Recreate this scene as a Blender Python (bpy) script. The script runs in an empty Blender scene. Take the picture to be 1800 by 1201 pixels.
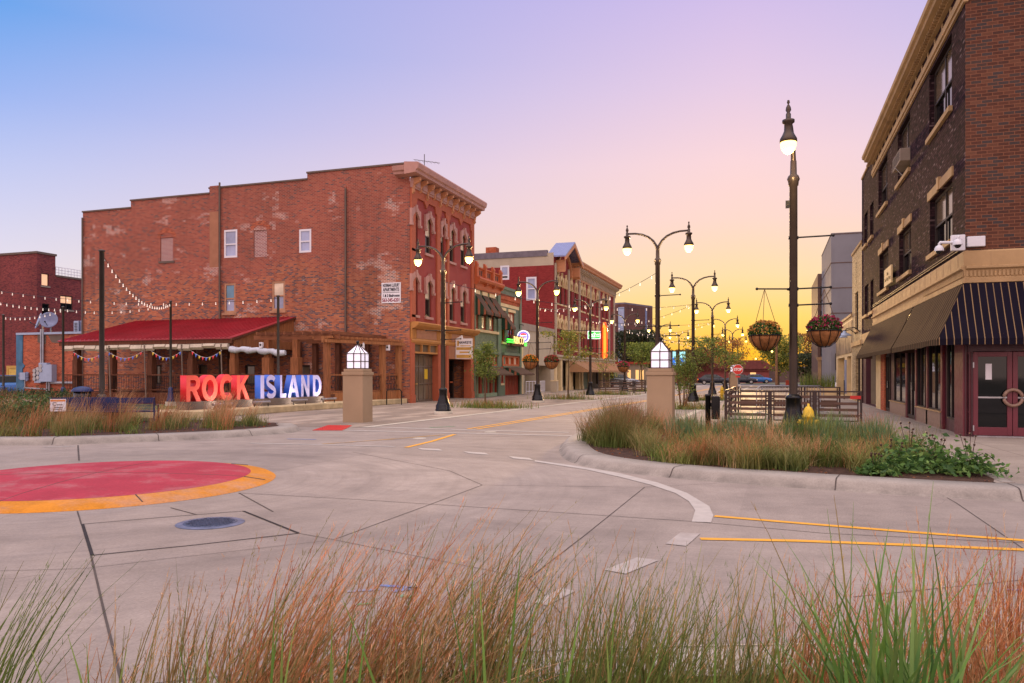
import bpy, bmesh, math, random
import numpy as np
from mathutils import Vector, Matrix
rnd = random.Random(7)
rng = np.random.default_rng(11)
scene = bpy.context.scene
C = scene.collection

# ------------------------------------------------------------------ camera (27 mm, level, shifted lens)
F, CX, HY, CH = 1350.0, 900.0, 657.0, 1.6
TH = math.atan(455/1350.0)
cT, sT = math.cos(TH), math.sin(TH)
cam = bpy.data.cameras.new('camera'); camo = bpy.data.objects.new('camera', cam); C.objects.link(camo)
cam.sensor_width = 36.0; cam.lens = 27.0; cam.shift_y = (HY-600.5)/1800.0
cam.clip_start = 0.05; cam.clip_end = 5000
camo.location = (0, 0, CH); camo.rotation_euler = (math.pi/2, 0, TH)
scene.camera = camo
scene.render.resolution_x = 1024; scene.render.resolution_y = 683
scene.view_settings.view_transform = 'Standard'; scene.view_settings.look = 'None'
scene.view_settings.exposure = 0.0; scene.view_settings.gamma = 1.0; scene.view_settings.use_curve_mapping = False
scene.render.engine = 'CYCLES'
scene.cycles.use_denoising = True
scene.cycles.max_bounces = 6; scene.cycles.diffuse_bounces = 3; scene.cycles.glossy_bounces = 3
scene.cycles.transparent_max_bounces = 6; scene.cycles.sample_clamp_indirect = 4.0
scene.cycles.caustics_reflective = False; scene.cycles.caustics_refractive = False

def lin(r, g, b):
    f = lambda v: (v/255/12.92) if v/255 <= .04045 else ((v/255+.055)/1.055)**2.4
    return (f(r), f(g), f(b), 1.0)
# surveying helpers: photograph pixel -> place on the ground / on a vertical plane
def dirp(px):
    u = (px-CX)/F; return -sT+u*cT, cT+u*sT
def G(px, py, z=0.0):
    D = F*(CH-z)/(py-HY); a, b = dirp(px); return (a*D, b*D)
def atD(px, D):
    a, b = dirp(px); return (a*D, b*D)
def onX(px, py, X):
    a, b = dirp(px); D = X/a; return (b*D, CH+D*(HY-py)/F)
def onY(px, py, Y):
    a, b = dirp(px); D = Y/b; return (a*D, CH+D*(HY-py)/F)

# ------------------------------------------------------------------ sky and sun
SUN_AZ = dirp(1305); _n = math.hypot(*SUN_AZ); SUN_AZ = (SUN_AZ[0]/_n, SUN_AZ[1]/_n)
SUN_EL = math.radians(3.4)
world = bpy.data.worlds.new('World'); scene.world = world; world.use_nodes = True
wn, wl = world.node_tree.nodes, world.node_tree.links
wn.clear()
def wmath(op, a, b=None, clamp=False):
    n = wn.new('ShaderNodeMath'); n.operation = op; n.use_clamp = clamp
    for i, v in enumerate((a, b)):
        if v is None: continue
        if isinstance(v, (int, float)): n.inputs[i].default_value = v
        else: wl.new(v, n.inputs[i])
    return n.outputs[0]
tc = wn.new('ShaderNodeTexCoord'); nv = wn.new('ShaderNodeVectorMath'); nv.operation = 'NORMALIZE'
wl.new(tc.outputs['Generated'], nv.inputs[0])
sp = wn.new('ShaderNodeSeparateXYZ'); wl.new(nv.outputs[0], sp.inputs[0])
zz = wmath('MAXIMUM', sp.outputs[2], 0.0)
hl = wmath('SQRT', wmath('ADD', wmath('MULTIPLY', sp.outputs[0], sp.outputs[0]), wmath('MULTIPLY', sp.outputs[1], sp.outputs[1])))
hl = wmath('MAXIMUM', hl, 1e-4)
cosf = wmath('DIVIDE', wmath('ADD', wmath('MULTIPLY', sp.outputs[0], SUN_AZ[0]), wmath('MULTIPLY', sp.outputs[1], SUN_AZ[1])), hl)
phi = wmath('ARCCOSINE', wmath('MAXIMUM', wmath('MINIMUM', cosf, 1.0), -1.0))
def ramp(fac, stops):
    r = wn.new('ShaderNodeValToRGB'); wl.new(fac, r.inputs[0]); e = r.color_ramp.elements
    r.color_ramp.interpolation = 'EASE' if False else 'LINEAR'
    while len(e) > 1: e.remove(e[-1])
    for i, (p, c) in enumerate(stops):
        x = e[0] if i == 0 else e.new(p)
        x.position = p; x.color = lin(*c)
    return r.outputs[0]
SD = lambda d: math.sin(math.radians(d))
sun_r = ramp(zz, [(0, (255, 166, 26)), (SD(1.6), (255, 186, 42)), (SD(4), (255, 210, 104)), (SD(7), (253, 217, 168)), (SD(11), (252, 214, 203)),
                  (SD(15), (248, 213, 218)), (SD(20), (229, 203, 229)), (SD(26), (207, 188, 234)), (SD(45), (206, 190, 206)), (1, (222, 206, 198))])
away_r = ramp(zz, [(0, (236, 226, 234)), (SD(6), (233, 225, 239)), (SD(9), (216, 216, 243)), (SD(13), (188, 201, 245)), (SD(17), (148, 181, 244)), (SD(22), (92, 163, 238)),
                   (SD(35), (140, 166, 216)), (1, (222, 206, 198))])
back_r = ramp(zz, [(0, (250, 216, 204)), (SD(10), (248, 214, 210)), (SD(25), (236, 208, 214)), (SD(50), (222, 204, 206)), (1, (222, 206, 198))])
f1 = wmath('DIVIDE', phi, math.radians(54), True)
f1 = wmath('POWER', f1, 1.25)
f2 = wmath('MULTIPLY', wmath('SUBTRACT', phi, math.radians(70)), 1/math.radians(60), True)
def wmix(f, a, b):
    m = wn.new('ShaderNodeMix'); m.data_type = 'RGBA'; wl.new(f, m.inputs[0]); wl.new(a, m.inputs[6]); wl.new(b, m.inputs[7]); return m.outputs[2]
grad = wmix(f2, wmix(f1, sun_r, away_r), back_r)
sky = wn.new('ShaderNodeTexSky'); sky.sky_type = 'NISHITA'; sky.sun_disc = False
sky.sun_elevation = SUN_EL; sky.sun_rotation = math.atan2(SUN_AZ[0], SUN_AZ[1])
hi = wmath('MULTIPLY', wmath('SUBTRACT', zz, SD(30)), 1/(SD(62)-SD(30)), True)   # unseen sky overhead and behind the viewer is brightened to add fill light
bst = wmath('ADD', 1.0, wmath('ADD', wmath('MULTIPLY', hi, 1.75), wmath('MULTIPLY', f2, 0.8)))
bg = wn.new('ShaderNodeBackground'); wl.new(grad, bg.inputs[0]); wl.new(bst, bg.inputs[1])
bg2 = wn.new('ShaderNodeBackground'); wl.new(sky.outputs[0], bg2.inputs[0]); bg2.inputs[1].default_value = 0.004
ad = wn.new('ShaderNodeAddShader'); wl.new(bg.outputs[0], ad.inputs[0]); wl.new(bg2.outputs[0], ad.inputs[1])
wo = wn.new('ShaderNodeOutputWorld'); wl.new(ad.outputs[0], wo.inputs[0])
sl = bpy.data.lights.new('sun', 'SUN'); sl.energy = 2.8; sl.angle = math.radians(1.5); sl.color = (1.0, .60, .24)
so = bpy.data.objects.new('sun', sl); C.objects.link(so)
so.rotation_euler = Vector((SUN_AZ[0]*math.cos(SUN_EL), SUN_AZ[1]*math.cos(SUN_EL), math.sin(SUN_EL))).to_track_quat('Z', 'Y').to_euler()

# ------------------------------------------------------------------ materials
MATS = {}
class NT:
    def __init__(s, name):
        s.m = bpy.data.materials.new(name); s.m.use_nodes = True
        s.n, s.l = s.m.node_tree.nodes, s.m.node_tree.links
        s.b = s.n['Principled BSDF']; MATS[name] = s.m
    def node(s, t, **kw):
        n = s.n.new(t)
        for k, v in kw.items(): setattr(n, k, v)
        return n
    def put(s, sock, v):
        if isinstance(v, bpy.types.NodeSocket): s.l.new(v, sock)
        else: sock.default_value = v
    def math(s, op, a, b=0.0, clamp=False):
        n = s.node('ShaderNodeMath', operation=op, use_clamp=clamp); s.put(n.inputs[0], a); s.put(n.inputs[1], b); return n.outputs[0]
    def mix(s, f, a, b, mode='MIX'):
        n = s.node('ShaderNodeMix', data_type='RGBA', blend_type=mode); s.put(n.inputs[0], f); s.put(n.inputs[6], a); s.put(n.inputs[7], b); return n.outputs[2]
    def pos(s): return s.node('ShaderNodeNewGeometry').outputs['Position']
    def noise(s, scale, detail=4, vec=None, stretch=None, rough=.55):
        v = vec if vec is not None else s.pos()
        if stretch:
            mp = s.node('ShaderNodeMapping'); mp.inputs['Scale'].default_value = stretch; s.l.new(v, mp.inputs[0]); v = mp.outputs[0]
        n = s.node('ShaderNodeTexNoise'); n.inputs['Scale'].default_value = scale; n.inputs['Detail'].default_value = detail
        n.inputs['Roughness'].default_value = rough; s.l.new(v, n.inputs['Vector']); return n.outputs[0]
    def ramp(s, f, stops, interp='LINEAR'):
        r = s.node('ShaderNodeValToRGB'); s.l.new(f, r.inputs[0]); e = r.color_ramp.elements; r.color_ramp.interpolation = interp
        while len(e) > 1: e.remove(e[-1])
        for i, (p, c) in enumerate(stops):
            x = e[0] if i == 0 else e.new(p)
            x.position = p; x.color = c if len(c) == 4 else (*c, 1)
        return r.outputs[0]
    def rng(s, v, a, b, c=0.0, d=1.0):
        n = s.node('ShaderNodeMapRange'); s.put(n.inputs[0], v); n.inputs[1].default_value = a; n.inputs[2].default_value = b
        n.inputs[3].default_value = c; n.inputs[4].default_value = d; return n.outputs[0]
    def bump(s, h, st, dist=.01):
        n = s.node('ShaderNodeBump'); n.inputs['Strength'].default_value = st; n.inputs['Distance'].default_value = dist
        s.l.new(h, n.inputs['Height']); s.l.new(n.outputs[0], s.b.inputs['Normal'])
    def walluv(s):
        g = s.node('ShaderNodeNewGeometry'); p = s.node('ShaderNodeSeparateXYZ'); s.l.new(g.outputs['Position'], p.inputs[0])
        q = s.node('ShaderNodeSeparateXYZ'); s.l.new(g.outputs['True Normal'], q.inputs[0])
        f = s.math('GREATER_THAN', s.math('ABSOLUTE', q.outputs[1]), .5)
        u = s.math('ADD', s.math('MULTIPLY', p.outputs[0], f), s.math('MULTIPLY', p.outputs[1], s.math('SUBTRACT', 1.0, f)))
        c = s.node('ShaderNodeCombineXYZ'); s.l.new(u, c.inputs[0]); s.l.new(p.outputs[2], c.inputs[1]); return c.outputs[0], p
    def bricktex(s, vec, w, h, mortar, c1=(0, 0, 0, 1), c2=(1, 1, 1, 1), off=.5, smooth=.1):
        b = s.node('ShaderNodeTexBrick'); b.offset = off; s.l.new(vec, b.inputs['Vector'])
        b.inputs['Color1'].default_value = c1; b.inputs['Color2'].default_value = c2; b.inputs['Mortar'].default_value = (0.5, .5, .5, 1)
        b.inputs['Scale'].default_value = 1.0; b.inputs['Mortar Size'].default_value = mortar; b.inputs['Mortar Smooth'].default_value = smooth
        b.inputs['Brick Width'].default_value = w; b.inputs['Row Height'].default_value = h; return b
    def set(s, base=None, rough=None, metal=None, spec=None):
        s.b.inputs['Specular IOR Level'].default_value = spec if spec is not None else (.5 if (isinstance(rough, float) and rough < .5) else .18)
        if base is not None: s.put(s.b.inputs['Base Color'], base)
        if rough is not None: s.put(s.b.inputs['Roughness'], rough)
        if metal is not None: s.b.inputs['Metallic'].default_value = metal
        return s.m

def plain(name, rgb, rough=.6, metal=0.0, var=.18, scale=2.5, bump=0.0, bscale=60, dirt=0.0, stretch=None):
    t = NT(name); c = lin(*rgb)
    f = t.rng(t.noise(scale, 5, stretch=stretch), .3, .7)
    lo = tuple(v*(1-var) for v in c[:3])+(1,); hi = tuple(min(1, v*(1+var)) for v in c[:3])+(1,)
    col = t.mix(f, lo, hi)
    if dirt:
        d = t.rng(t.noise(.9, 8, stretch=(1, 1, .35)), .50, .74, 0, dirt); col = t.mix(d, col, tuple(v*.45+.02 for v in c[:3])+(1,))
    t.set(col, t.rng(t.noise(scale*3, 3), .3, .7, max(0, rough-.08), min(1, rough+.08)), metal, .5 if rough < .5 else .2)
    if bump: t.bump(t.noise(bscale, 4), bump)
    return t.m
def emit(name, rgb, s, base=None):
    t = NT(name); t.set(base or lin(*rgb), .3)
    t.b.inputs['Emission Color'].default_value = lin(*rgb); t.b.inputs['Emission Strength'].default_value = s; return t.m
def brick(name, pal, mortar, w=.22, h=.078, ms=.011, mpatch=None, pal2=None, zsplit=None, bumpst=.35, white=None, rough=.85, spec=None):
    t = NT(name); uv, p = t.walluv()
    b = t.bricktex(uv, w, h, ms)
    col = t.ramp(b.outputs['Color'], pal)
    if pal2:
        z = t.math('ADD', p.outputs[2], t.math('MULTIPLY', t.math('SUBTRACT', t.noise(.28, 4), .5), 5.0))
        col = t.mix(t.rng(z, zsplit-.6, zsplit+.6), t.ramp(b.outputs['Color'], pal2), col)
    big = t.rng(t.noise(.35, 6), .3, .7, .74, 1.2); g = t.node('ShaderNodeCombineColor')
    for i in range(3): t.l.new(big, g.inputs[i])
    col = t.mix(1.0, col, g.outputs[0], 'MULTIPLY')
    mo = mortar
    if mpatch:
        su = t.node('ShaderNodeSeparateXYZ'); t.l.new(uv, su.inputs[0]); cb = t.node('ShaderNodeCombineXYZ')
        t.l.new(t.math('SNAP', su.outputs[0], w), cb.inputs[0]); t.l.new(t.math('SNAP', su.outputs[1], h), cb.inputs[1])
        band = t.math('ADD', t.rng(t.math('ABSOLUTE', t.math('SUBTRACT', p.outputs[2], 10.9)), 0, 1.3, .075, 0), t.rng(t.math('ABSOLUTE', t.math('SUBTRACT', p.outputs[2], 6.6)), 0, 2.6, .045, 0))
        nz = t.math('ADD', t.noise(.42, 9, vec=cb.outputs[0], stretch=(1, 2.0, 1), rough=.68), band)
        mk = t.rng(nz, mpatch[0], mpatch[0]+.03); mo = t.mix(mk, mortar, mpatch[1])
        col = t.mix(t.math('MULTIPLY', mk, .05), col, mpatch[1])
    col = t.mix(b.outputs['Fac'], col, mo)
    if white:
        wk = t.rng(t.noise(.8, 8, rough=.7), white[0], white[0]+.03); col = t.mix(wk, col, white[1])
    st = t.rng(t.noise(.7, 6, stretch=(1.4, 1.4, .12)), .56, .8, 0, .5)
    col = t.mix(st, col, (.03, .022, .02, 1))
    t.set(col, t.rng(t.noise(9, 3), .3, .7, rough-.1, rough+.08), None, spec)
    hgt = t.math('SUBTRACT', t.math('MULTIPLY', t.noise(30, 3), .35), b.outputs['Fac']); t.bump(hgt, bumpst, .012); return t.m

def dk(c, k): return tuple(v*k for v in c[:3])+(1,)
brick('old_brick', [(0, lin(92, 72, 74)), (.06, lin(108, 74, 70)), (.12, lin(130, 68, 57)), (.5, lin(148, 76, 62)), (1, lin(160, 90, 70))], lin(156, 112, 98),
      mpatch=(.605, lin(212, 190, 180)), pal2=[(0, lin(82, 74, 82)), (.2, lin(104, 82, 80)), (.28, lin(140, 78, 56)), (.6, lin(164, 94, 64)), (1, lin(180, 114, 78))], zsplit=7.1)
brick('annex_brick', [(0, lin(120, 55, 42)), (.4, lin(165, 76, 52)), (1, lin(188, 96, 64))], lin(160, 112, 92), mpatch=(.66, lin(196, 176, 168)))
brick('plum_brick', [(0, lin(84, 40, 46)), (.5, lin(128, 58, 60)), (1, lin(145, 72, 66))], lin(112, 66, 66))
brick('dark_brick', [(0, lin(34, 28, 32)), (.3, lin(54, 37, 42)), (.8, lin(68, 48, 53)), (.92, lin(80, 60, 63)), (1, lin(112, 94, 95))], lin(40, 29, 33), bumpst=.5, rough=.9, spec=.03)
brick('brown_brick', [(0, lin(66, 58, 58)), (.26, lin(72, 58, 54)), (.34, lin(76, 49, 41)), (.75, lin(90, 56, 45)), (1, lin(102, 68, 53))], lin(124, 82, 62), w=.24, h=.085, ms=.008)
brick('buff_brick', [(0, lin(150, 128, 96)), (.5, lin(190, 168, 126)), (1, lin(208, 186, 146))], lin(140, 122, 96))
brick('infill_brick', [(0, lin(120, 66, 66)), (.5, lin(142, 84, 80)), (1, lin(156, 98, 90))], lin(196, 176, 172), ms=.014)
brick('green_brick', [(0, lin(112, 124, 100)), (1, lin(138, 148, 118))], lin(108, 118, 98), bumpst=.5)
brick('teal_brick', [(0, lin(104, 114, 98)), (1, lin(122, 131, 112))], lin(100, 110, 96), bumpst=.5)
brick('red_painted_brick', [(0, lin(128, 44, 44)), (1, lin(150, 58, 56))], lin(128, 48, 48), bumpst=.45)
brick('orange_brick', [(0, lin(158, 74, 46)), (1, lin(196, 104, 70))], lin(150, 90, 66))
brick('tower_brick', [(0, lin(92, 60, 56)), (1, lin(118, 80, 70))], lin(104, 76, 68))

def grey(t, v):
    g = t.node('ShaderNodeCombineColor')
    for i in range(3): t.l.new(v, g.inputs[i])
    return g.outputs[0]
def concrete(name, rgb, rgb2, joints=None, broom=True, centre=None):
    t = NT(name); a, b = lin(*rgb), lin(*rgb2)
    col = t.mix(t.rng(t.noise(.22, 6), .32, .68), a, b)
    col = t.mix(1.0, col, grey(t, t.rng(t.noise(1.7, 9, rough=.68), .25, .75, .80, 1.17)), 'MULTIPLY')
    col = t.mix(1.0, col, grey(t, t.rng(t.noise(38, 6, rough=.75), .25, .75, .80, 1.2)), 'MULTIPLY')
    br = t.noise(3.2, 5, stretch=(1.2, 16, 1)); br2 = t.noise(5, 5, stretch=(18, 2.5, 1))
    k = t.rng(t.mix(t.rng(t.noise(.16, 2), .45, .55), br, br2), .25, .75, .86, 1.13)
    if broom: col = t.mix(1.0, col, grey(t, k), 'MULTIPLY')
    if centre:                              # trowel rings, slab tones and tyre tracks around the mini roundabout
        q = t.node('ShaderNodeVectorMath', operation='SUBTRACT'); t.l.new(t.pos(), q.inputs[0]); q.inputs[1].default_value = (*centre, 0); L = t.node('ShaderNodeVectorMath', operation='LENGTH'); t.l.new(q.outputs[0], L.inputs[0])
        sp2 = t.node('ShaderNodeSeparateXYZ'); t.l.new(q.outputs[0], sp2.inputs[0]); an = t.math('ARCTAN2', sp2.outputs[1], sp2.outputs[0]); cv = t.node('ShaderNodeCombineXYZ'); t.l.new(t.math('MULTIPLY', L.outputs['Value'], 9), cv.inputs[0]); t.l.new(t.math('MULTIPLY', an, 1.5), cv.inputs[1])
        ringn = t.noise(1.0, 5, vec=cv.outputs[0]); fade = t.rng(L.outputs['Value'], 2.5, 12, 1, .25)
        col = t.mix(t.math('MULTIPLY', t.rng(ringn, .45, .75), t.math('MULTIPLY', fade, .30)), col, dk(a, .55))
        for r0, wd, st in ((4.1, .35, .26), (5.7, .4, .22), (8.2, .5, .15)):
            tr = t.rng(t.math('ABSOLUTE', t.math('SUBTRACT', t.math('ADD', L.outputs['Value'], t.math('MULTIPLY', t.noise(.25, 3), .9)), r0+.45)), 0, wd, 1, 0)
            col = t.mix(t.math('MULTIPLY', t.math('MULTIPLY', tr, t.rng(t.noise(1.2, 6), .35, .65)), st), col, dk(a, .38))
        vo = t.node('ShaderNodeTexVoronoi'); vo.inputs['Scale'].default_value = .19; t.l.new(t.pos(), vo.inputs['Vector']); sv = t.node('ShaderNodeSeparateColor'); t.l.new(vo.outputs['Color'], sv.inputs[0]); col = t.mix(1.0, col, grey(t, t.rng(sv.outputs[0], 0, 1, .92, 1.08)), 'MULTIPLY')
        vc = t.node('ShaderNodeTexVoronoi', feature='DISTANCE_TO_EDGE'); vc.inputs['Scale'].default_value = .33; dv = t.node('ShaderNodeVectorMath', operation='ADD'); t.l.new(t.pos(), dv.inputs[0]); nn = t.node('ShaderNodeTexNoise'); nn.inputs['Scale'].default_value = 1.1; nn.inputs['Detail'].default_value = 6; t.l.new(t.pos(), nn.inputs['Vector']); t.l.new(nn.outputs['Color'], dv.inputs[1]); t.l.new(dv.outputs[0], vc.inputs['Vector'])
        ck = t.math('MULTIPLY', t.rng(vc.outputs['Distance'], 0, .004, 1, 0), t.rng(t.noise(.13, 3), .56, .6)); col = t.mix(t.math('MULTIPLY', ck, .55), col, dk(a, .3))
    sp_ = t.rng(t.noise(55, 2), .67, .73, 0, .5); col = t.mix(sp_, col, dk(a, .42))
    stn = t.rng(t.noise(.55, 7, stretch=(.5, 1.6, 1)), .57, .74, 0, .36); col = t.mix(stn, col, dk(a, .5))
    oil = t.rng(t.noise(.9, 6, rough=.6), .70, .76, 0, .5); col = t.mix(oil, col, dk(a, .28))
    if joints:
        p = t.node('ShaderNodeSeparateXYZ'); t.l.new(t.pos(), p.inputs[0]); c = t.node('ShaderNodeCombineXYZ')
        t.l.new(p.outputs[1], c.inputs[0]); t.l.new(p.outputs[0], c.inputs[1])
        bt = t.bricktex(c.outputs[0], joints[0], joints[1], .012, off=joints[2])
        col = t.mix(1.0, col, grey(t, t.rng(bt.outputs['Color'], 0, 1, joints[3], joints[4])), 'MULTIPLY'); col = t.mix(t.math('MULTIPLY', bt.outputs['Fac'], .6), col, dk(a, .3))
    if 'kerb' in name:                      # road dirt splashed on the kerb face
        pz = t.node('ShaderNodeSeparateXYZ'); t.l.new(t.pos(), pz.inputs[0]); dz = t.math('MULTIPLY', t.rng(pz.outputs[2], .02, .14, 1, 0), t.rng(t.noise(2.2, 8, rough=.7), .35, .65)); col = t.mix(t.math('MULTIPLY', dz, .6), col, dk(a, .3))
    t.set(col, t.rng(t.noise(2, 4), .3, .7, .66, .86)); t.bump(t.noise(70, 4), .3, .006); return t.m
concrete('road_concrete', (141, 129, 121), (161, 148, 138), centre=(-9.35, 8.72))
concrete('paving', (144, 130, 118), (164, 148, 134), joints=(2.4, .62, .0, .72, 1.2))
concrete('walk', (142, 130, 120), (162, 150, 138), joints=(1.5, 1.5, .0, .95, 1.05))
concrete('kerb_concrete', (142, 134, 127), (170, 160, 149), broom=False)
concrete('pale_concrete', (178, 170, 158), (196, 188, 172), broom=False)
plain('soil', (70, 50, 40), .95, var=.5, scale=9, bump=.8, bscale=25)
plain('lawn', (104, 106, 62), .95, var=.35, scale=2)
plain('verge', (110, 108, 96), .95, var=.25, scale=.3)
plain('asphalt', (92, 90, 92), .9, var=.15, scale=.6)
def paint(name, rgb, wear=.6):
    t = NT(name); c = lin(*rgb); w = t.rng(t.noise(2.2, 9, rough=.7), wear, wear+.16, 0, .75)
    col = t.mix(t.rng(t.noise(6, 4), .3, .7), dk(c, .88), dk(c, 1.06)); t.set(t.mix(w, col, lin(158, 146, 138)), .7); t.bump(t.noise(80, 3), .2, .004); return t.m
paint('white_paint', (182, 174, 166), .58); paint('yellow_paint', (226, 164, 58), .62)
paint('worn_yellow', (200, 154, 84), .46); paint('blue_marks', (104, 134, 190), .38); paint('green_marks', (80, 160, 110), .46); paint('pale_paint', (172, 163, 156), .46)
def apron(name, rgb):
    t = NT(name); c = lin(*rgb); n1 = t.rng(t.noise(1.3, 8, rough=.65), .3, .7); fine = t.noise(24, 6, rough=.75); br = t.rng(t.noise(3, 6, stretch=(1, 14, 1)), .3, .7)
    col = t.mix(n1, dk(c, .78), dk(c, 1.1)); col = t.mix(t.math('MULTIPLY', br, .25), col, dk(c, .7))
    col = t.mix(t.rng(t.noise(.9, 9, rough=.7), .50, .75, 0, .6), col, (.42, .30, .28, 1)); col = t.mix(1.0, col, grey(t, t.rng(fine, .25, .75, .78, 1.22)), 'MULTIPLY')
    col = t.mix(t.rng(t.noise(4, 9, stretch=(.35, 2.2, 1), rough=.72), .60, .72, 0, .5), col, (.20, .13, .12, 1)); col = t.mix(t.rng(t.noise(1.1, 7, stretch=(1, .3, 1)), .55, .7, 0, .3), col, dk(c, 1.6)); t.set(col, .8); t.bump(t.noise(60, 4), .35, .006); return t.m
apron('apron_red', (172, 58, 72)); apron('apron_yellow', (204, 132, 40))
plain('joint', (84, 76, 72), .95); plain('tar', (50, 46, 48), .9)
plain('iron', (86, 92, 112), .55, .7, var=.3, scale=14, bump=.4, bscale=50); plain('iron_rim', (120, 122, 140), .5, .6, var=.3, scale=9)
t_ = plain('black_metal', (30, 29, 31), .32, .55, var=.2, scale=6); plain('lamp_metal', (72, 60, 52), .36, .5, var=.15)
plain('bronze_metal', (74, 62, 52), .38, .6, var=.2); plain('festoon_pole', (74, 68, 64), .4, .4); plain('chain', (120, 96, 70), .5, .7)
plain('pillar_stucco', (162, 138, 112), .85, var=.07, scale=1.4, bump=.25, bscale=90, dirt=.12)
plain('brown_trim', (74, 54, 44), .5); plain('timber', (134, 84, 54), .8, var=.35, scale=3, bump=.3, stretch=(5, 5, .6), dirt=.3)
plain('timber_dark', (98, 60, 44), .85, var=.35, scale=3, bump=.3, stretch=(5, 5, .6), dirt=.3)
plain('timber_orange', (152, 100, 64), .75, var=.3, scale=3, bump=.3, stretch=(6, 6, .6), dirt=.35); plain('beam', (126, 78, 54), .8, var=.3, scale=2, stretch=(.6, .6, 6), dirt=.3)
def ribbed(name, rgb, period, axis, rough=.35):
    t = NT(name); c = lin(*rgb); p = t.node('ShaderNodeSeparateXYZ'); t.l.new(t.pos(), p.inputs[0])
    s = t.math('SINE', t.math('MULTIPLY', p.outputs[axis], 2*math.pi/period)); k = t.rng(s, .75, 1)
    col = t.mix(t.rng(t.noise(.8, 6), .3, .7), dk(c, .8), dk(c, 1.15)); t.set(col, rough); t.bump(k, .8, .03); return t.m
ribbed('red_roof', (150, 34, 46), .30, 0, .38)
plain('canvas', (196, 184, 166), .85, var=.12, scale=4, dirt=.4); plain('tarp', (188, 192, 204), .6, var=.15, scale=3, dirt=.4)
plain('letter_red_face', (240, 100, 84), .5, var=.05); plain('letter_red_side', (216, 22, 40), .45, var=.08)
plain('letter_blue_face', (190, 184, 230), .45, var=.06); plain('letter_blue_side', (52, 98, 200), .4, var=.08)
plain('plinth_dark', (104, 90, 82), .8, var=.12, scale=2, dirt=.2); plain('stone', (186, 166, 130), .9, var=.3, scale=2.2, bump=.7, bscale=9, dirt=.35)
plain('light_housing', (150, 144, 146), .4, .5); plain('blue_steel', (28, 40, 86), .35, .3); plain('sign_white', (222, 220, 226), .5, var=.05)
plain('ink', (44, 40, 56), .6); plain('red_ink', (140, 44, 66), .6); plain('orange_ink', (214, 132, 76), .6)
plain('brown_wall', (146, 66, 60), .75, var=.07, scale=.8, dirt=.15); plain('trim_rose', (170, 92, 66), .7, var=.08, dirt=.15)
plain('trim_mauve', (178, 134, 124), .7, var=.1, dirt=.2); plain('cornice_tan', (190, 132, 96), .65, var=.1, dirt=.2)
plain('shop_gold', (180, 126, 70), .6, var=.1, dirt=.25); plain('shop_brown', (160, 110, 84), .6, var=.1, dirt=.2)
plain('orange_paint', (178, 94, 60), .55, var=.1, dirt=.1); plain('shutter_red', (150, 62, 44), .6, var=.12, dirt=.15)
plain('green_trim', (104, 118, 100), .6, var=.1, dirt=.15); plain('pale_green', (150, 168, 140), .65, var=.1); plain('cream', (214, 190, 146), .75, var=.1, dirt=.2)
plain('white_frame', (214, 212, 220), .45, var=.05); plain('wood_frame', (170, 128, 100), .6); plain('dark_frame', (58, 50, 48), .5); plain('bronze_frame', (112, 96, 84), .4, .4)
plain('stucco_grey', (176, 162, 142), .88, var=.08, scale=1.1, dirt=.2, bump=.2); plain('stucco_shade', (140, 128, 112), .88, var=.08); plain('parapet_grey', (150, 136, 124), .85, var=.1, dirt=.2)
plain('roof_metal', (120, 130, 170), .3, .6, var=.1); plain('roof_grey', (112, 104, 112), .8); plain('car_dark', (40, 42, 52), .25, .3); plain('roof_flat', (90, 86, 88), .9)
plain('limestone', (172, 142, 104), .8, var=.14, scale=1.6, dirt=.25, bump=.3); plain('limestone_dark', (166, 138, 104), .8, var=.14, scale=1.6, dirt=.25)
plain('granite', (140, 112, 96), .35, var=.2, scale=12); plain('maroon', (104, 36, 50), .4, var=.1); plain('maroon_dark', (72, 34, 44), .4)
plain('gold_paint', (190, 150, 80), .5); plain('camera_white', (208, 208, 216), .4, var=.04); plain('black_plastic', (20, 20, 24), .2)
plain('beige_block', (122, 121, 128), .85, var=.07, scale=.7, dirt=.25); plain('dark_block', (98, 78, 72), .8, dirt=.2); plain('blue_panel', (120, 128, 158), .5)
plain('hydrant_yellow', (214, 176, 36), .45, var=.1, dirt=.15); plain('pole_brown', (120, 104, 94), .6); plain('steel', (168, 168, 172), .35, .8); plain('fence_steel', (62, 50, 48), .45, .4); plain('fence_plank', (98, 76, 66), .7, var=.25, scale=4, stretch=(.5, .5, 5))
plain('basket_liner', (146, 98, 60), .95, var=.35, scale=12, bump=.8, bscale=40); plain('bark', (96, 78, 62), .95, var=.3, scale=9, bump=.6, bscale=30); plain('dry_bark', (128, 96, 72), .9)
plain('meter_grey', (150, 164, 190), .45, .2, var=.08); plain('conduit', (156, 158, 168), .45, .4); plain('teal_paint', (72, 110, 140), .8, var=.25, scale=2, dirt=.4)
plain('brown_brick_far', (128, 68, 64), .85); plain('brown_roof_far', (110, 60, 56), .85); plain('stop_red', (196, 42, 34), .45, var=.04)
plain('car_blue', (44, 96, 160), .2, .3, var=.05); plain('car_white', (220, 220, 224), .25, var=.03); plain('car_silver', (150, 152, 160), .25, .5); plain('tyre', (26, 25, 27), .8)
plain('door_yellow', (206, 176, 92), .5); plain('mural', (140, 120, 96), .8, var=.6, scale=1.2)
def glass(name, rgb=(14, 17, 20), rough=.04, spec=.42):
    t = NT(name); c = lin(*rgb); t.set(t.mix(t.rng(t.noise(.7, 3), .3, .7), dk(c, .7), dk(c, 1.3)), rough); t.b.inputs['Specular IOR Level'].default_value = spec
    t.bump(t.noise(1.2, 2), .04, .05); return t.m
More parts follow.
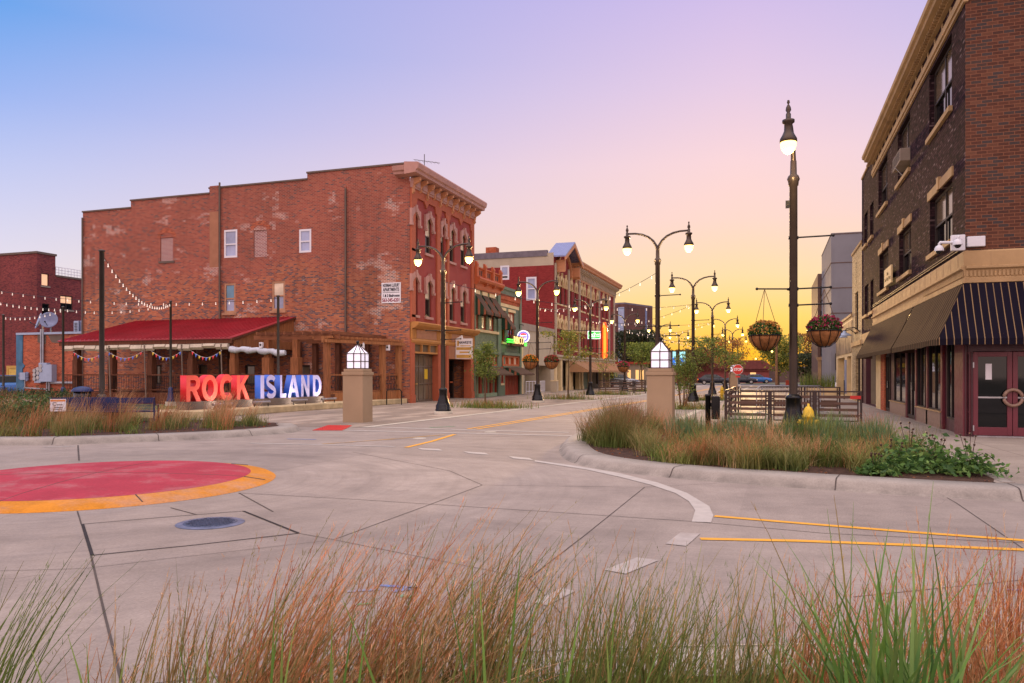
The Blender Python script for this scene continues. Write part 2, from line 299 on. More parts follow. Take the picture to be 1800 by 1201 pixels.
glass('glass'); glass('glass_blind', (150, 158, 190), .15, .6); glass('glass_cream', (214, 196, 170), .2, .6); glass('glass_teal', (84, 132, 160), .12, .6); glass('glass_warm', (104, 88, 70), .1, .7)
def stripes(name, c1, c2, period, frac, axis=None):
    t = NT(name); uv, p = t.walluv(); s = t.node('ShaderNodeSeparateXYZ'); t.l.new(uv, s.inputs[0])
    f = t.math('FRACT', t.math('DIVIDE', s.outputs[0] if axis is None else p.outputs[axis], period)); k = t.math('GREATER_THAN', f, 1-frac)
    col = t.mix(k, lin(*c1), lin(*c2)); col = t.mix(t.rng(t.noise(1.6, 6), .5, .75, 0, .3), col, dk(lin(*c1), 1.7)); t.set(col, .95, None, .04); t.bump(t.noise(9, 4, stretch=(1, 1, .4)), .25, .02); return t.m
stripes('awning_navy', (26, 23, 34), (138, 114, 84), .165, .12); stripes('awning_brown', (36, 27, 28), (92, 69, 60), .3, .22, 1)
stripes('awning_green', (46, 68, 56), (160, 98, 76), .42, .38); stripes('awning_umber', (92, 74, 64), (108, 88, 74), .3, .2, 1); stripes('awning_tan', (168, 130, 98), (136, 104, 82), .3, .3, 1)
emit('bulb_lit', (255, 216, 116), 4.5); emit('festoon_lit', (255, 240, 224), .5); emit('lantern_white', (236, 230, 246), .55); emit('neon_green', (60, 255, 60), 2.6)
emit('neon_cream', (255, 226, 140), .8); emit('neon_orange', (255, 70, 20), 1.3); emit('neon_amber', (255, 170, 60), 1.1); emit('sign_green', (30, 220, 70), .75); emit('sign_lit_white', (238, 236, 255), .9)
emit('screen', (150, 220, 226), .9); emit('screen_blue', (30, 120, 230), 1.0); emit('tail_light', (255, 120, 40), .8); emit('window_lit', (255, 206, 130), .6); emit('sign_violet', (120, 120, 235), .8)
emit('window_glow', (250, 196, 150), .55); emit('lamp_red', (255, 60, 40), 1.0)
def attr_mat(name, rough=.7, trans=.25):
    t = NT(name); a = t.node('ShaderNodeAttribute', attribute_name='Col')
    t.set(a.outputs['Color'], rough); t.b.inputs['Specular IOR Level'].default_value = .25
    tr = t.node('ShaderNodeBsdfTranslucent'); t.l.new(a.outputs['Color'], tr.inputs[0]); mx = t.node('ShaderNodeMixShader'); mx.inputs[0].default_value = trans
    out = t.n['Material Output']; t.l.new(t.b.outputs[0], mx.inputs[1]); t.l.new(tr.outputs[0], mx.inputs[2]); t.l.new(mx.outputs[0], out.inputs[0]); return t.m
attr_mat('plant'); attr_mat('leafage', .6, .35); attr_mat('petal', .6, .3)
# ------------------------------------------------------------------ mesh helpers
class FR:                                   # a facade frame: u along the wall, z up, d outwards
    def __init__(s, o, u, n): s.o, s.u, s.n = Vector((o[0], o[1], 0)), Vector((u[0], u[1], 0)).normalized(), Vector((n[0], n[1], 0)).normalized()
    def p(s, u, z, d=0.0): v = s.o+s.u*u+s.n*d; return (v.x, v.y, z)
class MB:
    def __init__(s): s.v, s.f, s.sm, s.mi, s.g = [], [], [], [], []; s.cur = 0
    def add(s, vs, fs, smooth=False):
        k = len(s.v); s.v += [tuple(v) for v in vs]; s.g.append((vs, fs, smooth))
        for f in fs: s.f.append(tuple(k+i for i in f)); s.sm.append(smooth); s.mi.append(s.cur)
        return s
    def hexa(s, p): return s.add(p, [(0, 3, 2, 1), (4, 5, 6, 7), (0, 1, 5, 4), (1, 2, 6, 5), (2, 3, 7, 6), (3, 0, 4, 7)])
    def box(s, x0, x1, y0, y1, z0, z1): return s.hexa([(x0, y0, z0), (x1, y0, z0), (x1, y1, z0), (x0, y1, z0), (x0, y0, z1), (x1, y0, z1), (x1, y1, z1), (x0, y1, z1)])
    def fbox(s, fr, u0, u1, z0, z1, d0, d1):
        return s.hexa([fr.p(u0, z0, d0), fr.p(u1, z0, d0), fr.p(u1, z0, d1), fr.p(u0, z0, d1), fr.p(u0, z1, d0), fr.p(u1, z1, d0), fr.p(u1, z1, d1), fr.p(u0, z1, d1)])
    def fprism(s, fr, pts, d0, d1):         # polygon in (u, z), thick from d0 to d1
        n = len(pts); a = [fr.p(u, z, d0) for u, z in pts]+[fr.p(u, z, d1) for u, z in pts]
        return s.add(a, [tuple(range(n))[::-1], tuple(range(n, 2*n))]+[(i, (i+1) % n, n+(i+1) % n, n+i) for i in range(n)])
    def fprof(s, fr, prof, u0, u1):         # profile in (d, z) swept along the wall
        n = len(prof); a = [fr.p(u0, z, d) for d, z in prof]+[fr.p(u1, z, d) for d, z in prof]
        return s.add(a, [tuple(range(n))[::-1], tuple(range(n, 2*n))]+[(i, (i+1) % n, n+(i+1) % n, n+i) for i in range(n)])
    def prism(s, pts, z0, z1):
        n = len(pts); a = [(x, y, z0) for x, y in pts]+[(x, y, z1) for x, y in pts]
        return s.add(a, [tuple(range(n))[::-1], tuple(range(n, 2*n))]+[(i, (i+1) % n, n+(i+1) % n, n+i) for i in range(n)])
    def sheet(s, pts, z): return s.add([(x, y, z) for x, y in pts], [tuple(range(len(pts)))])
    def wall(s, fr, u0, u1, z0, z1, holes=(), depth=.2, d=0.0):
        us = sorted({u0, u1, *[h[0] for h in holes], *[h[1] for h in holes]}); zs = sorted({z0, z1, *[h[2] for h in holes], *[h[3] for h in holes]})
        for i in range(len(us)-1):
            for j in range(len(zs)-1):
                um, zm = (us[i]+us[i+1])/2, (zs[j]+zs[j+1])/2
                if um < u0 or um > u1 or zm < z0 or zm > z1 or any(h[0] < um < h[1] and h[2] < zm < h[3] for h in holes): continue
                s.add([fr.p(us[i], zs[j], d), fr.p(us[i+1], zs[j], d), fr.p(us[i+1], zs[j+1], d), fr.p(us[i], zs[j+1], d)], [(0, 1, 2, 3)])
        for a, b, c, e in [h[:4] for h in holes]:
            q = [(a, c), (b, c), (b, e), (a, e)]
            for k in range(4):
                (ua, za), (ub, zb) = q[k], q[(k+1) % 4]
                s.add([fr.p(ua, za, d), fr.p(ub, zb, d), fr.p(ub, zb, d-depth), fr.p(ua, za, d-depth)], [(0, 1, 2, 3)])
        return s
    def tube(s, pts, rad, seg=8, caps=True):
        pts = [Vector(p) for p in pts]; n = len(pts); rad = [rad]*n if isinstance(rad, (int, float)) else rad
        vs, fs = [], []; ref = None
        for i in range(n):
            t = (pts[min(i+1, n-1)]-pts[max(i-1, 0)]).normalized()
            if ref is None: ref = Vector((0, 0, 1)) if abs(t.z) < .9 else Vector((1, 0, 0))
            a = t.cross(ref).normalized(); b = t.cross(a).normalized(); ref = -(t.cross(a)) if False else ref
            for k in range(seg):
                w = 2*math.pi*k/seg; vs.append(pts[i]+(a*math.cos(w)+b*math.sin(w))*rad[i])
        for i in range(n-1):
            for k in range(seg): fs.append((i*seg+k, i*seg+(k+1) % seg, (i+1)*seg+(k+1) % seg, (i+1)*seg+k))
        s.add(vs, fs, True)
        if caps: s.add([vs[k] for k in range(seg)], [tuple(range(seg))]); s.add([vs[(n-1)*seg+k] for k in range(seg)], [tuple(range(seg))])
        return s
    def lathe(s, prof, seg=16, c=(0, 0, 0), sx=1, sy=1, a0=0.0, smooth=True):
        vs, fs = [], []
        for r, z in prof:
            for k in range(seg): w = 2*math.pi*k/seg+a0; vs.append((c[0]+sx*r*math.cos(w), c[1]+sy*r*math.sin(w), c[2]+z))
        n = len(prof)
        for i in range(n-1):
            for k in range(seg): fs.append((i*seg+k, i*seg+(k+1) % seg, (i+1)*seg+(k+1) % seg, (i+1)*seg+k))
        s.add(vs, fs, smooth); s.add(vs[:seg], [tuple(range(seg))]); s.add(vs[-seg:], [tuple(range(seg))]); return s
    def ball(s, c, r, seg=10, rings=6, sz=1.0):
        return s.lathe([(max(r*math.sin(math.pi*i/rings), r*.02), -r*sz*math.cos(math.pi*i/rings)) for i in range(rings+1)], seg, c)
    def build(s, name, mat, parent=None, bevel=0.0, col=None):
        me = bpy.data.meshes.new(name); me.from_pydata(s.v, [], s.f)
        for m in (mat if isinstance(mat, (list, tuple)) else [mat]): me.materials.append(MATS[m])
        me.polygons.foreach_set('use_smooth', s.sm); me.polygons.foreach_set('material_index', s.mi)
        if col is not None:
            at = me.color_attributes.new('Col', 'FLOAT_COLOR', 'POINT'); at.data.foreach_set('color', np.asarray(col, np.float32).ravel())
        me.update()
        bm = bmesh.new(); bm.from_mesh(me); bmesh.ops.recalc_face_normals(bm, faces=bm.faces[:]) if len(s.f) < 30000 else None; bm.to_mesh(me); bm.free()
        o = bpy.data.objects.new(name, me); C.objects.link(o)
        if parent is not None: setpar(o, parent)
        if bevel:
            b = o.modifiers.new('bevel', 'BEVEL'); b.width = bevel; b.segments = 2; b.limit_method = 'ANGLE'
        return o
def each(m, name, mat, parent, bevel=0.0):      # every piece of the bundle as a part of its own
    return [MB().add(*g).build(name, mat, parent, bevel) for g in m.g]
KIDS = {}
def rootm(o):
    m = Matrix.Translation(o.location)@o.rotation_euler.to_matrix().to_4x4()
    return rootm(o.parent)@o.matrix_parent_inverse@m if o.parent else m
def setpar(o, p):
    o.parent = p; o.matrix_parent_inverse = rootm(p).inverted(); KIDS.setdefault(p.name, []).append(o)
def tag(o, label, cat, group=None, kind=None):
    if label: o['label'] = label
    if cat: o['category'] = cat
    if group: o['group'] = group
    if kind: o['kind'] = kind
    return o
def thing(name, label, cat, loc=(0, 0, 0), group=None):
    o = bpy.data.objects.new(name, None); C.objects.link(o); o.location = loc; o.empty_display_size = .2
    return tag(o, label, cat, group)
def struct(o): o['kind'] = 'structure'; return o
def dup(o, loc=None, rz=0.0, label=None, parent=None, scale=None):
    c = o.copy(); C.objects.link(c)
    if parent is not None: c.parent = parent; KIDS.setdefault(parent.name, []).append(c)
    if loc is not None: c.location = loc; c.rotation_euler = (0, 0, rz)
    if scale: c.scale = scale
    if label: c['label'] = label
    for ch in KIDS.get(o.name, []): dup(ch, parent=c)
    return c
def text(body, size, mat, fr_o, ux, uz, parent=None, name='lettering', width=None, align='CENTER', bold=0.0, ext=.004, shear=0.0):
    cu = bpy.data.curves.new(name, 'FONT'); cu.body = body; cu.size = size; cu.align_x = align; cu.align_y = 'CENTER'; cu.extrude = ext; cu.offset = bold; cu.shear = shear; cu.resolution_u = 3
    to = bpy.data.objects.new('t', cu); C.objects.link(to); bpy.context.view_layer.update()
    me = bpy.data.meshes.new_from_object(to.evaluated_get(bpy.context.evaluated_depsgraph_get())); bpy.data.objects.remove(to)
    xs = [v.co.x for v in me.vertices]; k = (width/(max(xs)-min(xs))) if width and xs else 1.0
    ux, uz = Vector(ux).normalized(), Vector(uz).normalized(); n = ux.cross(uz); o3 = Vector(fr_o)
    for v in me.vertices: v.co = o3+ux*(v.co.x*k)+uz*v.co.y+n*(v.co.z)
    me.name = name; me.materials.clear(); me.materials.append(MATS[mat]); o = bpy.data.objects.new(name, me); C.objects.link(o)
    if parent is not None: setpar(o, parent)
    return o
def basis(px): a, b = dirp(px); return a, b
# ------------------------------------------------------------------ plants
def blades(name, base, h, lean, width, cols_lo, cols_hi, segs=4, curl=.25, parent=None, wind=(0, 0), heads=0, droop=0.0, mat='plant', hw_=.0018):
    """base Nx3, h N, lean N (m of tip offset), many thin curved leaves as one mesh"""
    n = len(base); base = np.asarray(base, float); az = rng.uniform(0, 2*np.pi, n); dirv = np.stack([np.cos(az), np.sin(az)], 1)*np.asarray(lean)[:, None]+np.asarray(wind)*np.asarray(h)[:, None]
    face = az+np.pi/2+rng.normal(0, .5, n); fv = np.stack([np.cos(face), np.sin(face)], 1)
    ts = np.linspace(0, 1, segs+1); V = np.zeros((n, segs+1, 2, 3)); Cc = np.zeros((n, segs+1, 2, 4)); lo, hi = np.asarray(cols_lo), np.asarray(cols_hi)
    for i, t in enumerate(ts):
        c = base.copy(); c[:, :2] += dirv*(t**1.7)[..., None] if np.ndim(t) else dirv*(t**1.7); c[:, 2] += h*(t-droop*t**3)
        w = width*(1-t**1.5)*.5+.0006
        V[:, i, 0] = c; V[:, i, 1] = c; V[:, i, 0, :2] += fv*np.asarray(w).reshape(-1, 1); V[:, i, 1, :2] -= fv*np.asarray(w).reshape(-1, 1)
        Cc[:, i, :, :3] = (lo*(1-t)+hi*t)[:, None, :]; Cc[..., 3] = 1
    k = (segs+1)*2; vid = np.arange(n)[:, None]*k; faces = []
    for i in range(segs): faces.append(np.concatenate([vid+2*i, vid+2*i+1, vid+2*i+3, vid+2*i+2], 1))
    F4 = np.concatenate(faces, 0); VV = V.reshape(-1, 3); CC = Cc.reshape(-1, 4)
    if heads:                              # little side spikelets along the upper third of the stem
        tt = rng.uniform(.55, .98, (n, heads)); q = base[:, None, :]+np.concatenate([dirv[:, None, :]*(tt**1.7)[..., None], (h[:, None]*(tt-droop*tt**3))[..., None]], 2)
        q = q.reshape(-1, 3); m = len(q); d = rng.normal(0, 1, (m, 3)); d[:, 2] = np.abs(d[:, 2])+1.8; d[:, :2] += 1.2*np.asarray(wind); d /= np.linalg.norm(d, axis=1)[:, None]; L = rng.uniform(.012, .034, m)[:, None]
        sd = np.cross(d, rng.normal(0, 1, (m, 3))); sd /= np.linalg.norm(sd, axis=1)[:, None]
        tri = np.stack([q-sd*hw_, q+sd*hw_, q+d*L], 1).reshape(-1, 3); hc = np.repeat(np.repeat(hi, heads, 0), 3, 0)*rng.uniform(.9, 1.5, (m, 1)).repeat(3, 0)
        off = len(VV); VV = np.concatenate([VV, tri]); CC = np.concatenate([CC, np.concatenate([np.clip(hc, 0, 1), np.ones((len(hc), 1))], 1)])
        T3 = off+np.arange(m*3).reshape(-1, 3)
    me = bpy.data.meshes.new(name)
    nf = len(F4)+(len(T3) if heads else 0); loops = np.concatenate([F4.ravel()]+([T3.ravel()] if heads else [])); st = np.concatenate([np.arange(len(F4))*4]+([len(F4)*4+np.arange(len(T3))*3] if heads else []))
    me.vertices.add(len(VV)); me.vertices.foreach_set('co', VV.astype(np.float32).ravel()); me.loops.add(len(loops)); me.loops.foreach_set('vertex_index', loops.astype(np.int32))
    me.polygons.add(nf); me.polygons.foreach_set('loop_start', st.astype(np.int32)); me.update(calc_edges=True); me.validate()
    at = me.color_attributes.new('Col', 'FLOAT_COLOR', 'POINT'); at.data.foreach_set('color', CC.astype(np.float32).ravel())
    me.materials.append(MATS[mat]); o = bpy.data.objects.new(name, me); C.objects.link(o)
    if parent is not None: setpar(o, parent)
    return o
def pick(n, pal, jit=.18):
    pal = np.array([lin(*c)[:3] for c in pal]); i = rng.integers(0, len(pal), n); return np.clip(pal[i]*rng.uniform(1-jit, 1+jit, (n, 1)), 0, 1)
def pickc(nc, per, pal, jit=.16, mixin=.25):      # one colour per clump with some strays
    c = np.repeat(pick(nc, pal, .1), per, 0); o = pick(nc*per, pal, jit); k = rng.uniform(0, 1, (nc*per, 1)) < mixin
    return np.clip(np.where(k, o, c)*rng.uniform(1-jit, 1+jit, (nc*per, 1)), 0, 1)
def leaves(name, pts, size, pal, parent=None, mat='leafage', aspect=.55, flat=.0, jit=.25):
    """pts Nx3: one folded leaf (two quads) at each point"""
    pts = np.asarray(pts, float); n = len(pts); a = rng.normal(0, 1, (n, 3)); a[:, 2] *= (1-flat); a /= np.linalg.norm(a, axis=1)[:, None]
    b = np.cross(a, rng.normal(0, 1, (n, 3))); b /= np.linalg.norm(b, axis=1)[:, None]; s = size*rng.uniform(.6, 1.25, (n, 1))
    c = np.cross(a, b)*s*.12
    v = np.stack([pts-a*s*.5, pts-b*s*aspect*.5+c, pts+a*s*.5, pts+b*s*aspect*.5+c], 1).reshape(-1, 3)
    col = np.repeat(pick(n, pal, jit), 4, 0); f = np.arange(n*4).reshape(-1, 4)
    me = bpy.data.meshes.new(name); me.vertices.add(n*4); me.vertices.foreach_set('co', v.astype(np.float32).ravel()); me.loops.add(n*4); me.loops.foreach_set('vertex_index', f.astype(np.int32).ravel())
    me.polygons.add(n); me.polygons.foreach_set('loop_start', (np.arange(n)*4).astype(np.int32)); me.update(calc_edges=True)
    at = me.color_attributes.new('Col', 'FLOAT_COLOR', 'POINT'); at.data.foreach_set('color', np.concatenate([col, np.ones((n*4, 1))], 1).astype(np.float32).ravel())
    me.materials.append(MATS[mat]); o = bpy.data.objects.new(name, me); C.objects.link(o)
    if parent is not None: setpar(o, parent)
    return o
def limbs(mb, base, h, r, n=7, spread=.9, first=.3, rz=None, seg=6, tips=None, wig=.06):
    """tapered trunk with branches; collects branch points for leaves"""
    p = Vector(base); pts = [p.copy()]; R = rz or rnd
    for i in range(1, 6): pts.append(p+Vector((R.uniform(-wig, wig)*i*.4, R.uniform(-wig, wig)*i*.4, h*i/5)))
    mb.tube(pts, [r*(1-.14*i) for i in range(6)], seg)
    for i in range(n):
        t = first+(1-first)*(i+.5)/n; k = min(int(t*5), 4); s = pts[k].lerp(pts[k+1], t*5-k); az = i*2.4+R.uniform(-.5, .5); L = h*spread*.5*(1.1-.75*abs(t-.5))*R.uniform(.7, 1.2)
        e = s+Vector((math.cos(az)*L*.75, math.sin(az)*L*.75, L*R.uniform(.5, .95))); m = s.lerp(e, .5)+Vector((0, 0, L*.08))
        mb.tube([s, m, e], [r*.42*(1-.5*t), r*.28*(1-.5*t), r*.08], 5)
        tips += [m, e]+[s.lerp(e, q) for q in (.35, .7, .85)]
        for j in range(2):
            az2 = az+R.uniform(-1.1, 1.1); e2 = m+Vector((math.cos(az2)*L*.5, math.sin(az2)*L*.5, L*R.uniform(.1, .5))); mb.tube([m, e2], [r*.18, r*.05], 4); tips += [e2, m.lerp(e2, .6)]
    return tips
def cloud(centers, n, sd, sq=.8):
    c = np.array([tuple(x) for x in centers]); i = rng.integers(0, len(c), n); o = rng.normal(0, sd, (n, 3)); o[:, 2] *= sq; return c[i]+o
# ------------------------------------------------------------------ ground, road, paving, markings
def flat(name, pts, z, mat): return struct(MB().sheet(pts, z).build(name, mat))
flat('ground', [(-900, -300), (900, -300), (900, 1500), (-900, 1500)], -.012, 'verge')
flat('road', [(-80, -20), (80, -20), (80, 22), (-4, 22), (-4, 170), (-15, 170), (-15, 24), (-80, 24)], 0.0, 'road_concrete')
flat('cross_road', [(-200, 112), (200, 112), (200, 124), (-200, 124)], .004, 'asphalt')
EDGE = [(-11.45, 20.2), (-9.25, 57), (-8.6, 90), (-8.4, 111)]
flat('plaza_paving', EDGE+[(-60, 111), (-60, 19.6), (-31, 19.4), (-17, 19.0)], .004, 'paving')
m = MB(); m.add([(2.9, 11.62, .128), (16, 12.2, .128), (16, 20.2, .004), (2.6, 20.2, .004), (-4.4, 20.2, .004), (-4.4, 111, .004), (16, 111, .004)], [(0, 1, 2, 3), (3, 2, 6, 5, 4)]); struct(m.build('pavement', 'walk'))
def ribbon(pts, w, z, mb=None):
    mb = mb or MB(); n = len(pts); L, R = [], []
    for i in range(n):
        a, b = Vector(pts[max(i-1, 0)]), Vector(pts[min(i+1, n-1)]); t = (b-a).normalized(); q = Vector((-t.y, t.x))*w/2; p = Vector(pts[i]); L.append(p+q); R.append(p-q)
    k = [(v.x, v.y, z) for v in L]+[(v.x, v.y, z) for v in R]
    mb.add(k, [(i, i+1, n+i+1, n+i) for i in range(n-1)]); return mb
def gp(*px): return [G(*p) for p in px]
# slab joints
jm = MB()
for pts, w in [(gp((136, 899), (143, 922)), .015), (gp((160, 977), (185, 1085), (214, 1201)), .016), (gp((-60, 1006), (150, 1000), (300, 982), (575, 951)), .007),
               (gp((525, 938), (590, 950), (760, 984), (930, 1017), (985, 1078)), .009), (gp((930, 1017), (1030, 940), (1133, 857)), .011), (gp((590, 948), (735, 895), (848, 853), (790, 828)), .01),
               (gp((420, 867), (620, 878), (900, 896), (1216, 917), (1450, 938), (1800, 955)), .012), (gp((848, 853), (1130, 857), (1260, 850)), .008), (gp((1655, 870), (1680, 884), (1800, 966), (1850, 1003)), .011),
               (gp((137, 783), (139, 810)), .03), (gp((300, 893), (345, 905)), .02), (gp((1011, 769), (700, 766), (480, 763)), .012), (gp((480, 900), (420, 867)), .02),
               (gp((620, 795), (750, 820), (790, 828)), .01), (gp((1800, 1020), (1500, 1050)), .01)]: ribbon(pts, w, .004, jm)
struct(jm.build('road_joints', 'joint'))
tm = MB()
for pts, w in [(gp((145, 922), (162, 977)), .03), (gp((160, 977), (340, 959), (525, 938)), .02), (gp((525, 938), (428, 899)), .03), (gp((428, 899), (285, 910), (145, 922)), .016)]: ribbon(pts, w, .005, tm)
struct(tm.build('road_patch_joint', 'tar'))
wm = MB()
outer = gp((940, 809.5), (1022, 821), (1091, 833), (1156, 849), (1207, 867), (1247, 891), (1254, 907), (1250, 919.5)); inner = gp((940, 812), (1033, 826.5), (1087, 838.5), (1144, 853), (1187, 867.5), (1211, 882), (1222, 898), (1216, 918))
wm.add([(*p, .006) for p in outer+inner], [(i, i+1, 9+i, 8+i) for i in range(7)])
for q in [((733, 788), (771, 789.6), (779, 793), (742, 791.2)), ((814, 794), (852, 796.5), (860, 800), (824, 797.4)), ((894, 802.5), (930, 805.6), (938, 809.6), (903, 806.6)),
          ]: wm.sheet(gp(*q), .006)
struct(wm.build('yield_line', 'white_paint'))
wm = MB()
for q in [((1170, 957), (1196, 937), (1231, 939), (1206, 961)), ((1062, 1003), (1120, 981), (1158, 986), (1100, 1010)), ((936, 1060), (985, 1035), (1012, 1040), (962, 1066))]: wm.sheet(gp(*q), .006)
struct(wm.build('worn_yield_line', 'pale_paint'))
wm = MB(); ribbon(gp((600, 756.5), (800, 761.5), (1008, 766.5)), .2, .006, wm); ribbon(gp((655, 751), (850, 757), (1000, 760.5)), .2, .006, wm); ribbon(gp((440, 779.5), (560, 782), (694, 785.5)), .13, .006, wm); ribbon(gp((75, 786.5), (132, 785)), .1, .006, wm)
struct(wm.build('crosswalk_line', 'white_paint'))
struct(ribbon(EDGE, .28, .009).build('flush_kerb', 'pale_concrete'))
struct(ribbon([(-3.1, 23), (-2.95, 36), (-2.6, 60), (-2.4, 110)], .25, .009).build('flush_kerb_walk', 'pale_concrete'))
struct(ribbon([(-4.5, 20), (-4.5, 111)], .22, .009).build('flush_kerb_road', 'pale_concrete'))
wm = MB()
for dx in (-.14, .14): ribbon([(-8.16+dx, 20.6), (-6.98+dx, 44.4), (-6.2+dx, 75), (-6.0+dx, 108)], .11, .006, wm)
struct(wm.build('centre_line', 'yellow_paint'))
wm = MB(); ribbon(gp((567, 781), (680, 773), (782, 764.5)), .09, .006, wm); struct(wm.build('faded_lane_line', 'worn_yellow'))
wm = MB(); ribbon(gp((714, 787), (760, 776), (799, 764)), .12, .006, wm); ribbon(gp((1256, 908), (1400, 920), (1600, 936), (1830, 953)), .10, .006, wm); ribbon(gp((1231, 948), (1400, 951.5), (1600, 959), (1840, 969)), .10, .006, wm)
struct(wm.build('lane_line', 'yellow_paint'))
wm = MB(); ribbon(gp((610, 1041), (668, 1037)), .05, .006, wm); ribbon(gp((668, 1030), (735, 1035)), .05, .006, wm); ribbon(gp((690, 1041), (738, 1033)), .06, .006, wm); ribbon(gp((1770, 1038), (1860, 1040)), .03, .006, wm); ribbon(gp((505, 772), (555, 773)), .12, .006, wm)
struct(wm.build('utility_marking', 'blue_marks'))
wm = MB(); ribbon(gp((700, 1048), (722, 1051)), .05, .006, wm); ribbon(gp((628, 1064), (652, 1062)), .03, .006, wm); ribbon(gp((755, 752), (800, 750)), .08, .006, wm); struct(wm.build('survey_marking', 'green_marks'))
# raised red apron of the mini roundabout
RC, RR = (-9.35, 8.72), 2.5
ap = thing('roundabout_island', 'low domed red concrete island with a yellow rim in the middle of the junction', 'traffic island', (*RC, 0))
m = MB(); m.lathe([(RR, .002), (RR-.06, .035), (RR-.37, .085)], 96, (*RC, 0)); setpar(m.build('rim', 'apron_yellow'), ap)
jr = MB()
for an, r0, r1 in [(-.55, RR-.37, RR), (.35, RR-.37, RR), (-1.25, RR-.37, RR), (-1.9, RR-.37, RR), (1.2, RR-.37, RR)]: c_, s_ = math.cos(an), math.sin(an); jr.tube([(RC[0]+r0*c_, RC[1]+r0*s_, .085), (RC[0]+(r1-.06)*c_, RC[1]+(r1-.06)*s_, .036)], .009, 4)
for an in (-1.25, .35): c_, s_ = math.cos(an), math.sin(an); jr.tube([(RC[0]+r*c_, RC[1]+r*s_, z_) for r, z_ in ((RR-.38, .084), (RR-.8, .113), (RR-1.6, .138), (0, .148), (-RR+1.6, .138), (-RR+.8, .113))], .006, 4)
setpar(jr.build('joint', 'joint'), ap)
m = MB(); m.lathe([(RR-.37, .086), (RR-.8, .115), (RR-1.6, .14), (.01, .15)], 96, (*RC, 0)); setpar(m.build('dome', 'apron_red'), ap)
mx, my = G(370, 920); mh = thing('manhole_cover', 'round dark iron manhole cover set in the concrete patch', 'manhole cover', (mx, my, 0))
m = MB(); m.lathe([(.35, .004), (.335, .008), (.285, .010)], 40, (mx, my, 0)); setpar(m.build('rim', 'iron_rim'), mh)
m = MB(); m.lathe([(.28, .006), (.272, .013), (.01, .013)], 40, (mx, my, 0))
for i in range(-5, 6):
    for j in range(-5, 6):
        if i*i+j*j < 27: m.box(mx+i*.046-.012, mx+i*.046+.012, my+j*.046-.012, my+j*.046+.012, .012, .018)
setpar(m.build('lid', 'iron'), mh)
for i, (px, py) in enumerate([(862, 760), (738, 771)]):
    x, y = G(px, py); m = MB(); m.lathe([(.17, .004), (.16, .012), (.01, .012)], 20, (x, y, 0)); tag(m.build('valve_cover', 'pale_concrete'), ['small round valve cover in the road nearer the right grass bed', 'small round pale valve cover in the road beside the short yellow line'][i], 'valve cover', 'valve covers in the junction')
q = gp((549, 757), (577, 748), (619, 748.5), (602, 757)); m = MB(); m.prism(q, .004, .012)
for i in range(14):
    for j in range(8):
        a = Vector(q[0]).lerp(Vector(q[3]), (i+.5)/14); b = Vector(q[1]).lerp(Vector(q[2]), (i+.5)/14); c = a.lerp(b, (j+.5)/8); m.box(c.x-.015, c.x+.015, c.y-.015, c.y+.015, .011, .017)
tag(m.build('tactile_pad', 'stop_red'), 'red studded tactile paving pad at the kerb ramp before the left pillar', 'tactile pad')
# kerbs of the planting beds
KP = [(0, 0), (.05, .03), (.11, .115), (.17, .145), (.24, .15), (.60, .15), (.60, .02)]
def offs(path, d):
    out = []
    for i, p in enumerate(path):
        a, b = Vector(path[max(i-1, 0)]), Vector(path[min(i+1, len(path)-1)]); t = (b-a).normalized(); out.append((p[0]-t.y*d, p[1]+t.x*d))
    return out
def smooth(path, k=3):
    for _ in range(k):
        q = [path[0]]
        for a, b in zip(path[:-1], path[1:]): q += [(a[0]*.75+b[0]*.25, a[1]*.75+b[1]*.25), (a[0]*.25+b[0]*.75, a[1]*.25+b[1]*.75)]
        path = q+[path[-1]]
    return path
def kerb(path, prof=KP):
    m = MB(); n = len(path); rows = [[(*p, z) for p in offs(path, d)] for d, z in prof]; k = len(prof)
    m.add([v for r in rows for v in r], [(j*n+i, j*n+i+1, (j+1)*n+i+1, (j+1)*n+i) for j in range(k-1) for i in range(n-1)], True)
    m.add([r[0] for r in rows], [tuple(range(k))]); m.add([r[-1] for r in rows], [tuple(range(k))]); return m
KR = smooth([(-2.6, 20.6), (-3.9, 20.5), (-4.6, 19.4), (-4.68, 18.1), (-4.45, 16.5), (-4.05, 14.95), (-3.5, 13.5), (-2.65, 12.5), (-.95, 11.7), (.55, 11.42), (2.05, 11.15), (3.1, 11.1), (6, 11.4), (14, 12.3)])
struct(kerb(KR).build('kerb_right', 'kerb_concrete'))
KL = smooth([(-13.2, 19.4), (-12.3, 18.4), (-12.3, 17.2), (-12.9, 15.6), (-13.9, 14.3), (-15, 13.15), (-16.5, 12.45), (-20, 11.6), (-27, 11.0)][::-1])
struct(kerb(KL).build('kerb_left', 'kerb_concrete'))
KF = smooth([(3.2, 5.4), (1.6, 5.1), (.14, 4.62), (-1.6, 3.9), (-2.95, 3.0), (-3.9, 2.2), (-6, .3)])
struct(kerb(KF[::1], KP[:-1]).build('kerb_near', 'kerb_concrete'))
m = MB(); ribbon([(p[0], p[1]) for p in offs(KF, .22)], .012, .1545, m); struct(m.build('kerb_near_joint', 'joint'))
jm = MB()
for K in (KR, KL):
    L = 0
    for a, b in zip(K[:-1], K[1:]):
        L += (Vector(b)-Vector(a)).length
        if L > 2.2:
            L = 0; t = (Vector(b)-Vector(a)).normalized(); n = Vector((-t.y, t.x)); p = Vector(a); pr = [(.0, .006), (.05, .034), (.11, .119), (.17, .149), (.24, .154), (.59, .154)]
            vs = []
            for d, z in pr: vs += [(*(p+n*d-t*.009), z), (*(p+n*d+t*.009), z)]
            jm.add(vs, [(2*i, 2*i+1, 2*i+3, 2*i+2) for i in range(5)])
struct(jm.build('kerb_joints', 'joint'))
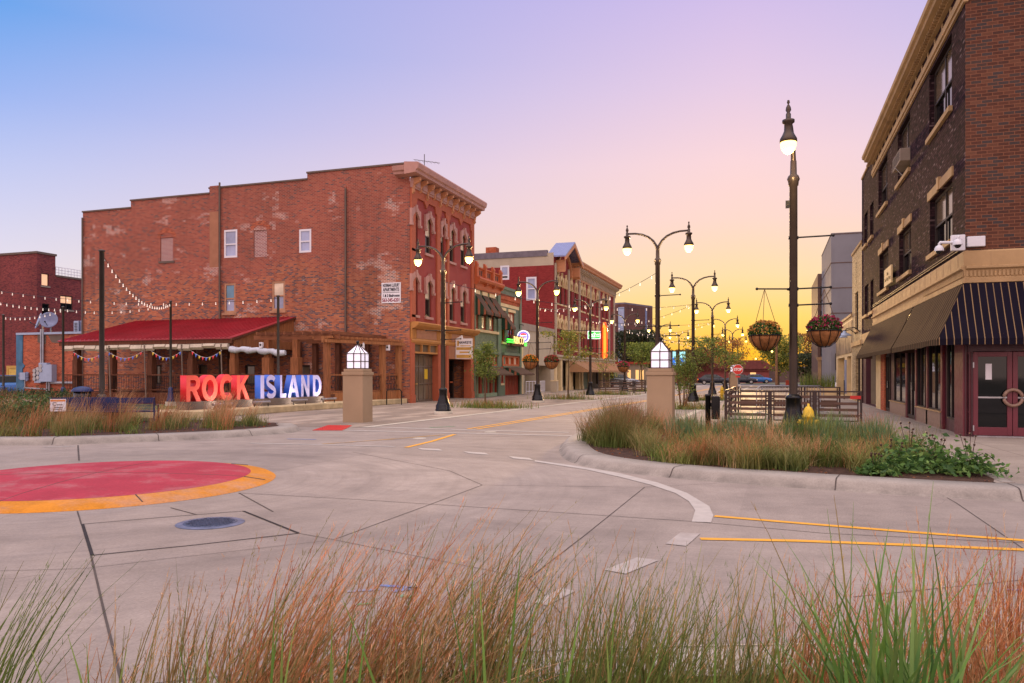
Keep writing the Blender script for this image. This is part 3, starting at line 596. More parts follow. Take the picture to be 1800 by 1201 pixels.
inR = [p for p in offs(KR, .58) if p[0] < 2.95]; bedR = inR+[(3.0, 12.5), (2.75, 19.9)]
struct(MB().sheet(bedR, .125).build('planting_bed_right', 'soil'))
inL = offs(KL, .58); bedL = inL+[(-14.0, 19.6), (-17, 20.2), (-27, 20.4)]
struct(MB().sheet(bedL, .125).build('planting_bed_left', 'soil'))
inF = [p for p in offs(KF, .58)]
struct(MB().sheet(inF+[(-6.5, -5), (4, -5)], .125).build('planting_bed_near', 'soil'))
struct(kerb([(2.98, 12.0), (2.72, 20.0)][::-1], [(0, 0), (0, .13), (.15, .13), (.15, 0)]).build('bed_edging', 'kerb_concrete'))

def inpoly(pts, poly):
    x, y = pts[:, 0], pts[:, 1]; r = np.zeros(len(pts), bool); n = len(poly)
    for i in range(n):
        (x1, y1), (x2, y2) = poly[i], poly[(i+1) % n]
        if y1 == y2: continue
        c = ((y1 > y) != (y2 > y)) & (x < (x2-x1)*(y-y1)/(y2-y1)+x1); r ^= c
    return r
def scatter(poly, n):
    p = np.array(poly); lo, hi = p.min(0), p.max(0); out = np.zeros((0, 2))
    while len(out) < n:
        q = rng.uniform(lo, hi, (n*2, 2)); out = np.concatenate([out, q[inpoly(q, poly)]])
    return out[:n]
def clumps(centers, per, spread):
    c = np.repeat(np.asarray(centers), per, 0); return c+rng.normal(0, spread, c.shape)
def z3(p, z): return np.concatenate([p, np.full((len(p), 1), z)], 1)
GREEN = [(96, 116, 52), (118, 134, 62), (84, 106, 56), (136, 142, 74), (108, 126, 60)]
TAN = [(192, 152, 108), (208, 170, 128), (174, 134, 94), (200, 146, 104)]
RUST = [(182, 118, 78), (194, 128, 86), (164, 106, 70), (204, 148, 108), (172, 96, 60)]
OLIVE = [(130, 124, 68), (144, 132, 80), (112, 114, 62), (154, 140, 92)]
# left bed: rusty bluestem over green tufts
lb = [p for p in offs(KL, .75)]+[(-14.6, 19.0), (-17, 19.6), (-25, 19.6)]; lb = [p for p in lb if p[0] > -25.5]
def bed(name, centers, per, sp_, h, lean, w, lo, hi, segs=3, wind=(0, 0), heads=0, droop=0.0, hvar=.35):
    nc = len(centers); b = clumps(centers, per, sp_); n = len(b); hs = np.repeat(rng.uniform(1-hvar, 1+hvar*.6, nc), per)
    o = blades(name, z3(b, .12), rng.uniform(*h, n)*hs, rng.uniform(*lean, n)*hs, w, pickc(nc, per, lo), pickc(nc, per, hi), segs, wind=wind, heads=heads, droop=droop); o['kind'] = 'stuff'; return o
cl = scatter(lb, 170)
bed('ornamental_grass', cl, 64, .13, (.2, .5), (.1, .36), .012, GREEN+GREEN+OLIVE, GREEN+OLIVE, 4, (.08, .02), 0, .12)
bed('rusty_seed_grass', cl[:120], 46, .10, (.5, 1.05), (.08, .40), .009, OLIVE+RUST, RUST+TAN, 5, (.24, .06), 6, .05)
cr = scatter([p for p in offs(KR, .75) if p[0] < 2.6]+[(2.5, 13.2), (2.4, 18.6), (-2.6, 19.0)], 150); cr = cr[~((cr[:, 0] > 1.35) & (cr[:, 1] < 14.2))]; cr = cr[~((cr[:, 0] < -2.1) & (cr[:, 1] < 14.6))]
bed('bed_grass', cr, 120, .10, (.22, .52), (.12, .42), .011, GREEN+GREEN+OLIVE, GREEN+OLIVE, 4, (.03, 0), 0, .15)
bed('bed_seed_grass', cr[::3], 80, .11, (.34, .66), (.08, .36), .007, GREEN+OLIVE+TAN, TAN+OLIVE+RUST, 5, (-.1, 0), 5, .05)
bed('bed_iris_leaves', scatter([(-1.6, 15.2), (2.2, 14.6), (2.2, 18.5), (-2.6, 19)], 60), 30, .10, (.4, .7), (.03, .2), .024, [(70, 98, 66), (88, 116, 74), (60, 92, 64)], [(104, 128, 88), (120, 140, 92)], 3)
bed('bed_iris_leaves', nb(1390, 1450, 14.2, 15.4, 12) if False else np.array([atD(px_, D_) for px_, D_ in zip(rng.uniform(1378, 1450, 14), rng.uniform(14.0, 15.3, 14))]), 40, .12, (.45, .72), (.05, .3), .02, GREEN, GREEN+OLIVE, 4)
inb = lambda q: q[inpoly(q, [p for p in offs(KR, .78) if p[0] < 2.9]+[(2.9, 12.6), (2.6, 19.8)])]
bed('bed_grass', inb(np.array([atD(px_, D_) for px_, D_ in zip(rng.uniform(1130, 1590, 34), rng.uniform(11.9, 13.6, 34))])), 120, .10, (.2, .46), (.12, .4), .011, GREEN+GREEN+OLIVE, GREEN+OLIVE, 4, (.03, 0), 0, .15)
bed('bed_seed_grass', inb(np.array([atD(px_, D_) for px_, D_ in zip(rng.uniform(1130, 1560, 12), rng.uniform(12, 13.4, 12))])), 70, .10, (.3, .56), (.08, .34), .007, OLIVE+RUST, TAN+RUST, 5, (.06, 0), 5, .05)
bed('reddish_tuft_grass', rng.uniform([-3.75, 15.2], [-2.7, 18.4], (19, 2)), 150, .13, (.5, .92), (.18, .55), .010, GREEN+OLIVE, [(150, 116, 84), (132, 104, 70), (160, 100, 76), (120, 112, 66)], 5, (0, 0), 5)
# fallen dry leaves on the mulch
p = scatter(bedR, 900); leaves('leaf_litter', z3(p, .135), .05, [(150, 96, 62), (120, 74, 52), (176, 124, 84)], flat=.9)['kind'] = 'stuff'
p = scatter(bedL, 900); leaves('leaf_litter', z3(p, .135), .06, [(150, 96, 62), (176, 84, 58), (120, 74, 52)], flat=.9)['kind'] = 'stuff'
# leafy coneflowers at the right end of the bed
for i, (x, y, s, lab) in enumerate([(1.75, 12.75, .36, 'low dark leafy perennial at the kerb next to the right bed grass'), (2.05, 13.35, .5, 'leafy coneflower with tall dark seed heads in the right bed'), (2.35, 12.85, .46, 'broad leafy coneflower nearest the right kerb, one seed head up'), (2.75, 12.75, .42, 'leafy perennial spilling at the far right end of the planting bed'), (1.45, 12.3, .2, 'small pale leafy plant creeping at the kerb edge')]):
    t = thing('perennial_plant', lab, 'plant', (x, y, .12), 'leafy perennials in the right bed')
    pts = np.stack([rng.normal(0, s*.55, 420), rng.normal(0, s*.45, 420), np.abs(rng.normal(0, s*.5, 420))], 1); pts[:, 2] *= np.exp(-(pts[:, 0]**2+pts[:, 1]**2)/(s*s)); pts += (x, y, .16)
    leaves('foliage', pts, .11, [(84, 120, 62), (104, 140, 70), (72, 104, 58), (122, 152, 80)], t, aspect=.5, flat=.5)
    m = MB()
    for k in range(5):
        a, r = rnd.uniform(0, 6.28), rnd.uniform(.05, .3)*s*2; ex, ey, ez = x+r*math.cos(a), y+r*math.sin(a), .2+s*rnd.uniform(.8, 1.25); m.tube([(x, y, .12), (x+r*.4*math.cos(a), y+r*.4*math.sin(a), ez*.6), (ex, ey, ez)], .004, 5); m.ball((ex, ey, ez+.01), .018, 7, 5)
    setpar(m.build('seed_heads', 'brown_trim'), t)
# near bed: the tall grass in front of the viewer
def nb(px0, px1, d0, d1, n):
    px = rng.uniform(px0, px1, n); D = rng.uniform(d0, d1, n); u = (px-CX)/F; return np.stack([(-sT+u*cT)*D, (cT+u*sT)*D], 1)
def near(name, centers, per, spread, h, lean, w, lo, hi, wind, heads, segs=6, droop=0.0):
    nc = len(centers); b = clumps(centers, per, spread); n = len(b); hs = np.repeat(rng.uniform(.78, 1.06, nc), per)
    o = blades(name, z3(b, .12), rng.uniform(*h, n)*hs*.92, rng.uniform(*lean, n), w, pickc(nc, per, lo, .18, .4), pickc(nc, per, hi, .18, .4), segs, wind=wind, heads=heads, droop=droop, hw_=.0013); o['kind'] = 'stuff'; return o
WR = (cT*.42, sT*.42)
near('rust_grass', nb(350, 860, 2.75, 3.4, 22), 42, .07, (.34, 1.0), (.03, .36), .0060, OLIVE+OLIVE+RUST+GREEN+GREEN, RUST+TAN+TAN+OLIVE, WR, 18)
near('rust_grass', nb(180, 330, 2.8, 3.3, 5), 20, .05, (.45, .88), (.02, .2), .0056, OLIVE+GREEN, TAN+OLIVE, (cT*.2, sT*.2), 10)
near('rust_grass', nb(330, 720, 2.6, 3.0, 10), 36, .10, (.25, .62), (.12, .6), .0060, RUST+OLIVE+GREEN, RUST+TAN, WR, 12, droop=.2)
near('fine_grass', nb(820, 1420, 2.75, 3.4, 26), 40, .08, (.3, .94), (.03, .34), .0060, GREEN+GREEN+OLIVE, OLIVE+TAN+GREEN, (cT*.16, sT*.16), 7)
near('fine_grass', nb(840, 1420, 2.5, 3.1, 22), 44, .11, (.18, .52), (.08, .45), .0064, GREEN, GREEN+GREEN+OLIVE, (cT*.2, sT*.2), 2, droop=.1)
near('fine_grass', nb(-80, 40, 2.7, 3.1, 3), 24, .05, (.5, .92), (.02, .22), .0060, GREEN, OLIVE+GREEN, (cT*.42, sT*.42), 5)
near('fine_grass', nb(60, 240, 2.6, 3.0, 3), 8, .05, (.35, .6), (.05, .3), .0060, GREEN, OLIVE+RUST, (cT*.35, sT*.35), 3)
near('rust_grass', nb(1380, 1560, 2.8, 3.4, 7), 30, .06, (.45, .88), (.02, .28), .0056, RUST+OLIVE, RUST+TAN, (cT*.12, sT*.12), 16)
near('rust_grass', nb(1640, 1800, 2.6, 3.3, 11), 44, .06, (.4, .98), (.02, .36), .0062, RUST+OLIVE+OLIVE, RUST+TAN, (cT*.05, sT*.05), 17)
near('low_grass', nb(350, 860, 2.65, 3.2, 46), 38, .11, (.14, .44), (.05, .35), .0064, OLIVE+GREEN+GREEN, OLIVE+GREEN+TAN, WR, 3, droop=.1)
near('low_grass', nb(840, 1850, 2.55, 3.2, 100), 44, .11, (.12, .40), (.05, .3), .0070, GREEN+GREEN+OLIVE, GREEN+OLIVE, (cT*.15, sT*.15), 0)
# broad switchgrass clump and iris leaves, plants of their own
sw = thing('switchgrass_clump', 'tall clump of broad green switchgrass at the lower right of the near bed', 'grass clump', (*atD(1560, 2.6), .12))
b = clumps(nb(1490, 1670, 2.25, 2.6, 8), 17, .06); n = len(b)
blades('leaf_blades', z3(b, .12), rng.uniform(.62, 1.05, n), rng.uniform(.06, .5, n), .022, pick(n, [(74, 112, 44), (92, 132, 52), (66, 104, 52)]), pick(n, [(110, 146, 70), (92, 126, 66), (128, 150, 84)]), 7, parent=sw, droop=.12)
b = clumps(nb(1480, 1720, 2.35, 2.7, 9), 1, .02); n = len(b)
blades('flower_stems', z3(b, .12), rng.uniform(1.0, 1.22, n), rng.uniform(.1, .45, n), .010, pick(n, [(96, 126, 60)]), pick(n, [(150, 130, 84), (110, 136, 76)]), 8, parent=sw, heads=6, droop=.1)
iris = [(155, .40, 'single green iris leaf at the bottom left corner of the near bed'), (370, .44, 'slim green iris leaves with yellow tips among the rusty grass'), (490, .50, 'upright green iris leaf beside the rusty grass middle'), (600, .44, 'pair of green iris leaves leaning left in the near bed'), (720, .52, 'broad green iris leaf in the middle front of the near bed'), (850, .58, 'two tall upright iris leaves at the centre of the near bed'), (960, .48, 'orange-tipped iris leaf right of the tall centre pair'), (1060, .46, 'green iris leaf leaning in front of the fine grass'), (1235, .46, 'iris leaves leaning left in the green grass'), (1395, .56, 'tall iris leaves left of the switchgrass clump'), (1500, .42, 'iris leaves at the foot of the switchgrass clump'), (1700, .44, 'iris leaves at the lower right corner of the near bed'), (1780, .42, 'last iris leaves at the right edge of the near bed')]
for px, h, lab in iris:
    h *= 1.36; x, y = atD(px, 2.5); t = thing('iris_plant', lab, 'plant', (x, y, .12), 'iris leaves in the near bed')
    n = 5; b = np.stack([x+rng.normal(0, .035, n), y+rng.normal(0, .03, n)], 1)
    blades('leaves', z3(b, .12), rng.uniform(h*.9, h*1.22, n), rng.uniform(.02, .22, n), .017, pick(n, [(78, 118, 50), (92, 134, 58)]), pick(n, [(120, 150, 70), (110, 146, 66), (134, 152, 78)]), 5, parent=t)
# far left mound, planter greenery
b = scatter([(-30, 24.5), (-27.5, 21.5), (-20, 21.5), (-20.5, 25), (-24, 27)], 1500); n = len(b)
blades('lawn_grass', z3(b, .01), rng.uniform(.05, .2, n), rng.uniform(.02, .1, n), .02, pick(n, OLIVE+TAN), pick(n, OLIVE+TAN), 2)['kind'] = 'stuff'
flat('lawn', [(-34, 20.4), (-19.2, 20.4), (-20.6, 32), (-36, 32)], .01, 'lawn')
# ------------------------------------------------------------------ building kit
SX, SY = -18.5, 37.6
FL = FR((SX, 0), (0, 1), (1, 0))            # left street front: u = y, outwards +x
FS = FR((0, SY), (1, 0), (0, -1))           # long side wall of the brick block: u = x, outwards -y
RX, RY = 4.68, 22.15
FRT = FR((RX, 0), (0, 1), (-1, 0))          # right street front: u = y, outwards -x
FRF = FR((0, RY), (1, 0), (0, -1))          # right corner building, face towards the viewer
UL = lambda px: onX(px, HY, SX)[0]
UR = lambda px: onX(px, HY, RX)[0]
US = lambda px: onY(px, HY, SY)[0]
def ZL(px, py): return onX(px, py, SX)[1]
def ZR(px, py): return onX(px, py, RX)[1]
def ZS(px, py): return onY(px, py, SY)[1]
def window(fr, par, u0, u1, z0, z1, fm='white_frame', lo='glass', hi=None, rec=.14, fw=.07, sill=None, mid=.5, mull=0, name='window', head=None, sw=.06, label=None, d=0.0):
    m = MB(); a, b = d-rec, d-rec+.06; m.fbox(fr, u0, u0+fw, z0, z1, a, b); m.fbox(fr, u1-fw, u1, z0, z1, a, b); m.fbox(fr, u0+fw, u1-fw, z0, z0+fw, a, b); m.fbox(fr, u0+fw, u1-fw, z1-fw, z1, a, b)
    zm = z0+(z1-z0)*mid if mid else None
    if mid: m.fbox(fr, u0+fw, u1-fw, zm-fw*.35, zm+fw*.35, a+.01, b-.005)
    for i in range(mull): uu = u0+(u1-u0)*(i+1)/(mull+1); m.fbox(fr, uu-fw*.35, uu+fw*.35, z0+fw, z1-fw, a+.012, b-.003)
    w = m.build(name, fm, par)
    if label: w['label'] = label
    def pane(za, zb, mt, dd): q = MB(); q.fbox(fr, u0+fw*.6, u1-fw*.6, za, zb, a-.01-dd, a+.018-dd); q.build('pane', mt, w)
    if mid: pane(z0+fw*.6, zm, lo, .02); pane(zm, z1-fw*.6, hi or lo, 0)
    else: pane(z0+fw*.6, z1-fw*.6, lo, 0)
    if sill: q = MB(); q.fbox(fr, u0-.1, u1+.1, z0-.14, z0-.001, d-.05, d+.10); q.build('sill', sill, w)
    if head: q = MB(); q.fbox(fr, u0-.1, u1+.1, z1+.001, z1+.2, d-.05, d+.06); q.build('lintel', head, w)
    return w
def hood(fr, par, u, z1, hw, mat='trim_mauve', k=1.0, drop=.72, key=.38, d=.13):
    m = MB(); o = hw+.17*k; n = 8
    for s in (-1, 1): m.fprism(fr, [(u+s*hw*.98, z1-drop), (u+s*o, z1-drop), (u+s*o, z1+.12), (u+s*hw*.98, z1+.12)], .002, d); m.fbox(fr, u+s*(hw+.02)-.001 if s > 0 else u-o-.03, u+o+.03 if s > 0 else u-hw-.02, z1-drop-.08, z1-drop+.05, .001, d+.05)
    arc = [(u-hw*.98+2*hw*.98*i/n, z1-.30+.28*math.sin(math.pi*i/n)) for i in range(n+1)]
    m.fprism(fr, [(u-hw*.98, z1+.12), (u-hw*.5, z1+.26), (u+hw*.5, z1+.26), (u+hw*.98, z1+.12)]+arc[::-1], .001, d-.002)
    m.fbox(fr, u-.09*k, u+.09*k, z1-.02, z1+key, .003, d+.05); return m.build('hood', mat, par)
def awning(fr, par, u0, u1, zt, zb, pr, val, mat, side=None, label=None):
    m = MB(); t = .02; n = max(2, int((u1-u0)/.25)); P = []
    prof = [(.03, zt), (pr, zb), (pr+.01, zb-val), (pr-.012, zb-val), (pr-.015, zb-t), (.03, zt-t*1.6)]
    for i in range(n+1):
        u = u0+(u1-u0)*i/n
        for j, (d, z) in enumerate(prof): P.append(fr.p(u, z+(rnd.uniform(-.012, .012) if j in (2, 3) else 0), d+(rnd.uniform(-.008, .008) if j in (1, 2, 3) else 0)))
    k = 6; m.add(P, [(i*k+j, i*k+(j+1) % k, (i+1)*k+(j+1) % k, (i+1)*k+j) for i in range(n) for j in range(k)])
    o = m.build('awning', mat, par)
    q = MB()
    for u in (u0, u1): q.fprism(fr, [], 0, 0) if False else q.add([fr.p(u, zt-.02, .035), fr.p(u, zb-.01, pr-.01), fr.p(u, zb-val, pr-.01), fr.p(u, zb-val, .035)], [(0, 1, 2, 3)])
    each(q, 'side_panel', side or mat, o)
    if label: o['label'] = label
    return o
def bracket(m, fr, u, z1, h, pr, w):
    pts = [(0.0, z1), (pr, z1), (pr, z1-h*.18), (pr*.78, z1-h*.30), (pr*.42, z1-h*.42), (pr*.34, z1-h*.7), (pr*.40, z1-h*.85), (pr*.18, z1-h), (0, z1-h*.96)]
    n = len(pts); a = [fr.p(u-w/2, z, d) for d, z in pts]+[fr.p(u+w/2, z, d) for d, z in pts]
    m.add(a, [tuple(range(n))[::-1], tuple(range(n, 2*n))]+[(i, (i+1) % n, n+(i+1) % n, n+i) for i in range(n)])

# ------------------------------------------------------------------ A: the big old brick block
A0, A1 = SY, 46.9
bA = thing('brick_building', 'three-storey weathered red brick block with long blank side wall and bracketed street cornice', 'building', (-30, 42, 0))
rects = [(394, 404, 417, 453), (526, 403, 547, 444), (394, 498, 414, 550), (478, 494, 501, 546), (446, 405, 469, 452), (282, 418, 304, 459)]
wr = [(US(a), US(c), ZS((a+c)/2, d), ZS((a+c)/2, b)) for a, b, c, d in rects]
low = [(US(a), US(c), .95, ZS((a+c)/2, 642)) for a, c in [(272, 284), (349, 364), (431, 448), (527, 545)]]
m = MB(); secs = [(-41.5, US(230), 11.85), (US(230), US(368), 12.3), (US(368), US(540), 12.6), (US(540), SX, 12.96)]
m.wall(FS, -41.5, SX, 0, 11.85, wr+low, .22)
for i, (a, b, t) in enumerate(secs):
    if i: m.wall(FS, a, b, 11.85, t); m.add([FS.p(a, secs[i-1][2]), FS.p(a, t), FS.p(a, t, -.4), FS.p(a, secs[i-1][2], -.4)], [(0, 1, 2, 3)])
m.add([FS.p(-41.5, 0), FS.p(-41.5, 11.85), FS.p(-41.5, 11.85, -9.3), FS.p(-41.5, 0, -9.3)], [(0, 1, 2, 3)])
m.add([FS.p(-41.5, 0, -9.3), FS.p(-41.5, 11.85, -9.3), FS.p(SX, 11.85, -9.3), FS.p(SX, 0, -9.3)], [(0, 1, 2, 3)])
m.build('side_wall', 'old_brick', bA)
m = MB()
for a, b, t in secs: m.box(a-.03, b+.03, SY-.06, SY+.42, t, t+.09)
m.build('coping', 'plinth_dark', bA)
m = MB(); m.add([(-41.4, SY+.3, 11.5), (SX, SY+.3, 11.5), (SX, A1, 11.5), (-41.4, A1, 11.5)], [(0, 1, 2, 3)]); m.build('roof', 'roof_flat', bA)
m = MB(); x = US(378); m.fbox(FS, x-.34, x+.30, 0, 12.75, .002, .06); x = US(597); m.fbox(FS, x-.42, x+.42, 6.0, 12.1, .002, .035); each(m, 'pilaster', 'old_brick', bA)
m = MB(); x = US(378); m.fbox(FS, x-.335, x+.295, 7.9, 11.2, .061, .066); m.build('render_patch', 'shop_brown', bA)
m = MB()
for px, z0, z1 in [(388, 0.6, 12.9), (609, 3.6, 11.9), (147, .2, 11.5)]: x = US(px); m.tube([FS.p(x, z0, .1), FS.p(x, z1, .1)], .055, 6)
each(m, 'downpipe', 'plinth_dark', bA)
for i, (u0, u1, z0, z1) in enumerate(wr):
    if i < 2: window(FS, bA, u0, u1, z0, z1, 'white_frame', 'glass_blind', 'glass_blind', .06, .11, None, .48)
    elif i == 2: window(FS, bA, u0, u1, z0, z1, 'wood_frame', 'glass_blind', 'glass_teal', .08, .12, 'wood_frame', .48, label='window with a teal blind in the upper sash')
    elif i == 3: window(FS, bA, u0, u1, z0, z1, 'wood_frame', 'glass_blind', 'glass_cream', .08, .12, 'wood_frame', .5)
    else:
        m = MB(); m.fbox(FS, u0+.01, u1-.01, z0+.01, z1-.01, -.2, -.05); o = m.build('bricked_window', 'infill_brick', bA)
        if i == 5: q = MB(); q.fbox(FS, u0-.12, u1+.12, z0-.13, z0, -.1, .05); q.build('sill', 'plinth_dark', o)
        n = 10; m = MB(); uc, hw = (u0+u1)/2, (u1-u0)/2
        m.fprism(FS, [(uc+(hw+.0)*math.cos(math.pi*k/n)*1.02, z1+.02+.30*math.sin(math.pi*k/n)) for k in range(n+1)]+[(uc+(hw+.25)*math.cos(math.pi*k/n), z1+.02+.55*math.sin(math.pi*k/n)) for k in range(n, -1, -1)], .001, .02); m.build('relieving_arch', 'annex_brick', o)
for u0, u1, z0, z1 in low: window(FS, bA, u0, u1, z0, z1, 'dark_frame', 'glass_warm', None, .12, .08, None, 0)
m = MB(); x = US(488); m.lathe([(.5, 0), (.5, .3), (.62, .34), (.62, .5), (.1, .55)], 12, (x, SY+1.6, 12.1)); m.build('roof_vent', 'roof_metal', bA)
# street front
cw = [(728.5, .42), (753, .42), (778, .28), (794.2, .42), (814.2, .42)]
fw_ = [(UL(p), h) for p, h in cw]; hol = [(u-h, u+h, 4.82, 6.9) for u, h in fw_]+[(u-h, u+h, 8.42, 10.45) for u, h in fw_]
m = MB(); m.wall(FL, A0, A1, 4.3, 12.0, hol, .22); m.build('front_wall', 'brown_wall', bA)
m = MB(); pil = [(A0+.02, A0+.52), (UL(766), UL(771.5)), (UL(784), UL(787.5)), (A1-.42, A1-.02)]
for a, b in pil: m.fbox(FL, a, b, 4.42, 11.7, .002, .10)
for a, b in [(pil[0][1], pil[1][0]), (pil[1][1], pil[2][0]), (pil[2][1], pil[3][0])]:
    mid = (a+b)/2; hw = (b-a)/2
    m.fprism(FL, [(a, 11.7), (a, 10.85), (a+.12, 10.85), (a+.25, 11.25), (mid-.3, 11.25), (mid, 10.9) if hw > 1 else (mid, 11.25), (mid+.3, 11.25), (b-.25, 11.25), (b-.12, 10.85), (b, 10.85), (b, 11.7)], .002, .095)
m.build('pilaster_trim', 'trim_rose', bA)
for i, (u, h) in enumerate(fw_):
    for z0, z1 in ((4.82, 6.9), (8.42, 10.45)):
        w = window(FL, bA, u-h, u+h, z0, z1, 'bronze_frame', 'glass', 'glass_cream', .16, .08, 'trim_mauve', .5); hood(FL, w, u, z1, h)
m = MB(); m.fprof(FL, [(.0, 11.68), (.16, 11.68), (.20, 11.95), (.22, 12.2), (0, 12.2)], A0+.02, A1-.02); m.fprof(FL, [(.0, 12.24), (.68, 12.30), (.70, 12.44), (.80, 12.50), (.86, 12.74), (.82, 12.82), (.0, 12.9)], A0-.7, A1+.35)
m.fprof(FS, [(.0, 12.25), (.5, 12.31), (.52, 12.43), (.62, 12.49), (.68, 12.73), (0, 12.88)], US(699), SX+.0); co = m.build('cornice', 'trim_mauve', bA)
m = MB()
for i in range(11): bracket(m, FL, A0+.12+(A1-A0-.24)*i/10, 12.2, .85 if i % 2 == 0 else .62, .58, .17)
each(m, 'bracket', 'cornice_tan', co)
m = MB()
for i in range(10):
    a = A0+.12+(A1-A0-.24)*i/10+.16; b = A0+.12+(A1-A0-.24)*(i+1)/10-.16; m.fbox(FL, a, b, 11.78, 12.06, .17, .235)
each(m, 'frieze_panel', 'trim_mauve', co)
# shop front
sg = thing('shopfront', '', '', (SX, A0, 0)); bpy.data.objects.remove(sg)
m = MB()
for a, b in [(A0+.006, A0+.5), (UL(769), UL(773)), (UL(783.5), UL(787.5)), (A1-.5, A1)]: m.fbox(FL, a, b, .0, 3.5, -.45, .06); m.fbox(FL, a+.004, b+.02, 0, .45, -.44, .10)
each(m, 'shop_pier', 'trim_rose', bA)
m = MB(); m.fprof(FL, [(0, 3.3), (.08, 3.3), (.12, 3.42), (.09, 3.5), (.09, 4.05), (.3, 4.12), (.42, 4.22), (.5, 4.36), (.46, 4.42), (0, 4.44)], A0+.05, A1+.05)
sc = m.build('shop_cornice', 'shop_gold', bA)
m = MB()
for i in range(70): u = A0+.1+i*(A1-A0-.15)/70; m.fbox(FL, u, u+.06, 4.06, 4.13, .095, .26)
for a in [A0+.1, UL(741.5+24), UL(776), UL(786.5), A1-.45]:
    for k in range(4): m.fbox(FL, a+k*.11, a+k*.11+.06, 3.52, 4.03, .091, .125)
m.build('dentil', 'shop_gold', sc)
m = MB(); m.fbox(FL, A0+.62, UL(764.5), 3.54, 4.02, .0911, .11); m.fbox(FL, UL(790), A1-.6, 3.54, 4.02, .0911, .11); each(m, 'frieze_board', 'shop_brown', sc)
a, b = A0+.5, UL(769)
m = MB(); m.fbox(FL, a, b, 2.72, 2.82, -.2, .02); m.fbox(FL, a, b, 3.22, 3.3, -.2, .02)
for t in (0, .33, .66, 1): u = a+(b-a)*t; m.fbox(FL, u-.04, u+.04, 2.82, 3.22, -.19, .015)
tr = m.build('transom', 'shop_gold', bA); m = MB(); m.fbox(FL, a, b, 2.83, 3.22, -.14, -.10); m.build('pane', 'glass_warm', tr)
m = MB(); m.fbox(FL, a, b, 2.6, 2.72, -.4, -.3)
for t in (0.02, .28, .42, .62, .84, .98): u = a+(b-a)*t; m.fbox(FL, u-.035, u+.035, .12, 2.6, -.38, -.32)
m.fbox(FL, a, b, .0, .12, -.42, -.28); m.fbox(FL, a, b, 1.98, 2.05, -.39, -.31); m.fbox(FL, a+(b-a)*.42, b, 1.0, 1.06, -.39, -.31)
sf = m.build('entrance_frame', 'bronze_frame', bA); m = MB(); m.fbox(FL, a, b, .12, 2.62, -.37, -.345); m.build('pane', 'glass_warm', sf); m = MB(); u = a+(b-a)*.25; m.fbox(FL, u, u+.24, 1.0, 1.05, -.32, -.27); m.build('handle', 'gold_paint', sf)
m = MB(); u = a+(b-a)*.66; m.fbox(FL, u, u+.42, 1.28, 1.86, -.343, -.335); m.build('notice', 'hydrant_yellow', sf)
a, b = UL(787.5), A1-.5
m = MB(); m.fbox(FL, a, b, 2.5, 3.3, -.3, .05); m.build('fascia', 'shop_brown', bA)
m = MB(); m.fbox(FL, a, b, 0, 2.5, -1.25, -1.15); m.fbox(FL, a-.02, a+.03, 0, 2.5, -1.2, -.3); m.build('recessed_entry', 'dark_frame', bA)
m = MB()
for k in range(4): uu = a+.2+(b-a-.4)*k/3; m.fbox(FL, uu-.03, uu+.03, .1, 2.4, -1.15, -1.11)
en = m.build('entry_door', 'bronze_frame', bA); m = MB(); m.fbox(FL, a+.1, b-.1, .1, 2.4, -1.14, -1.12); m.build('pane', 'glass', en); m = MB(); m.fbox(FL, b-.75, b-.35, 1.0, 1.1, -1.11, -1.06); m.build('push_bar', 'orange_paint', en)
text('GYROS', .34, 'gold_paint', FL.p(A1-.85, 2.9, .056), (0, 1, 0), (0, 0, 1), bA, 'fascia_lettering', .9)
# projecting and flat signs on block A
s = thing('apartment_sign', 'white NORMAN LUXURY APARTMENTS board with phone number on the side wall', 'sign', FS.p(US(688), 6, .05))
x0, x1 = US(671.5), US(705); z0, z1 = ZS(688, 533), ZS(688, 497)
m = MB(); m.fbox(FS, x0, x1, z0, z1, .01, .05); m.build('board', 'sign_white', s); xc = (x0+x1)/2; W = x1-x0; H_ = z1-z0
for t, sz, fz, wd, mt, sh in [('NORMAN LUXURY', .25, .86, .88, 'ink', 0), ('APARTMENTS', .26, .65, .86, 'ink', 0), ('1 & 2 Bedrooms', .2, .36, .88, 'ink', .2), ('563-345-6201', .27, .14, .90, 'red_ink', 0)]: text(t, sz, mt, FS.p(xc, z0+H_*fz, .052), (1, 0, 0), (0, 0, 1), s, 'lettering', W*wd, bold=.008, shear=sh)
m = MB(); m.fbox(FS, xc-W*.44, xc+W*.44, z0+H_*.505, z0+H_*.525, .05, .054); m.build('rule', 'ink', s)
s = thing('hanging_shop_sign', 'white and tan shop sign hung over the dark recessed entrance', 'sign', FL.p(UL(797), 3.2, .4))
fq = FR(FL.p(UL(797), 0, .06)[:2], (1, .1), (0.1, -1)); m = MB(); m.fbox(fq, .1, 1.15, 2.52, 3.75, -.04, .04); m.fprism(fq, [(.1, 3.75), (.5, 3.95), (.55, 3.75)], -.04, .04); m.build('board', 'sign_white', s)
m = MB(); m.fbox(fq, .14, 1.11, 2.56, 2.76, .041, .046); m.fbox(fq, .14, 1.11, 3.05, 3.22, .041, .046); m.build('gold_band', 'gold_paint', s); m = MB(); m.fbox(fq, -.05, .1, 3.55, 3.6, -.02, .02); m.build('arm', 'black_metal', s)
text('HAWKEYE', .22, 'ink', fq.p(.7, 3.5, .043), (1, .1, 0), (0, 0, 1), s, 'lettering', .8, bold=.006)
m = MB(); m.fbox(fq, .35, .95, 2.86, 2.96, .041, .046); m.fbox(fq, .2, .3, 3.3, 3.62, .041, .046); m.fbox(fq, .4, 1.05, 3.28, 3.33, .041, .046); m.build('mark', 'gold_paint', s)
s = thing('door_sign', 'small blue framed sign above the dark recessed entry', 'sign', FL.p(UL(806), 2.1, -.9))
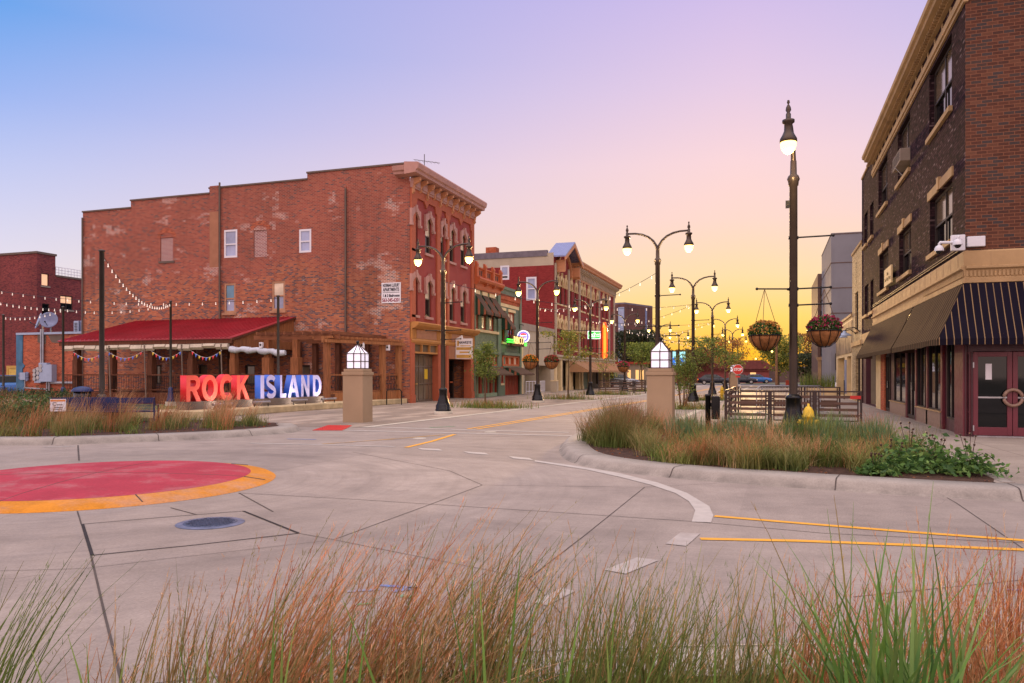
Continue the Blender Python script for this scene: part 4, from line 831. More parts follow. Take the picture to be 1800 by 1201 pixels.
m = MB(); m.fbox(FL, UL(797.5), UL(813), 1.88, 2.3, -1.06, -1.02); m.build('board', 'letter_blue_side', s); m = MB(); m.fbox(FL, UL(798.5), UL(812), 1.94, 2.24, -1.019, -1.01); m.build('panel', 'ink', s); m = MB(); m.fbox(FL, UL(800), UL(810.5), 2.1, 2.15, -1.009, -1.004); m.fbox(FL, UL(802), UL(808.5), 2.0, 2.05, -1.009, -1.004); m.build('mark', 'cream', s)
# aerial on the roof
an = thing('tv_aerial', 'thin old TV aerial standing on the brick block roof', 'aerial', (-17.2-1.2, 39.5, 12.9))
x, y = -19.0, 40.5; m = MB(); m.tube([(x, y, 11.5), (x, y, 14.3)], .022, 6); m.build('mast', 'festoon_pole', an); m = MB()
m.tube([(x-.5, y-.3, 13.95), (x+.75, y+.5, 13.85)], .016, 5); m.tube([(x-1.0, y-.5, 13.25), (x+1.0, y+.5, 13.0)], .016, 5)
for k in range(7): q = -.45+k*.18; m.tube([(x+q-.02, y+q*.65+.28, 13.9-.01*k), (x+q+.02, y+q*.65-.28, 13.9-.01*k)], .008, 4)
for k in range(6): q = -.9+k*.34; m.tube([(x+q-.1, y+q*.5+.5, 13.14-.03*k), (x+q+.1, y+q*.5-.5, 13.14-.03*k)], .008, 4)
m.build('array', 'festoon_pole', an)

# ------------------------------------------------------------------ B and C: the two green shops
bB = thing('green_shop_ornate', 'narrow green two-storey shop with ornate orange cornice and three window awnings', 'building', (SX, 49, 0))
b0, b1 = A1+.05, UL(875.5)
m = MB(); wu = [(UL(833.5), UL(841.5)), (UL(847), UL(855)), (UL(860), UL(868.5))]; hs = [(a, b, ZL(845, 579), ZL(845, 545)+1.0) for a, b in wu]
m.wall(FL, b0, b1, 3.1, 7.6, hs, .2); m.add([FL.p(b1, 0), FL.p(b1, 8), FL.p(b1, 8, -14), FL.p(b1, 0, -14)], [(0, 1, 2, 3)]); m.build('wall', 'green_brick', bB)
m = MB(); m.fbox(FL, b0, b1, 7.0, 8.0, -14, -.05); m.build('roof', 'roof_flat', bB)
for a, b in wu:
    w = window(FL, bB, a, b, hs[0][2], hs[0][3], 'shutter_red', 'glass_cream', 'glass', .14, .12, None, 0); q = MB(); q.fbox(FL, a-.05, b+.08, hs[0][3]+.01, hs[0][3]+.4, .002, .07); q.build('lintel', 'cream', w)
    awning(FL, w, a-.05, b+.12, hs[0][3]+.05, hs[0][3]-1.25, .95, .16, 'awning_umber', 'awning_green')
m = MB(); m.fbox(FL, b0+.1, b1-.15, hs[0][2]-.2, hs[0][2]-.02, .002, .14); m.build('sill_course', 'cream', bB)
m = MB(); m.fbox(FL, b0, b0+.16, 0, 7.5, .002, .12); m.fbox(FL, b1-.3, b1, 0, 7.4, .002, .12); each(m, 'pilaster', 'green_trim', bB)
m = MB(); m.fprof(FL, [(0, 7.15), (.1, 7.15), (.16, 7.3), (.16, 7.62), (.42, 7.7), (.5, 7.85), (.46, 7.95), (.1, 8.0), (.1, 8.55), (.2, 8.6), (.2, 8.68), (0, 8.7)], b0, b1+.1)
co = m.build('cornice', 'orange_paint', bB); m = MB()
for i in range(4):
    u = b0+.12+(b1-b0-.1)*i/3; m.fbox(FL, u-.14, u+.14, 7.95, 8.78, .101, .28); m.fprof(FL, [(.1, 8.7), (.3, 8.72), (.3, 8.82), (.2, 9.0), (.1, 9.0)], u-.15, u+.15); bracket(m, FL, u, 7.68, .5, .38, .2)
m.build('block', 'orange_paint', co); m = MB()
for i in range(3):
    for k in range(3): u = b0+.12+(b1-b0-.1)*(i+.28+.22*k)/3; m.fbox(FL, u-.09, u+.09, 8.15, 8.48, .101, .112)
each(m, 'recess', 'dark_frame', co)
def shopfloor(par, a, b, nwin, aw):
    m = MB(); m.fbox(FL, a, b, 2.95, 3.15, -.05, .18); m.fbox(FL, a, b, 2.05, 2.15, -.05, .1); m.build('fascia', 'green_trim', par)
    m = MB(); m.fbox(FL, a, b, 2.16, 2.94, -.2, -.12)
    for i in range(nwin+1): u = a+.1+(b-a-.2)*i/nwin; m.fbox(FL, u-.1, u+.1, 2.15, 2.95, -.12, .04)
    m.fbox(FL, a, b, 2.16, 2.3, -.12, .03); m.fbox(FL, a, b, 2.8, 2.94, -.12, .03); t = m.build('clerestory', 'orange_paint', par)
    m = MB(); [m.fbox(FL, a+.1+(b-a-.2)*(i+.5)/nwin-.26, a+.1+(b-a-.2)*(i+.5)/nwin+.26, 2.3, 2.8, -.119, -.1) for i in range(nwin)]; m.build('pane', 'glass_cream', t)
    for u0, u1 in aw: awning(FL, par, u0, u1, 2.12, 1.25+.35, 1.15, .12, 'awning_umber', 'awning_green')
shopfloor(bB, b0, b1, 5, [(b0+.1, b1+.05)])
m = MB()
for i in range(5): u = b0+.35+(b1-b0-.6)*i/4; m.fbox(FL, u-.17, u+.17, .25, 2.05, -.2, .0)
each(m, 'shop_pier', 'shutter_red', bB); m = MB()
for i in range(4): u = b0+.35+(b1-b0-.6)*(i+.5)/4; m.fbox(FL, u+.12, u+.22, .25, 2.05, -.18, -.08)
each(m, 'mullion', 'pale_green', bB); m = MB(); m.fbox(FL, b0, b1, 0, 2.05, -.35, -.25); m.build('shop_glass', 'glass', bB); m = MB(); m.fbox(FL, b0+.9, b1-.2, 0, .26, -.24, .06); m.build('stall_riser', 'pale_green', bB)
bC = thing('green_shop_plain', 'plain green two-storey shop with paired window and red doors beside the grey wall', 'building', (SX, 54, 0))
c0, c1 = b1, UL(914.5)
h1 = (UL(882), UL(888), ZL(885, 590)+.1, ZL(885, 560)+.2); h2 = (UL(893.5), UL(904.5), ZL(899, 599), ZL(899, 557))
m = MB(); m.wall(FL, c0, c1, 3.1, 7.9, [(h1[0], h1[1], 3.9, 6.2), (h2[0], h2[1], 3.85, 6.2)], .2); m.add([FL.p(c1, 0), FL.p(c1, 7.9), FL.p(c1, 7.9, -14), FL.p(c1, 0, -14)], [(0, 1, 2, 3)]); m.build('wall', 'teal_brick', bC)
m = MB(); m.fbox(FL, c0, c1, 7.0, 7.6, -14, -.05); m.build('roof', 'roof_flat', bC)
w = window(FL, bC, h1[0], h1[1], 3.9, 6.2, 'shutter_red', 'glass', None, .14, .12, 'cream', .5, head='cream'); awning(FL, w, h1[0]-.05, h1[1]+.1, 6.1, 4.95, .8, .15, 'awning_umber', 'awning_green')
window(FL, bC, h2[0], h2[1], 3.85, 6.2, 'shutter_red', 'glass', 'glass_cream', .14, .12, 'cream', .5, 1, head='cream')
m = MB(); m.fbox(FL, c0-.02, c1, 7.78, 7.98, -.2, .08); m.fbox(FL, c0, c0+.25, 0, 7.75, .002, .12); m.fbox(FL, c1-.35, c1, 0, 7.75, .002, .12); m.build('trim', 'green_trim', bC)
m = MB(); m.fprof(FL, [(.0, 6.75), (.06, 6.75), (.06, 6.95), (.14, 7.0), (.14, 7.3), (.22, 7.35), (.0, 7.42)], c0+.25, c1-.36); m.build('corbel_band', 'orange_brick', bC)
m = MB(); m.fbox(FL, c0+.25, c1-.36, 6.5, 6.74, .002, .03); m.build('band', 'cream', bC)
shopfloor(bC, c0+.9, c1-.35, 3, [(c0+1.6, c1+.1)])
m = MB(); m.fbox(FL, c0, c0+1.6, 0, 3.1, -.2, -.02); m.build('pier', 'green_trim', bC)
window(FL, bC, c0+.45, c0+1.0, .9, 2.1, 'shutter_red', 'glass', None, .0, .12, 'cream', 0, d=.0)
m = MB(); m.fbox(FL, c0+1.65, c1-.36, 0.02, 2.1, -.12, -.06)
for k in range(8): u = c0+1.7+k*.36; m.fbox(FL, u, u+.03, .1, 2.05, -.06, -.04)
m.build('door', 'shutter_red', bC)
# neon sign, round sign
s = thing('neon_sign', 'cream neon RIBCO sign with green bars over the plain green shop', 'sign', FL.p(UL(897), 3.3, .6))
u0, u1 = UL(889.5), UL(911.5); za, zb = ZL(900, 609), ZL(900, 591)
m = MB(); m.fbox(FL, u0, u1, za, zb, .30, .46); m.build('board', 'timber_dark', s); text('RIBCO', (zb-za)*1.02, 'neon_cream', FL.p((u0*.8+u1*1.2)/2-.2, (za+zb)/2+.03, .48), (0, 1, 0), (0, 0, 1), s, 'lettering', (u1-u0)*.8, bold=.0, ext=.02)
m = MB()
for z in (ZL(886, 597.5), ZL(886, 601.5)): m.tube([FL.p(UL(880.5), z, .5), FL.p(UL(892.3), z, .5)], .055, 6); m.tube([FL.p(u1+.05, z-.12, .5), FL.p(UL(914.5), z-.12, .5)], .055, 6)
m.build('green_bar', 'neon_green', s)
s = thing('round_sign', 'round white and violet lit sign on a curved arm by the grey wall', 'sign', FL.p(UL(918), 4.5, .5))
c = FL.p(UL(914)-.45, ZL(918, 591)-.1, .42); v = Vector((.42, -.9, 0)); m = MB(); n = Vector((-v.y*0+.35, -.94, 0)).normalized(); r_ = .5; ux = Vector((.94, .35, 0))
def disc(m, r, t0, t1, seg=28):
    a = [Vector(c)+ux*r*math.cos(2*math.pi*k/seg)+Vector((0, 0, r*math.sin(2*math.pi*k/seg)))+n*t0 for k in range(seg)]; b = [q+n*(t1-t0) for q in a]
    m.add(a+b, [tuple(range(seg)), tuple(range(seg, 2*seg))[::-1]]+[(i, (i+1) % seg, seg+(i+1) % seg, seg+i) for i in range(seg)])
disc(m, r_, -.08, .08); m.build('rim', 'sign_lit_white', s); m = MB(); disc(m, r_*.82, .08, .086); m.build('ring', 'sign_violet', s); m = MB(); disc(m, r_*.56, .086, .092); m.build('face', 'sign_lit_white', s)

m = MB(); m.add([Vector(c)+ux*a+Vector((0, 0, b))+n*.096 for a, b in [(-.2, .12), (.2, .12), (.22, .22), (0, .28), (-.22, .22)]], [(0, 1, 2, 3, 4)]); m.add([Vector(c)+ux*a+Vector((0, 0, b))+n*.096 for a, b in [(-.1, -.1), (.1, -.1), (0, -.24)]], [(0, 1, 2)]); m.build('red_mark', 'lamp_red', s); m = MB(); m.add([Vector(c)+ux*a+Vector((0, 0, b))+n*.096 for a, b in [(-.3, -.02), (-.2, -.08), (.2, -.08), (.3, .02), (.1, .04)]], [(0, 1, 2, 3, 4)]); m.build('blue_mark', 'sign_violet', s)
m = MB(); m.tube([FL.p(UL(914)-.1, 4.9, 0), FL.p(UL(914)-.6, 5.4, .2), FL.p(UL(914)-.45, 5.35, .42), FL.p(UL(914)-.45, 5.2, .42)], .03, 6); m.build('arm', 'black_metal', s)
# ------------------------------------------------------------------ D: low grey front
bD = thing('grey_shop', 'low grey stucco shop front with two wide recessed openings and brick parapet', 'building', (SX, 61, 0)); d0, d1 = c1, UL(974.5)
hs = [(UL(922), UL(945), 0.02, 2.3), (UL(946.5), UL(968), .02, 2.3)]
m = MB(); m.wall(FL, d0, d1, 0, 5.05, hs, 2.5); m.build('wall', 'stucco_grey', bD); m = MB(); m.fbox(FL, d0, d1, 5.05, 5.6, -.3, .05); m.build('parapet', 'parapet_grey', bD)
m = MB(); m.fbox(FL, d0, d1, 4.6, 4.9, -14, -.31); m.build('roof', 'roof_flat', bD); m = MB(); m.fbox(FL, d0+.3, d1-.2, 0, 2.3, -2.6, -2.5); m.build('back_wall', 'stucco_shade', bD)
m = MB(); m.fbox(FL, d0+.1, d0+.55, 0.02, 4.5, .002, .08); m.build('pilaster', 'cream', bD)
m = MB()
for a, b in [(UL(922), UL(944)), (UL(947), UL(955))]:
    for z in (.15, .95): m.fbox(FL, a, b, z, z+.05, .1, .15)
    for k in range(5): u = a+(b-a)*k/4; m.fbox(FL, u-.03, u+.03, 0, 1.0, .1, .151)
    for k in range(6): m.fbox(FL, a, b, .25+.11*k, .26+.11*k, .12, .13)
tag(m.build('railing', 'white_frame'), 'pale metal cable railing before the grey shop openings', 'railing')
x, y, _ = FL.p(UL(955), 0, 1.0); b_ = thing('litter_bin', 'pale square litter bin on the paving before the grey shop', 'bin', (x, y, 0)); m = MB(); m.box(x-.28, x+.28, y-.28, y+.28, .01, .95); m.build('body', 'stucco_grey', b_, .02); m = MB(); m.box(x-.3, x+.3, y-.3, y+.3, .95, 1.03); m.build('lid', 'cream', b_, .02)
# ------------------------------------------------------------------ E: the Victorian block
bE = thing('victorian_block', 'large red Victorian commercial block with blue gable, bracketed cornice and tan shop awnings', 'building', (SX, 80, 0))
e0, e1 = 66.6, 94.5; FE = FR((0, e0), (1, 0), (0, -1)); UE = lambda px: onY(px, HY, e0)[0]
def ZE(px, py): return onY(px, py, e0)[1]
W1 = (UE(879.5), UE(895), ZE(887, 492), ZE(887, 467)); W2 = (UE(925), UE(943), ZE(934, 528), ZE(934, 487))
m = MB(); m.wall(FE, -46, SX, 0, ZE(930, 468), [W1[:2]+(W1[2], ZE(930, 468)), W2], .2); m.build('side_wall', 'red_painted_brick', bE)
m = MB(); m.wall(FE, -46, SX, ZE(930, 468), 12.5, [(W1[0], W1[1], ZE(930, 468), W1[3])], .2); m.build('side_render', 'stucco_grey', bE)
m = MB(); m.fbox(FE, -46, UE(962), 12.2, 12.75, -.35, .06); m.build('side_parapet', 'roof_grey', bE)
m = MB(); m.box(-46, SX-.3, e0+.5, e1, 11.9, 12.1); m.build('roof', 'roof_flat', bE); m = MB(); x = UE(862); m.box(x-.5, x+.5, e0+.1, e0+1, 12.7, 13.3); m.build('chimney', 'orange_brick', bE)
window(FE, bE, *W1, 'white_frame', 'glass', 'glass_blind', .06, .16, None, .3); window(FE, bE, *W2, 'white_frame', 'glass_blind', 'glass_blind', .06, .16, None, .5)
G0, G1 = 67.0, 73.3
ws = []
def vw(px, z0, z1, h): ws.append((UL(px), z0, z1, h))
for z0, z1 in ((3.9, 6.5), (8.05, 10.4)):
    for px, h in [(979.5, .32), (986, .45), (993.3, .32), (1003, .4), (1011.5, .4), (1021, .4), (1026, .4), (1033.5, .4), (1041.5, .4), (1048.8, .4), (1059.5, .45), (1066, .45)]: vw(px, z0, z1, h)
m = MB(); m.wall(FL, e0, e1, 3.2, 12.2, [(u-h, u+h, z0, z1) for u, z0, z1, h in ws], .25); m.add([FL.p(e1, 0), FL.p(e1, 12), FL.p(e1, 12, -20), FL.p(e1, 0, -20)], [(0, 1, 2, 3)]); m.fprism(FL, [(G0, 12.19), (G1, 12.19), ((G0+G1)/2, 13.6)], -.2, .0); m.build('front_wall', 'red_painted_brick', bE)
for u, z0, z1, h in ws: w = window(FL, bE, u-h, u+h, z0, z1, 'bronze_frame', 'glass', 'glass_warm', .18, .08, 'cream', .5); hood(FL, w, u, z1, h*.96, 'cream', .5, .7, .55, .14)
m = MB()
for px in (975.5, 998.5, 1017.5, 1037, 1052.5, 1070): u = UL(px); m.fbox(FL, u-.15, u+.15, 3.2, 11.6, .003, .14)
m.fbox(FL, e1-.5, e1, 3.2, 11.6, .003, .16); each(m, 'pilaster', 'stucco_grey', bE)
m = MB(); m.fprof(FL, [(0, 11.0), (.12, 11.0), (.16, 11.3), (.2, 12.0), (.85, 12.15), (.9, 12.35), (1.0, 12.45), (1.0, 12.6), (0, 12.7)], G1-.3, e1+.6); co = m.build('cornice', 'cornice_tan', bE)
m = MB(); n = 30
for i in range(n): bracket(m, FL, G1+.2+(e1-G1-.3)*i/(n-1), 12.1, 1.0, .7, .28)
each(m, 'bracket', 'stucco_grey', co)
m = MB(); gm = (G0+G1)/2; zr = 13.95
for s_ in (-1, 1):
    a = gm+s_*3.45; m.add([FL.p(gm, zr, 1.1), FL.p(a, 12.25, 1.1), FL.p(a, 12.25, -.75), FL.p(gm, zr, -.75)]+[FL.p(gm, zr-.14, 1.1), FL.p(a, 12.11, 1.1), FL.p(a, 12.11, -.75), FL.p(gm, zr-.14, -.75)], [(0, 1, 2, 3), (4, 5, 6, 7), (0, 1, 5, 4), (1, 2, 6, 5), (2, 3, 7, 6)])
m.build('gable_roof', 'roof_metal', bE)
m = MB()
for s_ in (-1, 1): a = gm+s_*3.45; m.fprism(FL, [(gm, zr-.14), (a, 12.1), (a, 11.8), (gm, zr-.5)], 1.0, 1.12); m.fprism(FL, [(gm+s_*2.6, 11.9), (gm+s_*2.9, 11.9), (gm+s_*2.9, 10.8), (gm+s_*2.6, 11.0)], .02, .9)
n = 12; m.fprism(FL, [(gm+2.7*math.cos(math.pi*k/n), 10.9+2.2*math.sin(math.pi*k/n)) for k in range(n+1)]+[(gm+2.35*math.cos(math.pi*k/n), 10.9+1.9*math.sin(math.pi*k/n)) for k in range(n, -1, -1)], .004, .2); m.fbox(FL, gm-.12, gm+.12, 11.2, 12.2, .005, .12); m.build('bargeboard', 'cornice_tan', bE)
m = MB(); m.fprof(FL, [(0, 2.85), (.15, 2.85), (.18, 3.05), (.3, 3.15), (.3, 3.3), (0, 3.35)], e0+.3, e1); m.build('shop_cornice', 'stucco_grey', bE)
m = MB(); bays = [(e0+.3, UL(1002)), (UL(1005), UL(1022)), (UL(1024), UL(1056)), (UL(1058), e1)]
for px in (976, 985.5, 1001, 1004, 1017.5, 1023, 1038, 1057, 1070): u = UL(px); m.fbox(FL, u-.28, u+.28, 0, 2.85, -.3, .1); m.fbox(FL, u-.34, u+.34, 0, .35, -.3, .15)
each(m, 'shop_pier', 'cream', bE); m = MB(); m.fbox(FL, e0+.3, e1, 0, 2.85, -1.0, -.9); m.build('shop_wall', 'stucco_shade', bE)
m = MB()
for px in (980.5, 993, 1011, 1030, 1046, 1064): u = UL(px); m.fbox(FL, u-1.0, u+1.0, .4, 2.6, -.89, -.85)
each(m, 'shop_window', 'glass', bE); m = MB(); m.fbox(FL, UL(1024.5), UL(1036), 0, 2.6, -.3, -.2); m.build('green_shopfront', 'green_trim', bE); m = MB(); m.fbox(FL, UL(1040), UL(1044), .05, 2.4, -.84, -.8); m.build('red_door', 'shutter_red', bE)
for a, b in [(1000, 1021), (1022.5, 1043), (1044, 1079)]: awning(FL, bE, UL(a), min(UL(b), e1-.1), 2.95, 1.95, 1.9, .2, 'awning_tan', 'awning_tan')
m = MB(); u = UL(1058.5); m.fbox(FL, u-.55, u+.55, 3.4, 6.6, .18, .5); v = m.build('blade_sign', 'neon_orange', bE); bpy.data.objects.remove(v)
s = thing('vertical_neon', 'tall glowing orange neon blade sign on the Victorian block', 'sign', FL.p(UL(1058.5), 3.4, .4)); m = MB(); u = UL(1057.2); m.fbox(FL, u-.12, u+.12, 3.35, 6.9, .17, .62); m.fprism(FL, [(u-.12, 6.9), (u+.12, 6.9), (u, 7.5)], .17, .55); m.build('blade', 'neon_amber', s); m = MB(); m.tube([FL.p(u-.15, 3.4, .66), FL.p(u-.15, 6.9, .66), FL.p(u, 7.5, .4)], .08, 6); m.tube([FL.p(u-.15, 3.4, .2), FL.p(u-.15, 6.9, .2)], .08, 6); m.build('tube', 'neon_orange', s)
l = bpy.data.lights.new('neon_glow', 'POINT'); l.energy = 40; l.color = (1, .22, .06); l.shadow_soft_size = .5; q = bpy.data.objects.new('neon_glow', l); C.objects.link(q); q.location = FL.p(u-.9, 5.2, 1.0); setpar(q, s)
s = thing('green_sign', 'bright green lit sign hanging out from the Victorian block, partly behind a lamp post', 'sign', FL.p(UL(1030), 4, 1.2)); D_ = 70; q0, q1 = Vector(atD(1033, D_)), Vector(atD(1055.5, D_)); fz = FR(q0, q1-q0, ((q1-q0).y, -(q1-q0).x)); W = (q1-q0).length; za, zb = CH+D_*(HY-596)/F, CH+D_*(HY-582)/F
m = MB(); m.fbox(fz, 0, W, za, zb, -.08, .0); m.build('frame', 'letter_blue_side' if False else 'sign_lit_white', s); m = MB(); m.fbox(fz, .05, W-.05, za+.05, zb-.05, .0, .012); m.build('face', 'sign_green', s); text('du2', .62, 'sign_lit_white', fz.p(W*.33, (za+zb)/2, .02), (q1-q0).to_3d(), (0, 0, 1), s, 'lettering', W*.52, bold=.02, shear=.2)
m = MB(); [m.fbox(fz, W*.66, W*.92, z, z+.05, .012, .02) for z in (za+.22, za+.36, zb-.18)]; m.build('mark', 'sign_lit_white', s); m = MB(); m.tube([fz.p(0, zb+.06, -.04), fz.p(W, zb+.06, -.04)], .03, 5); m.tube([fz.p(-2.6, zb+.06, -.04), fz.p(0, zb+.06, -.04)], .03, 5); m.build('arm', 'black_metal', s)
# ------------------------------------------------------------------ low annex and far left block
bN = thing('annex_building', 'low red brick annex with teal painted corner between the two brick blocks', 'building', (-44, 40, 0))
n0 = US(31); zt = 4.15
m = MB(); m.wall(FS, n0, -41.5, 0, zt, [], .2, d=-.05); m.build('wall', 'annex_brick', bN); m = MB(); m.fbox(FS, n0-.1, -41.5, zt, zt+.14, -.6, .05); m.build('coping', 'meter_grey', bN)
m = MB(); m.fbox(FS, n0, -41.5, zt-.4, zt-.3, -9, -.2); m.build('roof', 'roof_flat', bN)
m = MB(); m.fprism(FS, [(n0-.12, 0), (n0+.5, 0), (n0+.62, 1.2), (n0+.4, 1.3), (n0+.42, 1.9), (n0+.62, 2.1), (n0+.42, 2.3), (n0+.45, zt), (n0-.12, zt)], -.04, .012); m.add([FS.p(n0-.1, 0), FS.p(n0-.1, zt), FS.p(n0-.1, zt, -9), FS.p(n0-.1, 0, -9)], [(0, 1, 2, 3)]); m.build('painted_corner', 'teal_paint', bN)
m = MB()
for px, a, b, za, zb in [(38, 36, 69, 583, 587)]: pass
m.fprism(FS, [(US(65), ZS(65, 588)), (US(80), ZS(80, 588)), (US(80), ZS(80, 605)), (US(65), ZS(65, 602))], -.045, -.035); m.fprism(FS, [(US(83), ZS(83, 589)), (US(108), ZS(108, 589)), (US(106), ZS(106, 604)), (US(90), ZS(90, 602))], -.045, -.035); m.build('render_patch', 'plinth_dark', bN)
e = thing('electric_meters', 'grey bank of electric meters with round dials on the annex wall', 'meter box', FS.p(US(82), 1, .2))
def fb(m, a, b, c, d, d0, d1): m.fbox(FS, US(a), US(b), ZS((a+b)/2, d), ZS((a+b)/2, c), d0, d1)
m = MB(); fb(m, 77, 99, 641, 671, -.03, .35); fb(m, 67, 78, 648, 673, -.03, .28); fb(m, 74, 88, 638, 645, -.02, .25); m.build('cabinet', 'meter_grey', e)
for i, (px, py) in enumerate([(69, 652), (69, 659), (69, 666), (75, 649), (75, 656), (75, 664), (80, 644), (80, 651)]):
    m = MB(); c = FS.p(US(px), ZS(px, py), .34); m.tube([(c[0], c[1]+.14, c[2]), (c[0], c[1]-.04, c[2])], .13, 12); m.build('dial', 'steel', e)
m = MB()
for px in (73.5, 77): m.tube([FS.p(US(px), ZS(px, 579), .06), FS.p(US(px), ZS(px, 640), .06)], .06, 6)
for px in (84, 88): m.tube([FS.p(US(px), ZS(px, 671), .06), FS.p(US(px), .2, .06)], .06, 6)
m.tube([FS.p(US(92), ZS(92, 673), .08), FS.p(US(133), ZS(133, 673), .08)], .09, 6); m.tube([FS.p(US(44), ZS(44, 682), .05), FS.p(US(82), ZS(82, 684), .05)], .05, 6); m.tube([FS.p(US(45), ZS(45, 667), .05), FS.p(US(45), ZS(45, 682), .05)], .04, 6); each(m, 'conduit', 'conduit', e)
e = thing('fuse_box', 'small grey fuse box with round knockouts by the teal corner', 'fuse box', FS.p(US(45), 1.5, .1)); m = MB(); fb(m, 40, 49, 655, 668, -.03, .2); m.build('cabinet', 'meter_grey', e)
for px, py in [(50, 657), (50, 662), (50, 667), (38.5, 658), (38.5, 664)]: m = MB(); c = FS.p(US(px), ZS(px, py), .1); m.tube([(c[0], c[1]+.05, c[2]), (c[0], c[1]-.05, c[2])], .12, 10); m.build('meter', 'blue_panel', e)
for i, (px, py, lab, s_) in enumerate([(72, 565.5, 'pale satellite dish tilted left on the annex roof', 1), (87, 564, 'darker satellite dish turned right on the annex roof', -1)]):
    x, z = onY(px, py, SY+.5); t = thing('satellite_dish', lab, 'satellite dish', (x, SY+.5, zt), 'satellite dishes on the annex roof'); m = MB(); m.tube([(x, SY+.6, zt), (x, SY+.6, z)], .05, 6); m.build('mast', 'conduit', t)
    m = MB(); m.lathe([(.02, 0), (.25, .03), (.42, .09), (.55, .17), (.53, .185), (.4, .11), (.02, .02)], 20); o = m.build('dish', ['meter_grey', 'blue_panel'][i]); o.matrix_world = Matrix.Translation((x, SY+.5, z))@Matrix.Rotation(s_*.5, 4, 'Z')@Matrix.Rotation(math.radians(75), 4, 'X'); o.location = (x, SY+.5, z); o.rotation_euler = (math.radians(72), 0, s_*-.6); setpar(o, t)
    m = MB(); m.tube([(x, SY+.4, z-.4), (x-s_*.25, SY-.05, z-.1)], .02, 5); m.ball((x-s_*.25, SY-.05, z-.1), .06, 8, 5); m.build('receiver', 'black_plastic', t)
for i, (a, b, c, lab) in enumerate([(115, 124, 566, 'small pale air conditioning unit on the annex roof'), (127, 143, 565, 'larger boxy air conditioning unit on the annex roof by the brick block')]):
    x0, x1 = US(a)*1.0, US(b); t = thing('rooftop_unit', lab, 'air conditioner', ((x0+x1)/2, SY+1, zt), 'air conditioners on the annex roof'); m = MB(); m.box(x0, x1, SY+.6, SY+1.6, zt-.3, ZS(a, c)+.1); m.build('casing', ['meter_grey', 'blue_panel'][i], t, .03); m = MB(); [m.box(x0+.1, x1-.1, SY+.57, SY+.61, z_, z_+.04) for z_ in np.arange(zt+.1, ZS(a, c)-.05, .1)]; m.build('grille', 'dark_frame', t)
# far left four-storey block
bW = thing('far_brick_block', 'four-storey plum brick block with lit windows at the far left', 'building', (-80, 62, 0))
WX, WY = -72.7, 60.2; FWx = FR((WX, 0), (0, 1), (1, 0)); FWy = FR((0, WY), (1, 0), (0, -1)); UW = lambda px: onX(px, HY, WX)[0]
def ZW(px, py): return onX(px, py, WX)[1]
def wrc(a, b, c, d): return (UW(a), UW(c), ZW((a+c)/2, d), ZW((a+c)/2, b))
wl_ = [wrc(73, 481, 86, 503), wrc(106, 520, 128, 545), wrc(74, 534, 87, 555)]
zt1, zt2 = ZW(75, 447), ZW(115, 489); ym = UW(97.5)
m = MB(); m.wall(FWx, WY, ym, 0, zt1, wl_[:1]+wl_[2:], .2); m.wall(FWx, ym, UW(150), 0, zt2, wl_[1:2], .2); m.wall(FWy, -110, WX, 0, zt1, [], .2); m.add([FWx.p(ym, zt2), FWx.p(ym, zt1), FWx.p(ym, zt1, -20), FWx.p(ym, zt2, -20)], [(0, 1, 2, 3)]); m.build('wall', 'plum_brick', bW)
m = MB(); m.fbox(FWx, WY-.1, ym+.1, zt1, zt1+.22, -.5, .1); m.fbox(FWy, -110, WX-.5, zt1, zt1+.22, -.5, .1); m.fbox(FWx, ym+.11, UW(150), zt2, zt2+.2, -.5, .1); m.build('coping', 'plinth_dark', bW)
m = MB(); m.box(-110, WX-.5, WY+.5, ym, zt1-.5, zt1-.3); m.box(-110, WX-.5, ym, UW(150), zt2-.5, zt2-.3); m.build('roof', 'roof_flat', bW)
window(FWx, bW, *wl_[0], 'dark_frame', 'window_glow', None, .15, .08, 'parapet_grey', 0, label='window glowing pink'); window(FWx, bW, *wl_[1], 'dark_frame', 'glass', 'window_glow', .15, .1, 'parapet_grey', .45, 1, label='double window with glowing upper sash'); window(FWx, bW, *wl_[2], 'dark_frame', 'glass', None, .15, .08, 'parapet_grey', .5)
m = MB(); 
for k in range(9): y = ym+.2+(UW(146)-ym-.4)*k/8; m.tube([FWx.p(y, zt2+.2, -.2), FWx.p(y, zt2+1.1, -.2)], .03, 5)
for z in (.5, .8, 1.1): m.tube([FWx.p(ym+.2, zt2+z, -.2), FWx.p(UW(148), zt2+z, -.2)], .03, 5)
m.build('roof_railing', 'white_frame', bW)
x0, z0 = onY(16, 668, WY); x1, z1 = onY(29, 648, WY); m = MB(); m.fbox(FWy, x0, x1, 0, z1, .01, .06); g = m.build('garage_door', 'door_yellow', bW); m = MB(); m.fbox(FWy, x0-.25, x0, 0, z1+.3, .01, .12); m.fbox(FWy, x0, x1+.2, z1, z1+.3, .01, .12); m.build('frame', 'gold_paint', g)
m = MB()
for k in range(4): m.fbox(FWy, x0+.1, x1-.1, z1*(k+.1)/4+.1, z1*(k+.12)/4+.12, .061, .07)
m.build('panel_groove', 'shop_gold', g)
